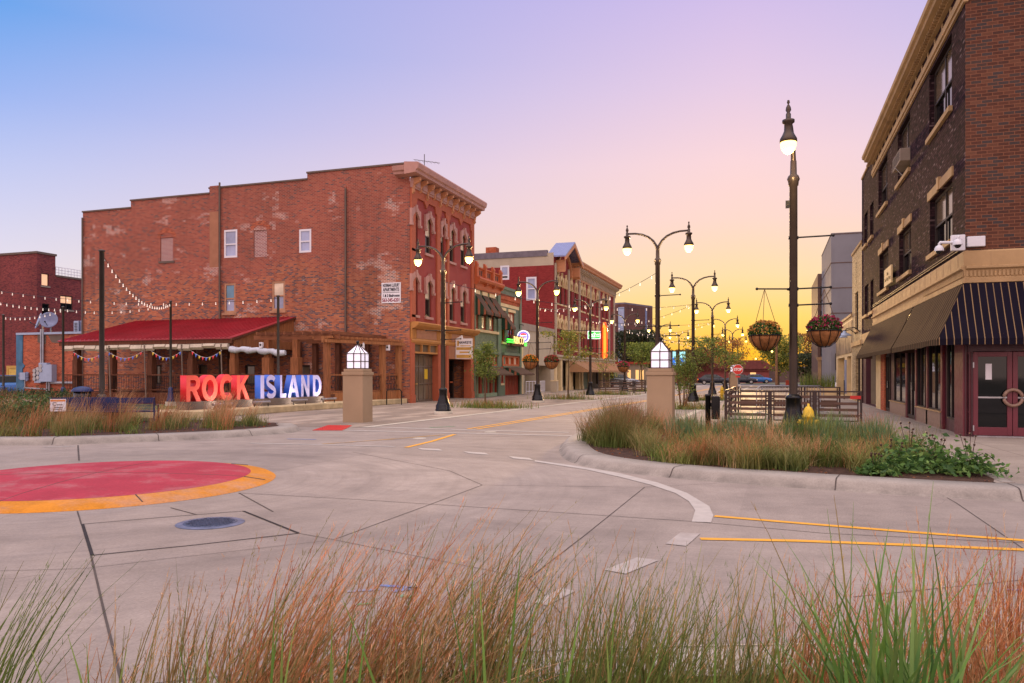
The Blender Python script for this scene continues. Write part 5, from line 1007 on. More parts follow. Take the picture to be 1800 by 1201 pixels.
# ------------------------------------------------------------------ patio with red roof, pergola
PY_ = 32.5; FP = FR((0, PY_), (1, 0), (0, -1)); UP = lambda px: onY(px, HY, PY_)[0]
pt = thing('patio_shelter', 'timber patio deck with red metal lean-to roof against the brick wall', 'patio shelter', (-31, 35, 0))
ex0, ex1 = -37.0, -25.85
m = MB(); P = [(ex0-.2, SY-.02, 4.85), (ex1+.15, SY-.02, 4.85), (ex1+.15, PY_-.35, 3.42), (ex0-.3, PY_-.35, 3.42)]; m.add(P+[(x, y, z-.07) for x, y, z in P], [(0, 1, 2, 3), (7, 6, 5, 4), (0, 1, 5, 4), (1, 2, 6, 5), (2, 3, 7, 6), (3, 0, 4, 7)]); 
for k in range(38): x = ex0-.1+k*.295; m.hexa([(x, PY_-.34, 3.421), (x+.035, PY_-.34, 3.421), (x+.035, SY-.03, 4.85), (x, SY-.03, 4.85), (x+.006, PY_-.34, 3.462), (x+.029, PY_-.34, 3.462), (x+.029, SY-.03, 4.892), (x+.006, SY-.03, 4.892)])
rf = m.build('roof', 'red_roof', pt)
m = MB(); m.box(ex0-.25, ex1+.1, PY_-.30, PY_-.2, 3.14, 3.36); m.box(ex0, ex1, PY_-.15, PY_+.05, 3.05, 3.3); m.build('eave_beam', 'timber_dark', pt)
m = MB(); fg = FR((ex1, 0), (0, 1), (1, 0)); m.fprism(fg, [(PY_-.1, 2.95), (SY-.05, 2.95), (SY-.05, 4.72), (PY_-.1, 3.3)], .0, .06)
for k in range(18): y = PY_+k*.28; m.fbox(fg, y, y+.02, 2.96, 3.25+(y-PY_)*.27, .06, .075)
m.build('gable_boards', 'timber_orange', pt)
m = MB(); m.fprism(fg, [(PY_-.4, 3.26), (SY, 4.72), (SY, 4.82), (PY_-.4, 3.38)], .07, .16); m.build('barge_board', 'timber_dark', pt)
for px in (135, 197, 266, 337, 411): m = MB(); x = UP(px); m.box(x-.15, x+.15, PY_-.12, PY_+.18, .0, 3.1); m.box(x-.17, x+.17, PY_-.15, PY_+.2, .6, 2.35); m.build('post', 'timber_dark' if px < 400 else 'timber', pt, .015)
for px in (150, 225, 300, 370, 430): m = MB(); x = UP(px); m.box(x-.12, x+.12, SY-.5, SY-.25, .6, 3.6); m.build('post', 'timber_dark', pt)
m = MB()
for i in range(14):
    a = ex0+.1+(ex1-ex0-.2)*i/14; b = ex0+.1+(ex1-ex0-.2)*(i+1)/14-.06; s_ = .06*math.sin(i*1.7); m.fprof(FP, [(.13, 3.16), (.34, 3.12+s_*.3), (.40, 2.96+s_), (.28, 2.84+s_), (.14, 2.93)], a, b)
m.build('rolled_canvas', 'canvas', pt)
m = MB(); m.box(ex0, -20.1, PY_-.2, SY-.02, .48, .6); m.build('deck', 'timber_dark', pt)
m = MB()
for x in np.arange(ex0, -20.2, .16): m.box(x, x+.14, PY_-.26, PY_-.22, .02, .56)
m.build('skirt_boards', 'timber_dark', pt)
m = MB(); m.box(ex0, -20.2, PY_-.21, PY_-.12, 1.5, 1.57); m.box(ex0, -20.2, PY_-.20, PY_-.13, .72, .77); m.build('rail', 'timber_dark', pt)
m = MB()
for i, x in enumerate(np.arange(ex0+.1, -20.3, .115)): m.tube([(x, PY_-.165, .75), (x+.03, PY_-.19, .98), (x-.02, PY_-.15, 1.18), (x+.02, PY_-.185, 1.36), (x, PY_-.165, 1.5)], .014, 4, False)
m.build('balusters', 'black_metal', pt)
m = MB()
for px in (205, 267, 332, 401): x = UP(px); m.tube([(x, PY_-.4, .1), (x-.12, PY_-.4, 3.1)], .035, 6)
each(m, 'canvas_pole', 'pole_brown', pt)
pg = thing('pergola', 'open timber pergola with railing between the red roofed patio and the brick corner', 'pergola', (-21.5, 35, 0))
m = MB(); x0, x1 = UP(462), -19.9
for k in range(3): m.box(x0-.5, x1+.15, PY_+k*2.3-.05, PY_+k*2.3+.05, 3.28, 3.5)
for k in range(9): x = x0+(x1-x0)*k/8; m.box(x-.04, x+.04, PY_-.5, SY-.1, 3.51, 3.66)
m.box(UP(568)-.4, UP(568)+.6, PY_-.2, PY_-.1, 3.22, 3.5); m.build('beams', 'beam', pg)
A_, B_ = Vector((-20.25, 32.2)), Vector((-18.95, 37.3)); fr2 = FR(A_, B_-A_, (B_-A_).yx*Vector((1, -1))); LR = (B_-A_).length
m = MB(); m.fbox(fr2, -.3, LR+.1, 3.1, 3.3, -.06, .06); m.fbox(fr2, -.3, LR+.1, 3.1, 3.25, .2, .28)
for k in range(16): m.fbox(fr2, k*.34, k*.34+.06, 3.31, 3.42, -1.2, .35)
m.build('side_beam', 'timber_orange', pg)
for px in (471, 521): m = MB(); x = UP(px); m.box(x-.14, x+.14, PY_-.15, PY_+.13, 0, 3.28); m.box(x-.22, x+.22, PY_-.2, PY_+.2, .5, 2.4); m.build('post', 'timber', pg, .015)
for u, mt in [(0.0, 'timber'), (3.9, 'timber_orange'), (LR-.1, 'timber_orange')]: m = MB(); m.fbox(fr2, u-.13, u+.13, 0, 3.1, -.14, .12); m.build('post', mt, pg, .015)
for px in (560, 600, 650): m = MB(); x = US(px); m.box(x-.14, x+.14, SY-.45, SY-.2, .5, 3.4); m.build('post', 'timber_dark', pg)
m = MB(); m.fbox(fr2, 0, LR, 1.5, 1.58, -.05, .05); m.fbox(fr2, 0, LR, .70, .76, -.04, .04); m.build('rail', 'timber', pg)
m = MB()
for i in range(46): u = .1+i*(LR-.2)/45; k = 1 if i % 2 else -1; m.tube([fr2.p(u, .74, 0), fr2.p(u+.03*k, .95, .01), fr2.p(u-.02*k, 1.15, .0), fr2.p(u+.03*k, 1.35, .01), fr2.p(u, 1.5, 0)], .013, 4, False)
m.build('balusters', 'black_metal', pg)
m = MB(); [m.fbox(fr2, u, u+.15, .22, .68, -.03, .03) for u in np.arange(0, LR-.1, .16)]; m.build('skirt_boards', 'timber_orange', pg)
m = MB(); m.fbox(fr2, 0, LR, .45, .6, -1.6, -.05); m.build('deck', 'timber', pg)
for i, (x, y, z) in enumerate([(UP(465), PY_-.25, 3.0), (UP(580), PY_-.25, 3.05), (fr2.p(2.2, 2.98, .2)[0], fr2.p(2.2, 0, .2)[1], 3.0), (fr2.p(4.1, 0, .2)[0], fr2.p(4.1, 0, .2)[1], 2.95)]):
    s = thing('loudspeaker', ['small white loudspeaker on the pergola post beside the rolled tarp', 'small white loudspeaker on the pergola corner post', 'small white loudspeaker under the pergola side beam', 'small white loudspeaker nearest the brick shop corner'][i], 'loudspeaker', (x, y, z), 'loudspeakers on the pergola'); m = MB(); m.box(x-.09, x+.09, y-.08, y+.08, z-.14, z+.16); m.build('case', 'white_frame', s, .02); m = MB(); m.tube([(x, y-.078, z+.03), (x, y-.09, z+.03)], .06, 12); m.build('cone', 'dark_frame', s); m = MB(); m.box(x-.02, x+.02, y+.08, y+.2, z-.02, z+.03); m.build('bracket', 'black_metal', s)
t = thing('rolled_tarp', 'sagging rolled white tarpaulin hung under the patio gable', 'tarpaulin', (-24.5, PY_, 2.9)); m = MB(); n = 26; xa, xb = ex1-.1, UP(506)
pts = [(xa+(xb-xa)*i/n, PY_-.22+.03*math.sin(i), 2.86-.07*math.sin(math.pi*((i*4/n) % 1))-.22*(i/n)**2) for i in range(n+1)]; m.tube(pts, [.15+.025*math.sin(i*.9)+.012*math.sin(i*2.3) for i in range(n+1)], 10); m.build('roll', 'tarp', t)
m = MB(); [m.tube([(pts[i][0], pts[i][1], pts[i][2]+.25), (pts[i][0], pts[i][1]-.2, pts[i][2]), (pts[i][0], pts[i][1], pts[i][2]-.24)], .012, 4) for i in (4, 10, 16, 22)]; m.build('tie', 'chain', t)
# bunting between the posts
fc = ['letter_red_side', 'letter_blue_side', 'hydrant_yellow', 'sign_white']
for i, (a, b, lab) in enumerate([(140, 195, 'bunting string at the far left bay of the patio'), (200, 262, 'bunting string behind the tall festoon pole'), (277, 330, 'bunting string in the bay left of the white and red letters'), (346, 400, 'bunting string above the ROCK letters')]):
    t = thing('bunting', lab, 'bunting', (UP(a), PY_-.3, 2.8), 'bunting under the patio eave'); n = 9; xa, xb = UP(a), UP(b); q = [(xa+(xb-xa)*k/18, PY_-.42, 2.78-.36*math.sin(math.pi*k/18)) for k in range(19)]; m = MB(); m.tube(q, .008, 4); m.build('string', 'sign_white', t)
    for k in range(n): c = q[2*k+1]; m = MB(); m.add([(c[0]-.07, c[1], c[2]), (c[0]+.07, c[1], c[2]), (c[0]+.0, c[1]-.03, c[2]-.18)], [(0, 1, 2)]); m.build('flag', fc[(k*7+i) % 3 if k != 4 else 1], t)
# ------------------------------------------------------------------ stone ledge and the letter sign
ledge = [(-20.9, 21.6), (-19.35, 22.4), (-18.85, 30.8), (-18.6, 37.5), (-19.2, 37.5), (-20.6, 31.6), (-21.6, 22)]
m = MB(); m.prism(ledge, .0, .26); o = m.build('stone_ledge', 'stone', None, .03); tag(o, 'low rough stone ledge carrying the letter signs and edging the patio', 'stone wall')
SA, SB = Vector((-20.3, 22.95)), Vector((-19.75, 31.05)); sd = (SB-SA).normalized(); sn = Vector((sd.y, -sd.x)); FG = FR(SA, sd, sn)
def ug(px):
    a, b = dirp(px); # ray meets the sign plane
    det = a*(-sd.y)-b*(-sd.x); D = (SA.x*(-sd.y)-SA.y*(-sd.x))/det; return (Vector((a*D, b*D))-SA).dot(sd)
def arcp(cx, cz, rx, rz, a0, a1, n=14): return [(cx+rx*math.cos(math.radians(a0+(a1-a0)*i/n)), cz+rz*math.sin(math.radians(a0+(a1-a0)*i/n))) for i in range(n+1)]
def ringp(pts, w):                            # stroke of even width about a centre line, for C and S
    L, R = [], []
    for i, p in enumerate(pts):
        a, b = Vector(pts[max(i-1, 0)]), Vector(pts[min(i+1, len(pts)-1)]); t = (b-a).normalized(); q = Vector((-t.y, t.x))*w/2; L.append(tuple(Vector(p)+q)); R.append(tuple(Vector(p)-q))
    return L+R[::-1]
s_ = .24                                      # stroke
LET = {'I': [[(.38, 0), (.62, 0), (.62, 1), (.38, 1)]], 'L': [[(.1, 0), (.9, 0), (.9, .19), (.36, .19), (.36, 1), (.1, 1)]],
 'N': [[(.06, 0), (.3, 0), (.3, .62), (.70, 0), (.94, 0), (.94, 1), (.70, 1), (.70, .38), (.3, 1), (.06, 1)]],
 'K': [[(.06, 0), (.31, 0), (.31, .30), (.42, .44), (.70, 0), (1.0, 0), (.59, .63), (.98, 1), (.66, 1), (.31, .62), (.31, 1), (.06, 1)]],
 'A': [[(0, 0), (.26, 0), (.335, .22), (.665, .22), (.74, 0), (1, 0), (.63, 1), (.37, 1)], [(.40, .40), (.5, .72), (.60, .40)]],
 'O': [arcp(.5, .5, .5, .52, 0, 360, 28)[:-1], arcp(.5, .5, .245, .325, 0, 360, 28)[:-1]],
 'D': [[(.06, 0), (.45, 0)]+arcp(.45, .5, .5, .5, -90, 90, 16)+[(.06, 1)], [(.31, .19), (.42, .19)]+arcp(.42, .5, .26, .31, -90, 90, 14)+[(.31, .81)]],
 'R': [[(.06, 0), (.31, 0), (.31, .40), (.42, .40), (.70, 0), (1.0, 0), (.70, .43)]+arcp(.62, .71, .32, .29, -70, 90, 12)+[(.06, 1)], [(.31, .58), (.55, .58)]+arcp(.55, .70, .13, .12, -90, 90, 8)+[(.31, .82)]],
 'C': [ringp(arcp(.52, .5, .39, .42, 42, 318, 24), .25)], 'S': [ringp(arcp(.5, .73, .34, .18, 20, 245, 14)[:-1]+arcp(.5, .28, .35, .19, 70, -160, 14), .21)]}
def letter(ch, u0, u1, z0, z1, face, side, par, depth=.30):
    cu = bpy.data.curves.new('l', 'CURVE'); cu.dimensions = '2D'; cu.fill_mode = 'BOTH'; cu.extrude = depth/2
    for loop in LET[ch]:
        sp_ = cu.splines.new('POLY'); sp_.points.add(len(loop)-1); sp_.use_cyclic_u = True
        for q, (x, z) in zip(sp_.points, loop): q.co = (u0+(u1-u0)*x, z0+(z1-z0)*z, 0, 1)
    to = bpy.data.objects.new('l', cu); C.objects.link(to); bpy.context.view_layer.update(); me = bpy.data.meshes.new_from_object(to.evaluated_get(bpy.context.evaluated_depsgraph_get())); bpy.data.objects.remove(to)
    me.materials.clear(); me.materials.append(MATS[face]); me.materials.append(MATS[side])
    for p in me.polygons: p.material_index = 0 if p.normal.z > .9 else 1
    for v in me.vertices: v.co = FG.p(v.co.x, v.co.y, v.co.z-depth/2)
    o = bpy.data.objects.new('letter', me); C.objects.link(o); setpar(o, par); o['label'] = f'letter {ch}'; return o
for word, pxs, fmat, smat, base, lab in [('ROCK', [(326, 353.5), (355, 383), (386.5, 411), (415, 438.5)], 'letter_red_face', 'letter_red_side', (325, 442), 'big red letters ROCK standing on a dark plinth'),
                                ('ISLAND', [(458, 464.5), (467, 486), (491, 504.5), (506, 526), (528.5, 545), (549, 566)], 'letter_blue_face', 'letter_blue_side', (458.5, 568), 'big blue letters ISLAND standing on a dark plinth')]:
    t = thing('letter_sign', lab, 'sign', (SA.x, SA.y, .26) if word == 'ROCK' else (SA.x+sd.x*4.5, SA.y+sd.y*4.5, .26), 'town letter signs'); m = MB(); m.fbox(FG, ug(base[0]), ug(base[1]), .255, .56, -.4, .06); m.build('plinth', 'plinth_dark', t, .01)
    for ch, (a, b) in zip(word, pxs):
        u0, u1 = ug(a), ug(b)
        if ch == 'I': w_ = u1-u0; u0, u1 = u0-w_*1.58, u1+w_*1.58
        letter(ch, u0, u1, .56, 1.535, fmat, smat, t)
for i, px in enumerate([(357, 391), (428, 458), (497, 524), (550, 575)]):
    a, b = ug(px[0])-.05, ug(px[1])-.05; t = thing('flood_light', ['long floodlight tube before the R and O of the red letters', 'long floodlight tube between the red and blue words', 'long floodlight tube before the blue S and L', 'long floodlight tube before the blue N and D'][i], 'floodlight', FG.p((a+b)/2, .26, .5), 'floodlights before the letter signs')
    m = MB(); m.tube([FG.p(a, .44, .52), FG.p(b, .44, .52)], .055, 10); m.build('housing', 'light_housing', t); m = MB(); [m.tube([FG.p(u, .25, .52), FG.p(u, .42, .52)], .02, 5) for u in (a+.1, b-.1)]; m.build('bracket', 'black_metal', t)
    l = bpy.data.lights.new('flood', 'AREA'); l.shape = 'RECTANGLE'; l.size = (b-a)*.9; l.size_y = .06; l.energy = 13; l.color = (1, .93, .84); o = bpy.data.objects.new('flood', l); C.objects.link(o); o.location = FG.p((a+b)/2, .50, .50); o.rotation_euler = Vector(FG.p(0, 1.0, .5)).__sub__(Vector(FG.p(0, 1.35, .0))).to_track_quat('Z', 'X').to_euler(); setpar(o, t)
m = MB(); x, y = G(690, 712); m.tube([(x-.33, y, 0), (x-.33, y, .7), (x-.25, y, .8), (x+.25, y+.3, .8), (x+.33, y+.35, .7), (x+.33, y+.35, 0)], .03, 8); tag(m.build('bike_hoop', 'black_metal'), 'black steel bike hoop on the paving by the brick corner', 'bike rack')
# ------------------------------------------------------------------ bench, bins, sign, car at the left
def bench(loc, rz, lab):
    t = thing('bench', lab, 'bench', (0, 0, 0), 'blue park benches at the left'); m = MB()
    for k in range(5): m.box(-.9, .9, -.25+k*.1, -.17+k*.1, .42, .45)
    m.build('seat', 'blue_steel', t); m = MB(); m.box(-.9, .9, .28, .31, .70, .86)
    for k in range(5): m.box(-.9, .9, .26+k*.004, .28+k*.004, .48+k*.045, .50+k*.045)
    m.build('backrest', 'blue_steel', t)
    for s in (-1, 1): m = MB(); m.tube([(s*.92, -.28, 0), (s*.92, -.26, .62), (s*.92, .2, .64), (s*.92, .3, .86)], .025, 6); m.tube([(s*.92, .3, .86), (s*.92, .26, .45), (s*.92, .34, 0)], .025, 6); m.build('leg', 'blue_steel', t)
    t.location = loc; t.rotation_euler = (0, 0, rz); return t
bench((*atD(217, 23.2), .02), math.pi+.55, 'blue slatted park bench behind the rusty grass right of the pole'); bench((*atD(152, 23.6), .02), math.pi+.55, 'blue slatted park bench half hidden beneath the litter bin')
x, y = atD(145, 25.0); t = thing('domed_bin', 'blue round litter bin with a domed lid behind the bench', 'bin', (x, y, 0)); m = MB(); m.lathe([(.3, 0), (.33, .05), (.33, .8), (.3, .84)], 20, (x, y, 0)); m.build('body', 'blue_steel', t); m = MB(); m.lathe([(.26, .84), (.26, 1.02), (.2, 1.03)], 20, (x, y, 0)); m.build('opening', 'black_plastic', t); m = MB(); m.lathe([(.33, 1.02), (.33, 1.06), (.24, 1.14), (.1, 1.18), (.01, 1.19)], 20, (x, y, 0)); m.build('lid', 'blue_steel', t)
x, y = atD(102, 21.2); bx, by = basis(102); t = thing('garden_sign', 'small white garden sign with an orange band in the left bed', 'sign', (x, y, .1)); fz = FR((x, y), (cT, sT), (sT, -cT)); fz = FR((x, y), (.86, .5), (.5, -.86)); m = MB(); m.fbox(fz, -.2, .2, .56, .90, -.01, .01); m.build('board', 'sign_white', t); m = MB(); m.fbox(fz, -.19, .19, .83, .88, .0105, .013); m.build('band', 'orange_ink', t); m = MB(); m.tube([fz.p(0, .05, 0), fz.p(0, .56, 0)], .015, 5); m.build('stake', 'black_metal', t)
text('C', .14, 'ink', fz.p(-.09, .76, .015), (.86, .5, 0), (0, 0, 1), t, 'lettering'); m = MB(); [m.fbox(fz, a, b, z, z+.02, .0105, .013) for a, b, z in [(-.03, .12, .73), (-.1, .12, .66), (-.13, .1, .61)]]; m.build('mark', 'ink', t)
pl = thing('raised_planter', 'low concrete planter wall full of green plants at the left edge', 'planter', (-33, 29, 0)); m = MB(); q = gp((-70, 712), (0, 712), (112, 716), (112, 713)); x, y = atD(112, 36); a, b = atD(-80, 34); m.hexa([(a, b, 0), (x, y, 0), (x-.5, y+1.4, 0), (a-.5, b+1.4, 0), (a, b, .42), (x, y, .42), (x-.5, y+1.4, .42), (a-.5, b+1.4, .42)]); m.build('wall', 'pale_concrete', pl)
t_ = rng.uniform(0, 1, 2600)[:, None]; pts = np.array([[a, b, .5]])*(1-t_)+np.array([[x, y, .5]])*t_+rng.normal(0, .3, (2600, 3))*[1, 1, .5]+[[-.2, .6, .08]]; leaves('foliage', pts, .13, [(64, 84, 52), (84, 100, 60), (54, 72, 48)], pl)
t = thing('bushy_plants', 'green bushy plants growing behind the rusty grass at the far left', 'shrub', (*atD(55, 22.3), .1)); px = rng.uniform(-40, 92, 3000); D = rng.normal(22.5, .5, 3000); u = (px-CX)/F; pts = np.stack([(-sT+u*cT)*D, (cT+u*sT)*D, np.abs(rng.normal(.35, .3, 3000))+.1], 1); pts = pts[pts[:, 2] < 1.0]; leaves('foliage', pts, .12, [(84, 110, 60), (104, 126, 70), (66, 90, 54)], t)
def car(name, body, loc, rz, lab, group=None, L=4.6):
    t = thing(name, lab, 'car', (0, 0, 0), group); W = .88; sec = [(-2.3, .35, .75, .9), (-2.2, .3, .95, .95), (-1.5, .25, 1.02, 1), (0, .25, 1.0, 1), (1.3, .25, .98, 1), (2.1, .28, .86, .95), (2.32, .36, .7, .86)]
    m = MB(); V = []
    for x, z0, z1, k in sec:
        w = W*k; V += [(x, -w*.9, z0), (x, -w, z0+.18), (x, -w, z1-.18), (x, -w*.86, z1), (x, w*.86, z1), (x, w, z1-.18), (x, w, z0+.18), (x, w*.9, z0)]
    n = len(sec); m.add(V, [(i*8+j, i*8+(j+1) % 8, (i+1)*8+(j+1) % 8, (i+1)*8+j) for i in range(n-1) for j in range(8)]+[tuple(range(8)), tuple(range((n-1)*8, n*8))[::-1]], True); m.build('body', body, t)
    m = MB(); V = []
    for x, z, w in [(-1.9, 1.0, .74), (-1.3, 1.42, .62), (-.1, 1.48, .64), (.55, 1.38, .62), (1.2, .99, .74)]: V += [(x, -w, z), (x, w, z)]
    V2 = [(-1.9, -.76, .98), (-1.9, .76, .98), (1.2, -.76, .98), (1.2, .76, .98)]; k = len(V); m.add(V+V2, [(2*i, 2*i+1, 2*i+3, 2*i+2) for i in range(4)]+[(0, 2, 4, 6, 8), (1, 9, 7, 5, 3)], True); m.build('cabin_glass', 'glass', t)
    m = MB(); m.box(-1.25, .5, -.6, .6, 1.455, 1.50); m.build('roof', body, t, .03)
    for x in (-1.4, 1.4):
        for s in (-1, 1): m = MB(); m.tube([(x, s*.72, .33), (x, s*.9, .33)], .33, 18); w = m.build('wheel', 'tyre', t); m = MB(); m.tube([(x, s*.89, .33), (x, s*.915, .33)], .2, 14); m.build('rim', 'steel', w)
    for s in (-1, 1): m = MB(); m.box(-2.32, -2.2, s*.66-.16, s*.66+.16, .68, .84); m.build('tail_light', 'tail_light', t); m = MB(); m.box(2.16, 2.3, s*.62-.18, s*.62+.18, .6, .74); m.build('headlight', 'sign_white', t); m = MB(); m.box(.75, .9, s*.98-.09, s*.98+.09, .98, 1.1); m.build('mirror', body, t)
    t.location = loc; t.rotation_euler = (0, 0, rz); return t
car('parked_car', 'car_blue', (*atD(4, 52), .0), .75+math.pi, 'blue parked car at the left edge beside the teal corner')
# ------------------------------------------------------------------ festoon poles and strings
def fpole(px, D, h, lab, r=.06, base='blue_steel'):
    x, y = atD(px, D); t = thing('festoon_pole', lab, 'light pole', (x, y, 0), 'festoon poles at the left'); m = MB(); m.lathe([(r, .8), (r*.92, h-.05), (r*1.25, h-.04), (r*1.25, h), (.01, h+.03)], 12, (x, y, 0)); m.build('shaft', 'festoon_pole', t)
    m = MB(); m.lathe([(r*3.1, .22), (r*3.1, .3), (r*2.7, .38), (r*1.9, .62), (r*1.9, .85), (r*1.5, .9), (r*1.0, .93)], 16, (x, y, 0)); m.build('base', base, t); m = MB(); m.lathe([(r*4.2, 0), (r*4.2, .215), (r*3, .22)], 4, (x, y, 0), a0=.6, smooth=False); m.build('footing', 'pale_concrete', t); return Vector((x, y, h-.12))
Ta = fpole(179, 25.2, 5.65, 'tallest festoon pole with bronze collar behind the blue bench', .085, 'bronze_metal'); Tb = fpole(111, 38.4, 4.95, 'festoon pole before the annex electric meters'); Tc = fpole(300, 38, 5.2, 'festoon pole just left of the red letter R'); Td = fpole(6, 41, 4.75, 'festoon pole at the far left edge'); Te = fpole(489, 33.5, 5.0, 'festoon pole rising behind the blue letters')
BULB = None
def string(a, b, sag, n, lab, group, par_cat='string lights', drop=.12, r=.05):
    global BULB
    a, b = Vector(a), Vector(b); t = thing('string_lights', lab, par_cat, a, group); P = lambda k: a.lerp(b, k)+Vector((0, 0, -sag*4*k*(1-k))); m = MB(); m.tube([P(i/24) for i in range(25)], .010, 4, False); m.build('wire', 'black_metal', t)
    for i in range(n):
        p = P((i+.5)/n)
        if BULB is None:
            q = MB(); q.lathe([(.012, 0), (.016, -.05), (.012, -.07)], 6); q.ball((0, 0, -.10), .026, 8, 6); BULB = q.build('bulb', 'festoon_lit').data; o = [x for x in C.objects if x.data == BULB][0]; bpy.data.objects.remove(o)
        o = bpy.data.objects.new('bulb', BULB); C.objects.link(o); o.location = p; setpar(o, t)
LG = 'festoon strings over the left plaza'
string(Ta, Tc, .75, 24, 'string lights swooping from the tallest left pole to the pole by the R', LG)
z = Vector((0, 0, 0)); string(Vector((*atD(-60, 40), 6.2)), Te, .5, 26, 'string lights crossing the long brick wall to the pole behind the blue letters', LG); string(Td, Tb, .2, 12, 'string lights between the two leftmost poles', LG); string(Vector((*atD(-60, 36), 5.3)), Tb, .15, 16, 'lower string lights ending on the pole by the electric meters', LG); string(Tb, Tc, .25, 12, 'string lights from the meter pole to the pole by the red R', LG)
# ------------------------------------------------------------------ street lamps
def lamp_light(par, pos, W=34):
    l = bpy.data.lights.new('lamp_glow', 'POINT'); l.energy = W; l.color = (1, .72, .36); l.shadow_soft_size = .13; o = bpy.data.objects.new('lamp_glow', l); C.objects.link(o); o.location = pos; setpar(o, par)
def lamp_parts(t, arms):
    m = MB(); m.lathe([(.36, 0), (.36, .11), (.34, .12)], 20); m.build('footing', 'pale_concrete', t)
    m = MB(); m.lathe([(.31, .12), (.31, .20), (.29, .215), (.29, .36), (.25, .40), (.24, .44), (.2, .56), (.165, .70), (.16, .74), (.16, .93), (.175, .95), (.175, .98), (.14, 1.01), (.10, 1.04)], 24); m.build('base', 'black_metal', t)
    m = MB(); R_ = .088
    for k in range(2): pass
    m.lathe([(R_, 1.03), (R_*.94, 5.5), (R_*1.15, 5.52), (R_*1.25, 5.6), (R_*1.5, 5.66), (R_*1.25, 5.72), (R_*.8, 5.76), (R_*.72, 6.05)], 14)
    m.tube([(0, 0, 3.3), (0, -.13, 3.3)], .03, 6); m.build('pole', 'lamp_metal', t)
    heads = []
    for s in arms:
        pts = [(0, 0, 6.0)]+[(s*1.1*(1-math.cos(q)), 0, 6.03+.66*math.sin(q)) for q in [.12*math.pi*k/2 for k in range(1, 8)]]+[(s*1.12, 0, 6.69)]
        pts = [(0, 0, 6.02), (s*.05, 0, 6.2), (s*.16, 0, 6.38), (s*.33, 0, 6.53), (s*.55, 0, 6.63), (s*.8, 0, 6.68), (s*1.1, 0, 6.69)]
        m = MB(); m.tube(pts, [.055, .05, .046, .042, .04, .036, .034], 8); m.build('arm', 'lamp_metal', t)
        x = s*1.1; m = MB(); m.lathe([(.02, 7.0), (.03, 6.95), (.012, 6.92), (.045, 6.86), (.055, 6.8), (.03, 6.75), (.05, 6.72), (.05, 6.62), (.12, 6.6), (.12, 6.55), (.08, 6.52), (.085, 6.38), (.12, 6.30), (.165, 6.22), (.17, 6.16), (.15, 6.15)][::-1], 16, (x, 0, 0)); h = m.build('lantern_head', 'bronze_metal', t)
        m = MB(); m.lathe([(.15, 6.155), (.155, 6.10), (.13, 6.0), (.07, 5.93), (.01, 5.915)], 16, (x, 0, 0)); m.build('bulb', 'bulb_lit', h); heads.append((x, 0, 5.82))
    for z, xs in [(4.4, (.8,)), (3.3, (-.75, .75)), (2.95, (.75,))]:
        for x in xs: m = MB(); m.tube([(0, 0, z), (x, 0, z+.02)], .018, 6); m.ball((x, 0, z+.02), .032, 8, 5); m.tube([(-.1, 0, z), (.1, 0, z)], .04, 6); m.build('banner_arm', 'black_metal', t)
    return heads
proto = thing('street_lamp', 'x', 'street lamp', (0, 0, 0), 'twin street lamps along the street'); hd = lamp_parts(proto, (-1, 1))
LPOS = [(-12.3, 27.96), (-12.2, 40.6), (-11.75, 51.7), (-11.8, 65.1), (-10.9, 80), (-10.7, 96)]; RPOS = [(-3.86, 27.85), (-3.88, 41.4), (-3.95, 56.4), (-4.03, 74.1), (-4.16, 91.5), (-4.35, 111)]
LL = ['twin street lamp before the brick block shop front, nearest of the left row', 'twin street lamp with orange and red flower baskets before the grey shop', 'twin street lamp before the Victorian block, crossing the green sign', 'twin street lamp with pink basket by the timber street fence', 'small far twin street lamp beyond the left street fence', 'farthest twin street lamp of the left row']
RL = ['tallest looking twin street lamp rising right behind the gateway pillar with grass', 'twin street lamp standing behind the multi stemmed shrub', 'third twin street lamp of the right row, beside the yellow far hydrant', 'fourth twin street lamp of the right row', 'fifth twin street lamp with a yellow basket, by the stop sign', 'farthest twin street lamp of the right row']
first = True
for P_, LB in ((LPOS, LL), (RPOS, RL)):
    for (x, y), lab in zip(P_, LB):
        if first: proto.location = (x, y, 0); proto['label'] = lab; o = proto; first = False
        else: o = dup(proto, (x, y, 0), 0, lab)
        if y < 100:
            for h in hd: l = bpy.data.lights.new('lamp_glow', 'POINT'); l.energy = 140; l.color = (1, .72, .36); l.shadow_soft_size = .13; q = bpy.data.objects.new('lamp_glow', l); C.objects.link(q); q.parent = o; q.location = h
NX, NY = .46, 17.57
sl_ = thing('street_lamp', 'large near street lamp with one lantern and two hanging flower baskets in the right bed', 'street lamp', (0, 0, 0)); hs_ = lamp_parts(sl_, (1,)); sl_.location = (NX, NY, .12); sl_.rotation_euler = (0, 0, math.radians(-96.5))
l = bpy.data.lights.new('lamp_glow', 'POINT'); l.energy = 140; l.color = (1, .72, .36); l.shadow_soft_size = .13; q = bpy.data.objects.new('lamp_glow', l); C.objects.link(q); q.parent = sl_; q.location = hs_[0]
m = MB(); m.box(-.16, -.07, -.05, .05, 5.05, 5.2); o = m.build('control_box', 'black_metal'); o.location = (NX, NY, .12); setpar(o, sl_)
for ch in [c for c in C.objects if c.parent == sl_ and c.name.startswith('banner_arm')]: ch.rotation_euler = (0, 0, math.radians(96.5+TH*57.3*.3))
SG = 'festoon strings zigzagging across the street'; Lz = lambda p: Vector((p[0], p[1], 5.25))
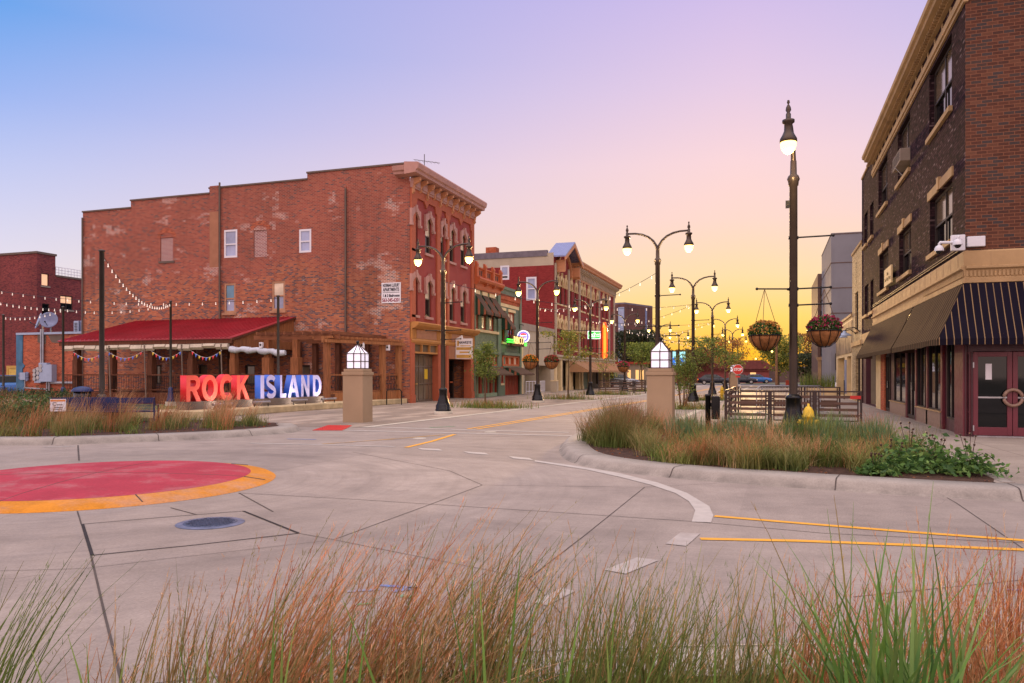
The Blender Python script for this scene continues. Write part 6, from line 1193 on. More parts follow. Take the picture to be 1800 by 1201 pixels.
for i in range(5):
    w_ = ['nearest', 'second', 'third', 'fourth', 'fifth'][i]
    string(Lz(LPOS[i]), Lz(RPOS[i+1]), .55, 15, f'{w_} string lights running from a left lamp to the next right lamp', SG); string(Lz(RPOS[i]), Lz(LPOS[i+1]), .55, 15, f'{w_} string lights running from a right lamp to the next left lamp', SG)
# hanging baskets
def basket(p, r, pal, lab, arm):
    x, y, z = p; t = thing('hanging_basket', lab, 'flower basket', (x, y, z), 'hanging flower baskets on the lamps'); m = MB(); m.lathe([(.02, -.62*r*1.6), (r*.35, -.58*r*1.6), (r*.7, -.42*r*1.6), (r*.92, -.18*r*1.6), (r, 0), (r*.9, 0)], 20, (x, y, z)); m.build('liner', 'basket_liner', t)
    m = MB(); m.tube([(x+r*1.03*math.cos(a), y+r*1.03*math.sin(a), z) for a in np.linspace(0, 2*math.pi, 25)], .012*r/.33, 5)
    for k in range(10): a = 2*math.pi*k/10; m.tube([(x+q*r*1.02*math.cos(a), y+q*r*1.02*math.sin(a), z-h*r*1.62) for q, h in ((1, 0), (.93, .18), (.71, .43), (.36, .6), (.05, .64))], .007*r/.33, 4)
    m.build('wire_frame', 'black_metal', t); m = MB()
    for k in range(3): a = 2*math.pi*k/3+.4; m.tube([(x+r*math.cos(a), y+r*math.sin(a), z), (x, y, arm)], .006, 4)
    m.build('chain', 'chain', t)
    n = 900; v = rng.normal(0, 1, (n, 3)); v /= np.linalg.norm(v, axis=1)[:, None]; v[:, 2] = np.abs(v[:, 2]); q = v*rng.uniform(.55, 1, (n, 1))**.5*[r*1.05, r*1.05, r*.85]+[x, y, z+.02]; leaves('foliage', q, .075*r/.33, [(70, 98, 48), (92, 118, 56), (58, 84, 46)], t)
    n = 260; v = rng.normal(0, 1, (n, 3)); v /= np.linalg.norm(v, axis=1)[:, None]; v[:, 2] = np.abs(v[:, 2])*.95+.05; q = v*rng.uniform(.92, 1.06, (n, 1))*[r*1.05, r*1.05, r*.9]+[x, y, z+.03]; leaves('blossom', q, .058*r/.33, pal, t, 'petal', .9)
a_, b_ = cT, sT
basket((NX-a_*.62, NY-b_*.62, 2.42), .33, [(176, 120, 60), (150, 110, 60), (196, 140, 70)], 'backlit hanging basket left of the near lamp, sunset behind it', 3.42); basket((NX+a_*.66, NY+b_*.66, 2.52), .34, [(140, 40, 72), (156, 48, 82), (120, 32, 60)], 'hanging basket of magenta flowers right of the near lamp', 3.42)
basket((-12.2-.35, 40.4, 2.25), .42, [(226, 136, 32), (236, 152, 44), (206, 110, 28)], 'basket of orange chrysanthemums on the lamp before the grey shop', 3.3); basket((-12.2+.72, 40.9, 2.25), .4, [(150, 34, 40), (172, 44, 52)], 'basket of dark red flowers on the lamp before the grey shop', 3.3)
basket((-11.8-.1, 65.0, 2.2), .5, [(176, 44, 84), (190, 60, 96)], 'small far basket of pink flowers by the street fence', 3.3); basket((-4.16, 91.3, 2.2), .5, [(214, 170, 50), (226, 184, 66)], 'small far basket of yellow flowers near the stop sign', 3.3)
# ------------------------------------------------------------------ gateway pillars with lanterns
def pillar(lab, loc):
    t = thing('gateway_pillar', lab, 'pillar', (0, 0, 0), 'gateway pillars with lanterns'); a, b = .37, .33
    m = MB(); m.box(-a, a, -b, b, 0, 1.55); m.build('shaft', 'pillar_stucco', t, .008); m = MB(); m.box(-a-.03, a+.03, -b-.03, b+.03, 1.553, 1.655); m.build('cap', 'pillar_stucco', t, .01); m = MB(); m.box(-a+.02, a-.02, -b+.02, b-.02, 1.657, 1.755); m.build('cap', 'pillar_stucco', t, .01)
    w = .265; m = MB()
    for i, x in enumerate((-w, 0, w)):
        for y in (-w, 0, w):
            if (x, y) != (0, 0): m.box(x-.014, x+.014, y-.014, y+.014, 1.757, 2.27)
    for z in (1.757, 1.99, 2.245):
        for s in (-w, w): m.box(-w, w, s-.012, s+.012, z, z+.028); m.box(s-.012, s+.012, -w, w, z+.001, z+.027)
    for x in (-w, 0, w):
        for y in (-w, 0, w):
            if (x, y) != (0, 0): m.tube([(x*1.04, y*1.04, 2.265), (0, 0, 2.59)], .014, 5)
    m.build('lantern_frame', 'brown_trim', t); m = MB(); g = w-.008; m.box(-g, g, -g, g, 1.76, 2.255); m.add([(-g, -g, 2.262), (g, -g, 2.262), (g, g, 2.262), (-g, g, 2.262), (0, 0, 2.575)], [(0, 1, 4), (1, 2, 4), (2, 3, 4), (3, 0, 4)]); m.build('lantern_glass', 'lantern_white', t)
    m = MB(); m.lathe([(.05, 2.56), (.02, 2.6)], 10); m.ball((0, 0, 2.64), .055, 12, 8); m.build('finial', 'black_metal', t); t.location = loc; return t
p1 = pillar('tan gateway pillar with white lantern beside the blue letters, at the plaza edge', (-12.95, 22.45, 0)); dup(p1, (-3.1, 23.1, 0), 0, 'gateway pillar with white lantern rising behind the right bed grass'); dup(p1, (-3.2, 72, 0), 0, 'small far gateway pillar with lantern behind the timber fence')
# ------------------------------------------------------------------ street trees and their grass pits
LEAFG = [(104, 124, 58), (124, 140, 66), (88, 108, 52), (142, 150, 76)]; LEAFY = [(150, 146, 66), (120, 134, 62), (166, 156, 76), (104, 120, 56)]
def tree(name, lab, x, y, h, r, n, pal, size, sd, first=.35, spread=.8, nb=8, group='street trees in the grass pits', bark='bark', seed=1, cut=None, cat='tree'):
    t = thing(name, lab, cat, (x, y, 0), group); R = random.Random(seed); m = MB(); tips = limbs(m, (x, y, 0), h*.92, r, nb, spread, first, R, tips=[]); m.build('trunk', bark, t); tips = [q for q in tips if q.z > h*first*.8]; q = cloud(tips, n, sd); q = q[q[:, 2] < h*1.06]; leaves('crown', q, size, pal, t); return t
def pit(x, y, w, d, lab_, n=420, hh=(.15, .45)):
    q = np.stack([x+rng.normal(0, w*.28, n), y+rng.normal(0, d*.28, n)], 1); o = blades('pit_grass', z3(q, .01), rng.uniform(*hh, n), rng.uniform(.05, .25, n), .03, pick(n, GREEN), pick(n, GREEN+OLIVE+RUST), 3); tag(o, lab_, 'grass tuft', 'grass pits under the street trees')
tree('street_tree', 'slim young upright tree before the green shops', -12.75, 33.9, 2.95, .045, 3000, LEAFG, .10, .13, .4, .42, 12, seed=3); pit(-12.4, 33.6, 3.0, 1.5, 'grass pit around the slim young tree before the green shops', 700)
tree('street_tree', 'small open tree with spreading layered leaves before the Victorian block corner', -11.9, 46.2, 4.0, .06, 1700, LEAFY, .15, .16, .5, .95, 8, seed=5); pit(-11.9, 46.2, 3.0, 1.2, 'grass pit under the small spreading tree')
tree('street_tree', 'thin sparse young tree before the tan awnings', -11.9, 57.6, 3.1, .04, 420, LEAFY, .14, .2, .3, .8, 7, seed=8); pit(-11.9, 57.4, 4.0, 1.2, 'grass pit under the thin sparse tree', 600)
tree('street_tree', 'round drooping tree by the street fence beside the gateway pillar', -11.2, 70.5, 4.2, .09, 2600, LEAFG, .2, .3, .42, 1.0, 9, seed=9); pit(-10.6, 69, 3.0, 1.2, 'far grass pit under the round drooping tree')
def shrub(lab, x, y, h, w, n, seed):
    t = thing('multi_stem_shrub', lab, 'shrub', (x, y, 0), 'shrubs right of the gateway pillar'); R = random.Random(seed); m = MB(); tips = []
    for k in range(11): a = R.uniform(0, 6.28); e = Vector((x+math.cos(a)*w*R.uniform(.2, 1), y+math.sin(a)*w*R.uniform(.2, 1), h*R.uniform(.7, 1))); b = Vector((x+math.cos(a)*.1, y+math.sin(a)*.1, 0)); c = b.lerp(e, .5)+Vector((0, 0, .1)); m.tube([b, c, e], [.022, .015, .004], 5); tips += [b.lerp(e, q) for q in (.45, .6, .75, .88, 1)]; f = c+Vector((R.uniform(-.3, .3), R.uniform(-.3, .3), h*.3)); m.tube([c, f], [.01, .003], 4); tips += [f, c.lerp(f, .6)]
    m.build('trunk', 'dry_bark', t); leaves('crown', cloud(tips, n, .14), .085, LEAFG, t); return t
shrub('multi stemmed leafy shrub just right of the gateway pillar lantern', -3.75, 35.2, 2.55, .8, 3000, 4); pit(-3.6, 35.2, 2.4, 1.3, 'low grass pit at the foot of the multi stemmed shrub')
tree('street_tree', 'small layered tree behind the multi stemmed shrub', -3.4, 48.5, 3.6, .06, 1700, LEAFG, .15, .2, .5, 1.0, 8, seed=12); pit(-3.5, 47, 3, 1.2, 'grass pit beyond the multi stemmed shrub'); tree('street_tree', 'reddish sparse tree against the sunset in the right row', -3.4, 62, 4.1, .07, 1300, [(150, 96, 56), (128, 110, 60), (168, 110, 62)], .18, .25, .5, 1.0, 8, seed=14); tree('street_tree', 'far light green tree by the yellow hydrant in the right row', -3.3, 67, 3.2, .06, 1300, LEAFY, .17, .22, .5, 1.0, 8, seed=15)
# ------------------------------------------------------------------ street furniture on the right
def hydrant(lab, x, y, s=1.0):
    t = thing('fire_hydrant', lab, 'hydrant', (0, 0, 0), 'yellow fire hydrants'); m = MB(); m.lathe([(.16, 0), (.16, .05), (.115, .06), (.11, .28), (.16, .29), (.16, .34), (.12, .35), (.115, .55), (.145, .56), (.145, .60), (.13, .62), (.12, .70), (.07, .78), (.03, .80), (.028, .85), (.01, .86)], 16); m.build('barrel', 'hydrant_yellow', t)
    for nm, a, b, r in [('side_outlet', (-.1, 0, .46), (-.2, 0, .46), .055), ('side_outlet', (.1, 0, .46), (.2, 0, .46), .055), ('front_outlet', (0, -.1, .44), (0, -.22, .44), .075)]: m = MB(); m.tube([a, b], r, 12); c = Vector(a).lerp(Vector(b), .9); m.tube([c, c+(Vector(b)-Vector(a)).normalized()*.04], r*1.25, 6); m.tube([b, Vector(b)+(Vector(b)-Vector(a)).normalized()*.06], .018, 5); m.build(nm, 'hydrant_yellow', t)
    t.location = (x, y, 0); return t
hy = hydrant('yellow fire hydrant beside the near lamp base in the right bed', *atD(1421, 15.9)); hy.location.z = .14; hy.scale = (.86, .86, .98); hy.rotation_euler.z = TH*.6; dup(hy, (*atD(1269, 48), 0), 0, 'small far yellow fire hydrant left of the timber fence')
x, y = atD(1244.5, 18.6); t = thing('litter_post', 'dark round post with a flat side box by the right bed', 'litter bin', (x, y, 0)); m = MB(); m.lathe([(.065, 0), (.065, 1.04), (.075, 1.05), (.075, 1.1), (.01, 1.11)], 14, (x, y, 0)); m.build('post', 'black_metal', t); m = MB(); m.box(x+.08, x+.28, y-.08, y+.08, .5, 1.06); m.box(x+.05, x+.1, y-.02, y+.02, .8, .9); m.build('box', 'black_metal', t, .03)
def fence(name, lab, segs, group=None):
    t = thing(name, lab, 'fence', (*segs[0][0], 0), group)
    for (x0, y0), (x1, y1) in segs:
        a, b = Vector((x0, y0)), Vector((x1, y1)); L = (b-a).length; fr = FR(a, b-a, ((b-a).y, -(b-a).x)); m = MB()
        for u in (.0, L): m.fbox(fr, u-.03+(.031 if u == 0 else -.031), u+.03+(.031 if u == 0 else -.031), .0, 1.07, -.03, .03)
        for u in (.1, L-.14): m.fbox(fr, u, u+.04, .14, 1.02, -.018, .018)
        m.fbox(fr, .0, L, 1.03, 1.072, -.026, .026); m.fbox(fr, .1, L-.1, .13, .17, -.015, .015); m.fbox(fr, .03, .11, .3, .34, -.01, .01); m.fbox(fr, .03, .11, .8, .84, -.01, .01); m.fbox(fr, L-.11, L-.03, .3, .34, -.01, .01); m.fbox(fr, L-.11, L-.03, .8, .84, -.01, .01); p = m.build('panel', 'fence_steel', t); m = MB()
        for z in (.27, .45, .64, .84): m.fbox(fr, .12, L-.13, z, z+.085, -.03, .012)
        m.build('boards', 'fence_plank', p)
    return t
xs = [-1.38, -.03, 1.28, 2.62]
fence('patio_fence', 'dark steel and plank barrier around the right pavement terrace', [((xs[i], 25.4), (xs[i+1], 25.4)) for i in range(3)]+[((-1.38, 25.47), (-1.38, 29.2)), ((-1.38, 29.26), (-1.38, 33)), ((-1.3, 33.06), (1.2, 33.06)), ((1.26, 33.06), (2.62, 33.06))])
m = MB(); m.box(2.28, 2.58, 25.33, 25.36, .83, .93); tag(m.build('red_notice', 'stop_red'), 'small red notice plate on the right end of the terrace fence', 'sign')
q0, q1 = atD(1052, 62), atD(1135, 62.5); fence('street_fence', 'far timber street barrier beside the left lamp with the pink basket', [(q0, tuple(Vector(q0).lerp(Vector(q1), .47))), (tuple(Vector(q0).lerp(Vector(q1), .48)), tuple(Vector(q0).lerp(Vector(q1), .75))), (tuple(Vector(q0).lerp(Vector(q1), .76)), q1)])
def barricade(lab, px0, px1, D):
    a, b = Vector(atD(px0, D)), Vector(atD(px1, D)); t = thing('barricade', lab, 'barrier', (a.x, a.y, 0), 'steel crowd barriers in the terrace'); L = (b-a).length; fr = FR(a, b-a, (1, 0)); m = MB(); r = .12
    m.tube([fr.p(0, .2), fr.p(0, .95), fr.p(.05, 1.05), fr.p(.16, 1.1), fr.p(L-.16, 1.1), fr.p(L-.05, 1.05), fr.p(L, .95), fr.p(L, .2), fr.p(0, .2)], .021, 8); m.build('frame', 'steel', t); m = MB(); n = int(L/.115)
    for i in range(1, n): m.tube([fr.p(L*i/n, .2), fr.p(L*i/n, 1.1)], .009, 5, False)
    m.build('bars', 'steel', t)
    for u in (.1, L-.1): m = MB(); m.tube([fr.p(u, .02, -.3), fr.p(u, .05, 0), fr.p(u, .02, .3)], .018, 6); m.tube([fr.p(u, .05), fr.p(u, .2)], .018, 6); m.build('foot', 'steel', t)
barricade('steel crowd barrier left behind the terrace fence', 1330, 1442, 30.5); barricade('steel crowd barrier overlapping behind the other one', 1338, 1448, 31.5)
s = thing('stop_sign', 'red octagonal STOP sign at the far end of the right pavement', 'sign', (*atD(1297, 56), 0)); x, y = atD(1297, 56); fz = FR((x, y), (1, 0), (0, -1)); rr = .36; pts = [(rr*math.cos(math.pi/8+k*math.pi/4), 1.9+rr*math.sin(math.pi/8+k*math.pi/4)) for k in range(8)]
m = MB(); m.fprism(fz, [(u*1.07, 1.9+(z-1.9)*1.07) for u, z in pts], 0, .02); m.build('border', 'sign_white', s); m = MB(); m.fprism(fz, pts, .021, .026); m.build('face', 'stop_red', s); text('STOP', .28, 'sign_white', fz.p(0, 1.9, .03), (1, 0, 0), (0, 0, 1), s, 'lettering', .56, bold=.012); m = MB(); m.tube([(x, y+.03, 0), (x, y+.03, 2.3)], .03, 6); m.build('post', 'steel', s); m = MB(); m.fbox(fz, -.16, .16, 1.32, 1.44, 0, .02); m.build('plate', 'stop_red', s)
# ------------------------------------------------------------------ right corner building
bR = thing('corner_building', 'three-storey dark brick corner building with cream belt course and maroon shop front', 'building', (9, 30, 0))
UF = lambda px: onY(px, HY, RY)[0]
def ZF(px, py): return onY(px, py, RY)[1]
s2 = UR(1535.5); r1 = UR(1515)
def rw(a, b, zt, zb): u0, u1 = UR(b), UR(a); return (u0, u1, zb, zt)
Z3t, Z3b = ZR(1673, 57), ZR(1673, 187); Z2t, Z2b = ZR(1674, 311), ZR(1674, 421)
W3 = [rw(1633.5, 1673, Z3t, Z3b), rw(1578, 1600, Z3t, Z3b), rw(1544, 1560, Z3t, Z3b)]; W2_ = [rw(1634.5, 1674, Z2t, Z2b), rw(1580.5, 1601.5, Z2t, Z2b), rw(1546, 1561.5, Z2t, Z2b)]
WS = [rw(1518.5, 1524.5, ZR(1524, 370), ZR(1524, 428)), rw(1528.5, 1535, ZR(1524, 370), ZR(1524, 428)), rw(1519, 1526, ZR(1526, 498), ZR(1526, 552)), rw(1529.5, 1536, ZR(1526, 498), ZR(1526, 552))]
m = MB(); m.wall(FRT, RY, s2, 4.7, 12.0, W3+W2_, .28); m.build('street_wall', 'dark_brick', bR)
m = MB(); m.wall(FRT, s2, r1, 3.2, 12.1, WS, .25, d=-.02); m.add([FRT.p(r1, 0), FRT.p(r1, 12.1), FRT.p(r1, 12.1, -12), FRT.p(r1, 0, -12)], [(0, 1, 2, 3)]); m.build('rear_wall', 'dark_brick', bR)
m = MB(); m.wall(FRF, RX, 18, 4.7, 12.0, [], .2); m.build('front_wall', 'brown_brick', bR)
m = MB(); m.box(RX+.4, 18, RY+.4, s2, 11.6, 11.8); m.box(RX+.4, 18, s2+.01, r1-.2, 11.6, 11.8); m.build('roof', 'roof_flat', bR)
m = MB(); m.fbox(FRT, RY-.08, s2, 11.02, 11.12, -.05, .06); m.fbox(FRT, RY-.08, s2, 11.12, 11.32, -.05, .1); m.fbox(FRF, RX-.1, 18, 11.12, 11.32, -.05, .095); m.fprof(FRT, [(0, 11.68), (.12, 11.68), (.14, 11.76), (.40, 11.80), (.42, 11.9), (.50, 11.94), (.52, 12.06), (0, 12.10)], RY-.52, s2+.05); m.fprof(FRF, [(0, 11.68), (.12, 11.68), (.14, 11.76), (.40, 11.80), (.42, 11.9), (.50, 11.94), (.52, 12.06), (0, 12.10)], RX+.01, 18); m.fbox(FRT, s2, r1, 12.1, 12.2, -.3, .04); co = m.build('cornice', 'limestone', bR)
m = MB()
for i in range(95): u = RY+.1+i*.2; m.fbox(FRT, u, u+.1, 11.70, 11.78, .12, .26)
for i in range(18): u = RY+.5+i*1.05; m.fbox(FRT, u, u+.16, 11.38, 11.62, .003, .03)
m.build('dentils', 'limestone', co)
for i, h in enumerate(W3+W2_):
    w = window(FRT, bR, h[0], h[1], h[2], h[3], 'dark_frame', 'glass', 'glass_warm', .2, .09, 'limestone', .5, 1)
    if i > 2: m = MB(); m.fbox(FRT, h[0]-.16, h[1]+.16, h[3]+.002, h[3]+.26, -.03, .05); uc = (h[0]+h[1])/2; m.fbox(FRT, uc-.12, uc+.12, h[3]+.002, h[3]+.36, .0, .09); m.build('lintel', 'limestone', w)
for h in WS: window(FRT, bR, *h, 'dark_frame', 'glass', 'glass_warm', .2, .08, 'limestone', .5)
t = thing('window_air_conditioner', 'grey air conditioner unit in the upper middle window of the corner building', 'air conditioner', FRT.p(UR(1590), 8.2, .3)); u0, u1 = UR(1598), UR(1584); z0 = ZR(1592, 291); m = MB(); m.fbox(FRT, u0, u1, z0, z0+.46, -.2, .30); m.build('casing', 'parapet_grey', t, .02); m = MB(); [m.fbox(FRT, u0+.06, u1-.06, z0+.08+.06*k, z0+.1+.06*k, .30, .31) for k in range(6)]; [m.fbox(FRF, 0, 0, 0, 0, 0, 0) for k in range(0)]; m.build('grille', 'dark_frame', t); m = MB(); m.tube([FRT.p((u0+u1)/2, z0, .35), FRT.p((u0+u1)/2, z0-.4, .02)], .02, 5); m.build('bracket', 'steel', t)
# belt course
m = MB(); prof = [(-.05, 3.9), (.05, 3.9), (.06, 4.02), (.03, 4.04), (.05, 4.22), (.11, 4.26), (.11, 4.31), (.05, 4.33), (.05, 4.68), (.02, 4.72), (-.05, 4.72)]
m.fprof(FRT, prof, RY-.049, s2); m.fprof(FRF, prof, RX+.001, 18); bc = m.build('belt_course', 'limestone', bR)
m = MB(); [m.fbox(FRF, RX+i*.09, RX+i*.09+.05, 4.06, 4.21, .03, .062) for i in range(30)]; [m.fbox(FRT, RY+i*.09, RY+i*.09+.05, 4.06, 4.21, .03, .062) for i in range(60)]; m.build('fluting', 'limestone', bc)
m = MB(); [m.fbox(FRF, RX+.55+i*1.25, RX+.562+i*1.25, 4.33, 4.68, .049, .053) for i in range(6)]; [m.fbox(FRT, RY+.6+i*.9, RY+.612+i*.9, 4.33, 4.68, .049, .053) for i in range(20)]; m.build('block_joint', 'limestone_dark', bc)
m = MB(); m.tube([FRT.p(RY+.1, 4.8, .04), FRT.p(s2, 4.8, .04)], .02, 5); m.tube([FRT.p(RY+.3, 4.87, .04), FRT.p(s2, 4.87, .04)], .02, 5); m.build('cable', 'brown_trim', bR)
m = MB(); m.fbox(FRT, s2, r1, 3.2, 3.7, -.05, .05); m.build('side_belt', 'limestone', bR)
# shop front, street side
gl = [(1663.5, 1680, .35), (1631.5, 1655, .5), (1611.5, 1625, .5), (1571, 1592.5, .5)]
hol = [rw(a, b, 2.75, z) for a, b, z in gl]+[rw(1594.5, 1609.5, 2.5, .06), rw(1556.5, 1563, 2.4, .06), rw(1520, 1538.5, 2.6, .02)]
m = MB(); m.wall(FRT, RY, r1, 0, 3.9, hol, .3, d=-.06); m.build('shop_wall', 'maroon_dark', bR)
m = MB(); m.fbox(FRT, UR(1655.5), UR(1611), .0, .47, -.05, .02); m.fbox(FRT, UR(1593), UR(1565), .0, .47, -.05, .02); kb = each(m, 'stall_riser', 'granite', bR)[0]; m = MB(); m.fbox(FRT, UR(1655.5), UR(1611), .471, .51, -.05, .06); m.fbox(FRT, UR(1593), UR(1565), .471, .51, -.05, .06); m.build('ledge', 'limestone', kb)
m = MB()
for px in (1656, 1630, 1610.5, 1593.5): u = UR(px); m.fbox(FRT, u-.12, u+.12, 0, 3.0, -.055, .02)
m.fbox(FRT, UR(1695.5), UR(1680.5), 0, 3.0, -.055, .04); each(m, 'pier', 'maroon', bR)
m = MB(); m.fbox(FRT, UR(1556.5), UR(1549.5), 0, 3.0, -.055, .04); m.build('brick_pier', 'orange_brick', bR); m = MB(); m.fbox(FRT, UR(1549), UR(1541), 0, 3.0, -.055, .03); m.build('cream_pier', 'cream', bR)
for h in hol[:4]: window(FRT, bR, h[0], h[1], h[2], h[3], 'dark_frame', 'glass', None, .07, .05, None, 0, 1, name='shop_window', d=.0)
for h in hol[4:6]:
    w = window(FRT, bR, h[0], h[1], h[2], h[3], 'dark_frame', 'glass', None, .07, .09, None, 0, 1, name='shop_door', d=.0); m = MB(); u = (h[0]+h[1])/2; m.fbox(FRT, u-.16, u+.16, 1.0, 1.3, -.06, .0); m.build('handle', 'black_plastic', w)
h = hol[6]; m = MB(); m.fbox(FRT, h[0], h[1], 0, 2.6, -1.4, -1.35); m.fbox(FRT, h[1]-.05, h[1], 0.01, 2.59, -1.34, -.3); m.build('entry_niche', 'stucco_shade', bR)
# shop front, corner doors
m = MB(); m.wall(FRF, RX, 18, 0, 3.9, [(UF(1699), UF(1708.5), .06, 2.15), (UF(1711), UF(1850), .03, 2.17)], .2, d=-.06); m.build('door_wall', 'maroon_dark', bR)
window(FRF, bR, UF(1699), UF(1708.5), .06, 2.15, 'maroon', 'glass', None, .1, .05, None, .27, name='sidelight', d=-.06)
for i, (a, b) in enumerate([(1711.5, 1780.5), (1781.5, 1850)]):
    u0, u1 = UF(a), UF(b); m = MB(); e = .11; m.fbox(FRF, u0, u0+e, .04, 2.15, -.13, -.05); m.fbox(FRF, u1-e, u1, .04, 2.15, -.13, -.05); m.fbox(FRF, u0+e, u1-e, .04, .25, -.13, -.05); m.fbox(FRF, u0+e, u1-e, 2.03, 2.15, -.13, -.05); d = m.build('corner_door', 'maroon', bR, .006); m = MB(); m.fbox(FRF, u0+e-.02, u1-e+.02, .24, 2.04, -.10, -.085); m.build('pane', 'glass', d)
    m = MB(); m.fbox(FRF, u0+e, u1-e, .98, 1.02, -.085, -.06); m.build('push_bar', 'steel', d)
    m = MB(); uc = UF(1781); q0, q1 = (90, 270) if i == 0 else (-90, 90); m.tube([FRF.p(uc+.20*math.cos(math.radians(q0+(q1-q0)*k/14)), 1.0+.20*math.sin(math.radians(q0+(q1-q0)*k/14)), .0) for k in range(15)], .042, 10); m.build('handle', 'brown_wall' if False else 'granite', d)
    if i == 0: m = MB(); [m.fbox(FRF, u0-.01, u0+.02, z, z+.14, -.05, -.03) for z in (.15, 1.75)]; m.build('hinge', 'steel', d); m = MB(); m.fbox(FRF, u0+.28, u0+.42, 1.45, 1.85, -.084, -.08); m.build('notice', 'sign_white', d); m = MB(); m.fbox(FRF, u0, u1+1, .0, .035, -.2, .06); m.build('threshold', 'steel', d)
# awnings of the corner building
AW, AT, AB, AV = .75, 3.87, 2.46, .15
ue = UR(1611)
c0 = (RX-.06, RY-.06, AT); cx, cy = RX-AW, RY-AW
def awn(P_top, P_bot, mat, name):
    m = MB(); n = 14; V = []
    for i in range(n+1):
        k = i/n; a = Vector(P_top[0]).lerp(Vector(P_top[1]), k); b = Vector(P_bot[0]).lerp(Vector(P_bot[1]), k); j = rnd.uniform(-.01, .01); mid = a.lerp(b, .55)+Vector((0, 0, -.03+j)); V += [a, mid, b, b+Vector((0, 0, -AV+rnd.uniform(-.012, .012)))]
    m.add(V, [(i*4+j, i*4+j+1, (i+1)*4+j+1, (i+1)*4+j) for i in range(n) for j in range(3)], False); o = m.build(name, mat, bR); so_ = o.modifiers.new('thick', 'SOLIDIFY'); so_.thickness = .012; return o
awn((c0, (14, RY-.06, AT)), ((cx, cy, AB), (14, cy, AB)), 'awning_navy', 'front_awning')
awn((c0, (RX-.06, ue, AT)), ((cx, cy, AB), (cx, ue, AB)), 'awning_brown', 'side_awning'); awn(((RX-.06, ue+.22, AT), (RX-.06, UR(1536), AT)), ((cx, ue+.22, AB), (cx, UR(1536), AB)), 'awning_brown', 'side_awning')
m = MB()
for y in (ue, ue+.22, UR(1536)): m.add([(RX-.06, y, AT-.03), (cx+.01, y, AB-.01), (cx+.01, y, AB-AV), (RX-.06, y, AB-AV)], [(0, 1, 2, 3)])
m.build('awning_end', 'awning_brown', bR)
# cameras at the corner
t = thing('security_cameras', 'white dome security cameras with junction boxes on the building corner', 'security camera', (RX-.2, RY-.2, 5)); zc = 4.78
m = MB(); m.fbox(FRF, RX+.02, RX+.42, zc+.02, zc+.28, .005, .12); m.fbox(FRF, RX-.34, RX-.02, zc-.06, zc+.34, .0, .1); m.build('junction_box', 'camera_white', t, .015)
for i, (x, y, z) in enumerate([(RX-.62, RY-.15, zc+.0), (RX-.25, RY-.38, zc+.1)]):
    m = MB(); m.tube([(RX-.2, RY-.1, z+.14), (x+.02, y, z+.16), (x, y, z+.12), (x, y, z+.03)], .035, 8); m.build('arm', 'camera_white', t); m = MB(); m.lathe([(.11, -.06), (.11, 0), (.08, .06), (.03, .09)], 16, (x, y, z)); h = m.build('housing', 'camera_white', t); m = MB(); m.ball((x, y, z-.06), .082, 14, 8); m.build('dome', 'black_plastic', h)
s = thing('wall_sign', 'small cream pub sign standing out from the dark brick wall above the belt', 'sign', FRT.p(UR(1566), 5, .3)); u = UR(1568); m = MB(); fy = FR(FRT.p(u, 0, 0)[:2], (-1, 0), (0, -1)); ub0, ub1 = UR(1575), UR(1562.5); m.fbox(FRT, ub0, ub1, ZR(1568, 501), ZR(1568, 471), .12, .18); m.build('board', 'cream', s); m = MB(); m.fbox(FRT, (ub0+ub1)/2-.03, (ub0+ub1)/2+.03, ZR(1568, 490), ZR(1568, 480), 0, .12); m.build('bracket', 'black_metal', s); text('The\nSmoking Dog', .2, 'brown_trim', FRT.p((ub0+ub1)/2, ZR(1568, 486), .186), (0, -1, 0), (0, 0, 1), s, 'lettering', (ub1-ub0)*.8)
# buff building, mural building, grey towers
bY = thing('buff_building', 'narrow buff brick two-storey building with a painted tree mark', 'building', (8, 48, 0)); y0, y1 = r1, UR(1498); yw = (UR(1508.5), UR(1503), 4.1, 6.3)
m = MB(); m.wall(FRT, y0, y1, 0, 8.7, [yw, (UR(1512), UR(1504), .05, 2.6)], .25); m.add([FRT.p(y1, 0), FRT.p(y1, 8.7), FRT.p(y1, 8.7, -12), FRT.p(y1, 0, -12)], [(0, 1, 2, 3)]); m.build('wall', 'buff_brick', bY); m = MB(); m.fbox(FRT, y0, y1, 8.7, 8.85, -.4, .06); m.build('coping', 'limestone_dark', bY); window(FRT, bY, *yw, 'dark_frame', 'glass', None, .15, .08, 'limestone', .5); window(FRT, bY, UR(1512), UR(1504), .05, 2.6, 'dark_frame', 'glass', None, .2, .1, None, 0, 1, name='shop_door'); m = MB(); m.box(RX+.5, 16, y0, y1, 8.2, 8.4); m.build('roof', 'roof_flat', bY)
m = MB(); u = (y0+y1)/2+.3
for k in range(9): m.fbox(FRT, u-.05-.3*rnd.random(), u+.05+.3*rnd.random(), 6.9+.13*k, 6.98+.13*k, .002, .006)
m.fbox(FRT, u-.05, u+.05, 6.5, 6.9, .002, .006); m.build('painted_mark', 'dark_frame', bY); m = MB(); m.fbox(FRT, y0, y1, 3.2, 3.45, 0, .08); m.build('belt', 'limestone', bY)
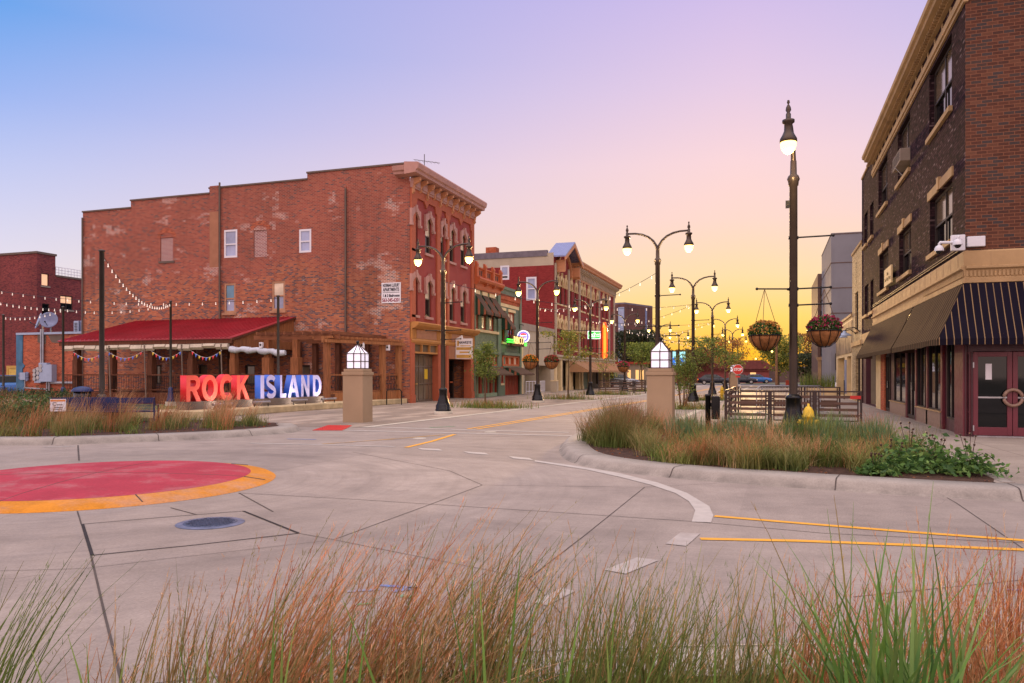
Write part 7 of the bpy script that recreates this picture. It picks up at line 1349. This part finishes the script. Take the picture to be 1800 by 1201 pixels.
for i, u in enumerate((UR(1512.5), UR(1505))):
    t = thing('gooseneck_lamp', ['barn style gooseneck lamp on the buff wall nearer the awning', 'barn style gooseneck lamp on the buff wall farther from the awning'][i], 'wall lamp', FRT.p(u, 3.9, .4), 'gooseneck lamps on the buff wall'); m = MB(); m.tube([FRT.p(u, 3.9, 0), FRT.p(u, 4.15, .3), FRT.p(u, 4.1, .7), FRT.p(u, 3.95, .8)], .03, 6); m.build('arm', 'black_metal', t); m = MB(); m.lathe([(.36, 3.7), (.3, 3.78), (.1, 3.88), (.07, 3.98)], 14, FRT.p(u, 0, .8)); m.build('shade', 'meter_grey', t)
bM = thing('mural_building', 'low single-storey building with a painted mural front and cream piers', 'building', (8, 56, 0)); ya, yb = y1, UR(1470); m = MB(); m.wall(FRT, ya, yb, 0, 5.1, [(ya+.6, ya+3.4, .05, 2.7), (ya+5, yb-1.2, .05, 2.7)], .5); m.add([FRT.p(yb, 0), FRT.p(yb, 5.1), FRT.p(yb, 5.1, -12), FRT.p(yb, 0, -12)], [(0, 1, 2, 3)]); m.build('wall', 'cream', bM); m = MB(); m.fbox(FRT, ya+.1, yb-.1, 2.9, 4.85, .002, .03); m.build('mural', 'mural', bM); m = MB(); m.fbox(FRT, ya, yb, 5.1, 5.25, -.3, .08); m.build('coping', 'limestone_dark', bM); m = MB(); m.fbox(FRT, ya+.5, yb-1.1, 0, 2.75, -.6, -.52); m.build('shop_glass', 'glass_warm', bM); m = MB(); m.fbox(FRT, ya+3.6, ya+4.7, .3, 2.5, .002, .05); m.build('poster', 'blue_panel', bM); m = MB(); m.box(RX+.4, 16, ya, yb, 4.5, 4.7); m.build('roof', 'roof_flat', bM)
m = MB(); x, y = RX-.35, ya+1.2; m.tube([(x, y, .0), (x, y, 1.2)], .03, 6); tag(m.build('meter_post', 'black_metal'), 'small dark post before the mural building', 'post')
bT = thing('grey_tower', 'tall windowless grey concrete block behind the mural building', 'building', (9, 72, 0)); gx0, _ = onY(1461, 600, 66); zt = onY(1480, 409, 66)[1]; m = MB(); m.box(gx0, 20, 66, 78, 0, zt); m.build('wall', 'beige_block', bT); m = MB(); [m.box(gx0-.03, 20, 65.97, 78, z, z+.06) for z in (zt-.12, zt-2.4, zt-4.4, zt-6.4, zt-8.6)]; m.build('panel_joint', 'dark_block', bT); m = MB(); m.box(gx0+.3, gx0+.7, 65.9, 66, 1.9, 3.2); m.build('wall_box', 'dark_frame', bT)
bK = thing('dark_tower', 'dark brown block with a glazed stair left of the grey concrete tower', 'building', (6, 84, 0)); kx0, _ = onY(1437.5, 600, 80); zt = onY(1450, 481, 80)[1]; kx1, _ = onY(1466, 600, 80); m = MB(); m.box(kx0, kx1, 80, 92, 0, zt); m.build('wall', 'dark_block', bK); m = MB(); [m.box(kx0+.25, kx1, 79.94, 79.98, a, b) for a, b in ((zt-3, zt-1.2), (zt-5.2, zt-3.6), (3.3, 4.9))]; each(m, 'window', 'glass', bK); m = MB(); m.box(kx0-.1, kx1, 79.6, 79.9, 2.9, 3.2); m.box(kx0, kx0+.3, 79.7, 79.9, 0, 2.9); m.build('canopy', 'limestone_dark', bK)
car('parked_car', 'car_white', (6.5, 64.3, 0), math.pi, 'white car nosing out beside the mural building')
pl = thing('planter_box', 'low planter of wispy grass before the grey tower', 'planter', (3.2, 60, 0)); x, y = atD(1440, 57); m = MB(); m.box(x-1.4, x+1.2, y-.5, y+.5, 0, .55); m.build('box', 'cream', pl); b = np.stack([rng.uniform(x-1.3, x+1.1, 300), rng.uniform(y-.4, y+.4, 300)], 1); blades('foliage', z3(b, .5), rng.uniform(.4, 1.3, 300), rng.uniform(.1, .5, 300), .05, pick(300, GREEN), pick(300, GREEN), 3, parent=pl)
# ------------------------------------------------------------------ the far end of the street
x, y = atD(1368, 96); tree('far_tree', 'bushy backlit green tree at the end of the street left of the near lamp', x, y, 6.0, .2, 5200, LEAFY, .36, .55, .22, 1.0, 13, 'trees at the street end', seed=21); x, y = atD(1422, 104); tree('far_tree', 'orange-lit thin tree right of the near lamp pole', x, y, 6.6, .2, 2600, [(150, 90, 50), (110, 84, 52), (128, 96, 56)], .32, .7, .35, 1.05, 12, 'trees at the street end', seed=23)
x, y = atD(1425, 92); tree('far_tree', 'low dark bushy tree under the orange-lit tree', x, y, 3.8, .2, 3000, [(70, 78, 52), (60, 70, 48), (84, 90, 60)], .36, .5, .1, 1.2, 10, 'trees at the street end', seed=24)
x, y = atD(1122, 112); tree('far_tree', 'large dark rounded tree before the apartment tower', x, y, 7.4, .3, 9000, [(58, 66, 44), (70, 76, 50), (48, 58, 40)], .42, .75, .15, 1.15, 14, 'trees at the street end', seed=25)
x, y = atD(1222, 132); tree('far_tree', 'far reddish tree crown right of the lit screen', x, y, 5.4, .2, 3600, [(110, 84, 54), (128, 88, 52), (90, 80, 50)], .5, .8, .2, 1.6, 12, 'trees at the street end', seed=26); x, y = atD(1255, 140); tree('far_tree', 'far thin tree behind the right lamp row', x, y, 5.2, .2, 2200, [(130, 84, 48), (110, 84, 54)], .5, .9, .2, 1.6, 12, 'trees at the street end', seed=27)
def simple_bldg(name, lab, px0, px1, D, ztop, mat, roof, nwin=0, depth=14, cat='building'):
    a, b = Vector(atD(px0, D)), Vector(atD(px1, D)); fr = FR(a, b-a, ((b-a).y, -(b-a).x)); L = (b-a).length; t = thing(name, lab, cat, (a.x, a.y, 0)); m = MB(); m.fbox(fr, 0, L, 0, ztop, -depth, 0); m.build('wall', mat, t); m = MB(); m.fbox(fr, -.3, L+.3, ztop, ztop+.3, -depth-.3, .3); m.build('roof', roof, t); return t, fr, L
t, fr, L = simple_bldg('store_building', 'low long red-brown store at the very end of the street', 1185, 1352, 132, 2.1, 'brown_brick_far', 'brown_roof_far'); m = MB(); m.fprism(fr, [(-1, 2.4), (L+1, 2.4), (L-1, 3.9), (1, 3.9)], -8, .5); m.build('mansard', 'brown_roof_far', t); m = MB(); m.fbox(fr, L*.80, L*.86, .8, 1.8, .01, .05); m.build('lit_window', 'window_lit', t)
t, fr, L = simple_bldg('far_wing', 'low dark wing beyond the trees at the right street end', 1350, 1440, 140, 2.6, 'dark_block', 'roof_grey')
aD = 150; a, b, c = Vector(atD(1070, aD)), Vector(atD(1098, aD-2)), Vector(atD(1147, aD+6)); zt = CH+aD*(HY-536)/F; t = thing('apartment_tower', 'brown brick apartment tower with pale window strips in the distance', 'building', (a.x, a.y, 0)); m = MB(); m.prism([tuple(a), tuple(b), tuple(c), tuple(c*1.1), tuple(a*1.12)], 0, zt); m.build('wall', 'tower_brick', t)
fr = FR(a, b-a, ((b-a).y, -(b-a).x)); L = (b-a).length; fr3 = FR(b, c-b, ((c-b).y, -(c-b).x)); L3 = (c-b).length
for q0, q1 in ((.05, .38), (.62, .98)):
    m = MB(); m.fbox(fr, L*q0, L*q1, .5, zt-.6, .01, .12); st_ = m.build('window_strip', 'meter_grey', t); m = MB(); [m.fbox(fr, L*(q0+.05), L*(q1-.05), z, z+.9, .121, .15) for z in np.arange(1.2, zt-1.5, 1.65)]; m.build('pane', 'glass_blind', st_)
m = MB(); m.fbox(fr3, L3*.72, L3*.78, .5, zt-.3, .01, .1); m.build('stair_window', 'blue_panel', t)
m = MB(); m.prism([tuple(a), tuple(b), tuple(c), tuple(c*1.1), tuple(a*1.12)], zt, zt+.3); m.build('roof', 'roof_grey', t)
t, fr, L = simple_bldg('corner_cafe', 'low pale cafe front glowing behind the drooping tree', 1083, 1140, 104, 2.9, 'stucco_shade', 'shutter_red'); m = MB(); [m.fbox(fr, L*k, L*k+L*.1, .8, 2.1, .01, .05) for k in (.35, .6, .75)]; each(m, 'lit_window', 'window_lit', t)
x, y = atD(1192, 110); t = thing('billboard', 'bright turquoise lit screen on a far building beside the pillar lantern', 'screen', (x, y, 0)); fr = FR((x, y), (cT, sT), (sT, -cT)); m = MB(); m.fbox(fr, -1.0, 1.15, 2.6, 4.9, 0, .1); m.build('frame', 'dark_frame', t); m = MB(); m.fbox(fr, -.8, -.35, 2.8, 4.75, .101, .12); m.fbox(fr, .1, 1.0, 2.8, 4.75, .101, .12); m.build('screen', 'screen', t); m = MB(); m.fbox(fr, -.8, -.4, 2.82, 3.9, .121, .13); m.fprism(fr, [(.15, 2.82), (.3, 3.9), (.6, 3.8), (.9, 3.0), (.7, 3.0), (.45, 3.4)], .121, .13); each(m, 'picture', 'screen_blue', t); m = MB(); [m.fbox(fr, u, u+.15, 0, 2.6, 0, .1) for u in (-.5, .5)]; m.build('post', 'dark_frame', t)
for i, (px, D, mt, lab) in enumerate([(1304, 118, 'car_dark', 'small dark car crossing at the street end by the far pillar'), (1255, 112, 'car_dark', 'small grey car at the street end behind the shrub'), (1330, 126, 'car_blue', 'small blue car at the street end near the brown store'), (1090, 96, 'car_silver', 'grey car parked near the pale cafe')]): car('distant_car', mt, (*atD(px, D), 0), .1*i, lab, 'distant cars')
x, y = atD(1365, 90); t = thing('utility_pole', 'plain tall utility pole with a small lamp before the backlit tree', 'utility pole', (x, y, 0)); m = MB(); m.tube([(x, y, 0), (x, y, 5.2)], [.16, .12], 8); m.build('pole', 'dry_bark', t); m = MB(); m.tube([(x, y, 4.2), (x-.45, y, 4.3)], .03, 5); m.build('arm', 'black_metal', t); m = MB(); m.ball((x-.5, y, 4.2), .12, 10, 6); m.build('bulb', 'bulb_lit', t)
for i, (px, D, z, lab) in enumerate([(1324, 150, 4.6, 'thin far lamp post above the brown store'), (1282, 120, 3.9, 'small far lit lamp between the right row lamps')]):
    x, y = atD(px, D); t = thing('far_lamp', lab, 'street lamp', (x, y, 0), 'small far lamps at the street end'); m = MB(); m.tube([(x, y, 0), (x, y, z), (x+.5, y, z)], .06, 5); m.build('pole', 'black_metal', t); m = MB(); m.ball((x+.5, y, z-.1), .16, 8, 6); m.build('bulb', 'bulb_lit', t)
flat('far_lawn', [(-30, 126), (60, 126), (60, 131), (-30, 131)], .006, 'lawn')
m = MB(); x, y = atD(1388, 82); m.box(x-.4, x+.4, y-.2, y+.2, .3, .9); m.box(x-.3, x-.2, y-.1, y+.1, 0, .3); m.box(x+.2, x+.3, y-.1, y+.1, 0, .3); tag(m.build('newspaper_box', 'shutter_red'), 'small orange red street box behind the near lamp pole', 'box')
for o in C.objects:                          # parts carry no category of their own
    if o.parent and 'category' in o: del o['category']
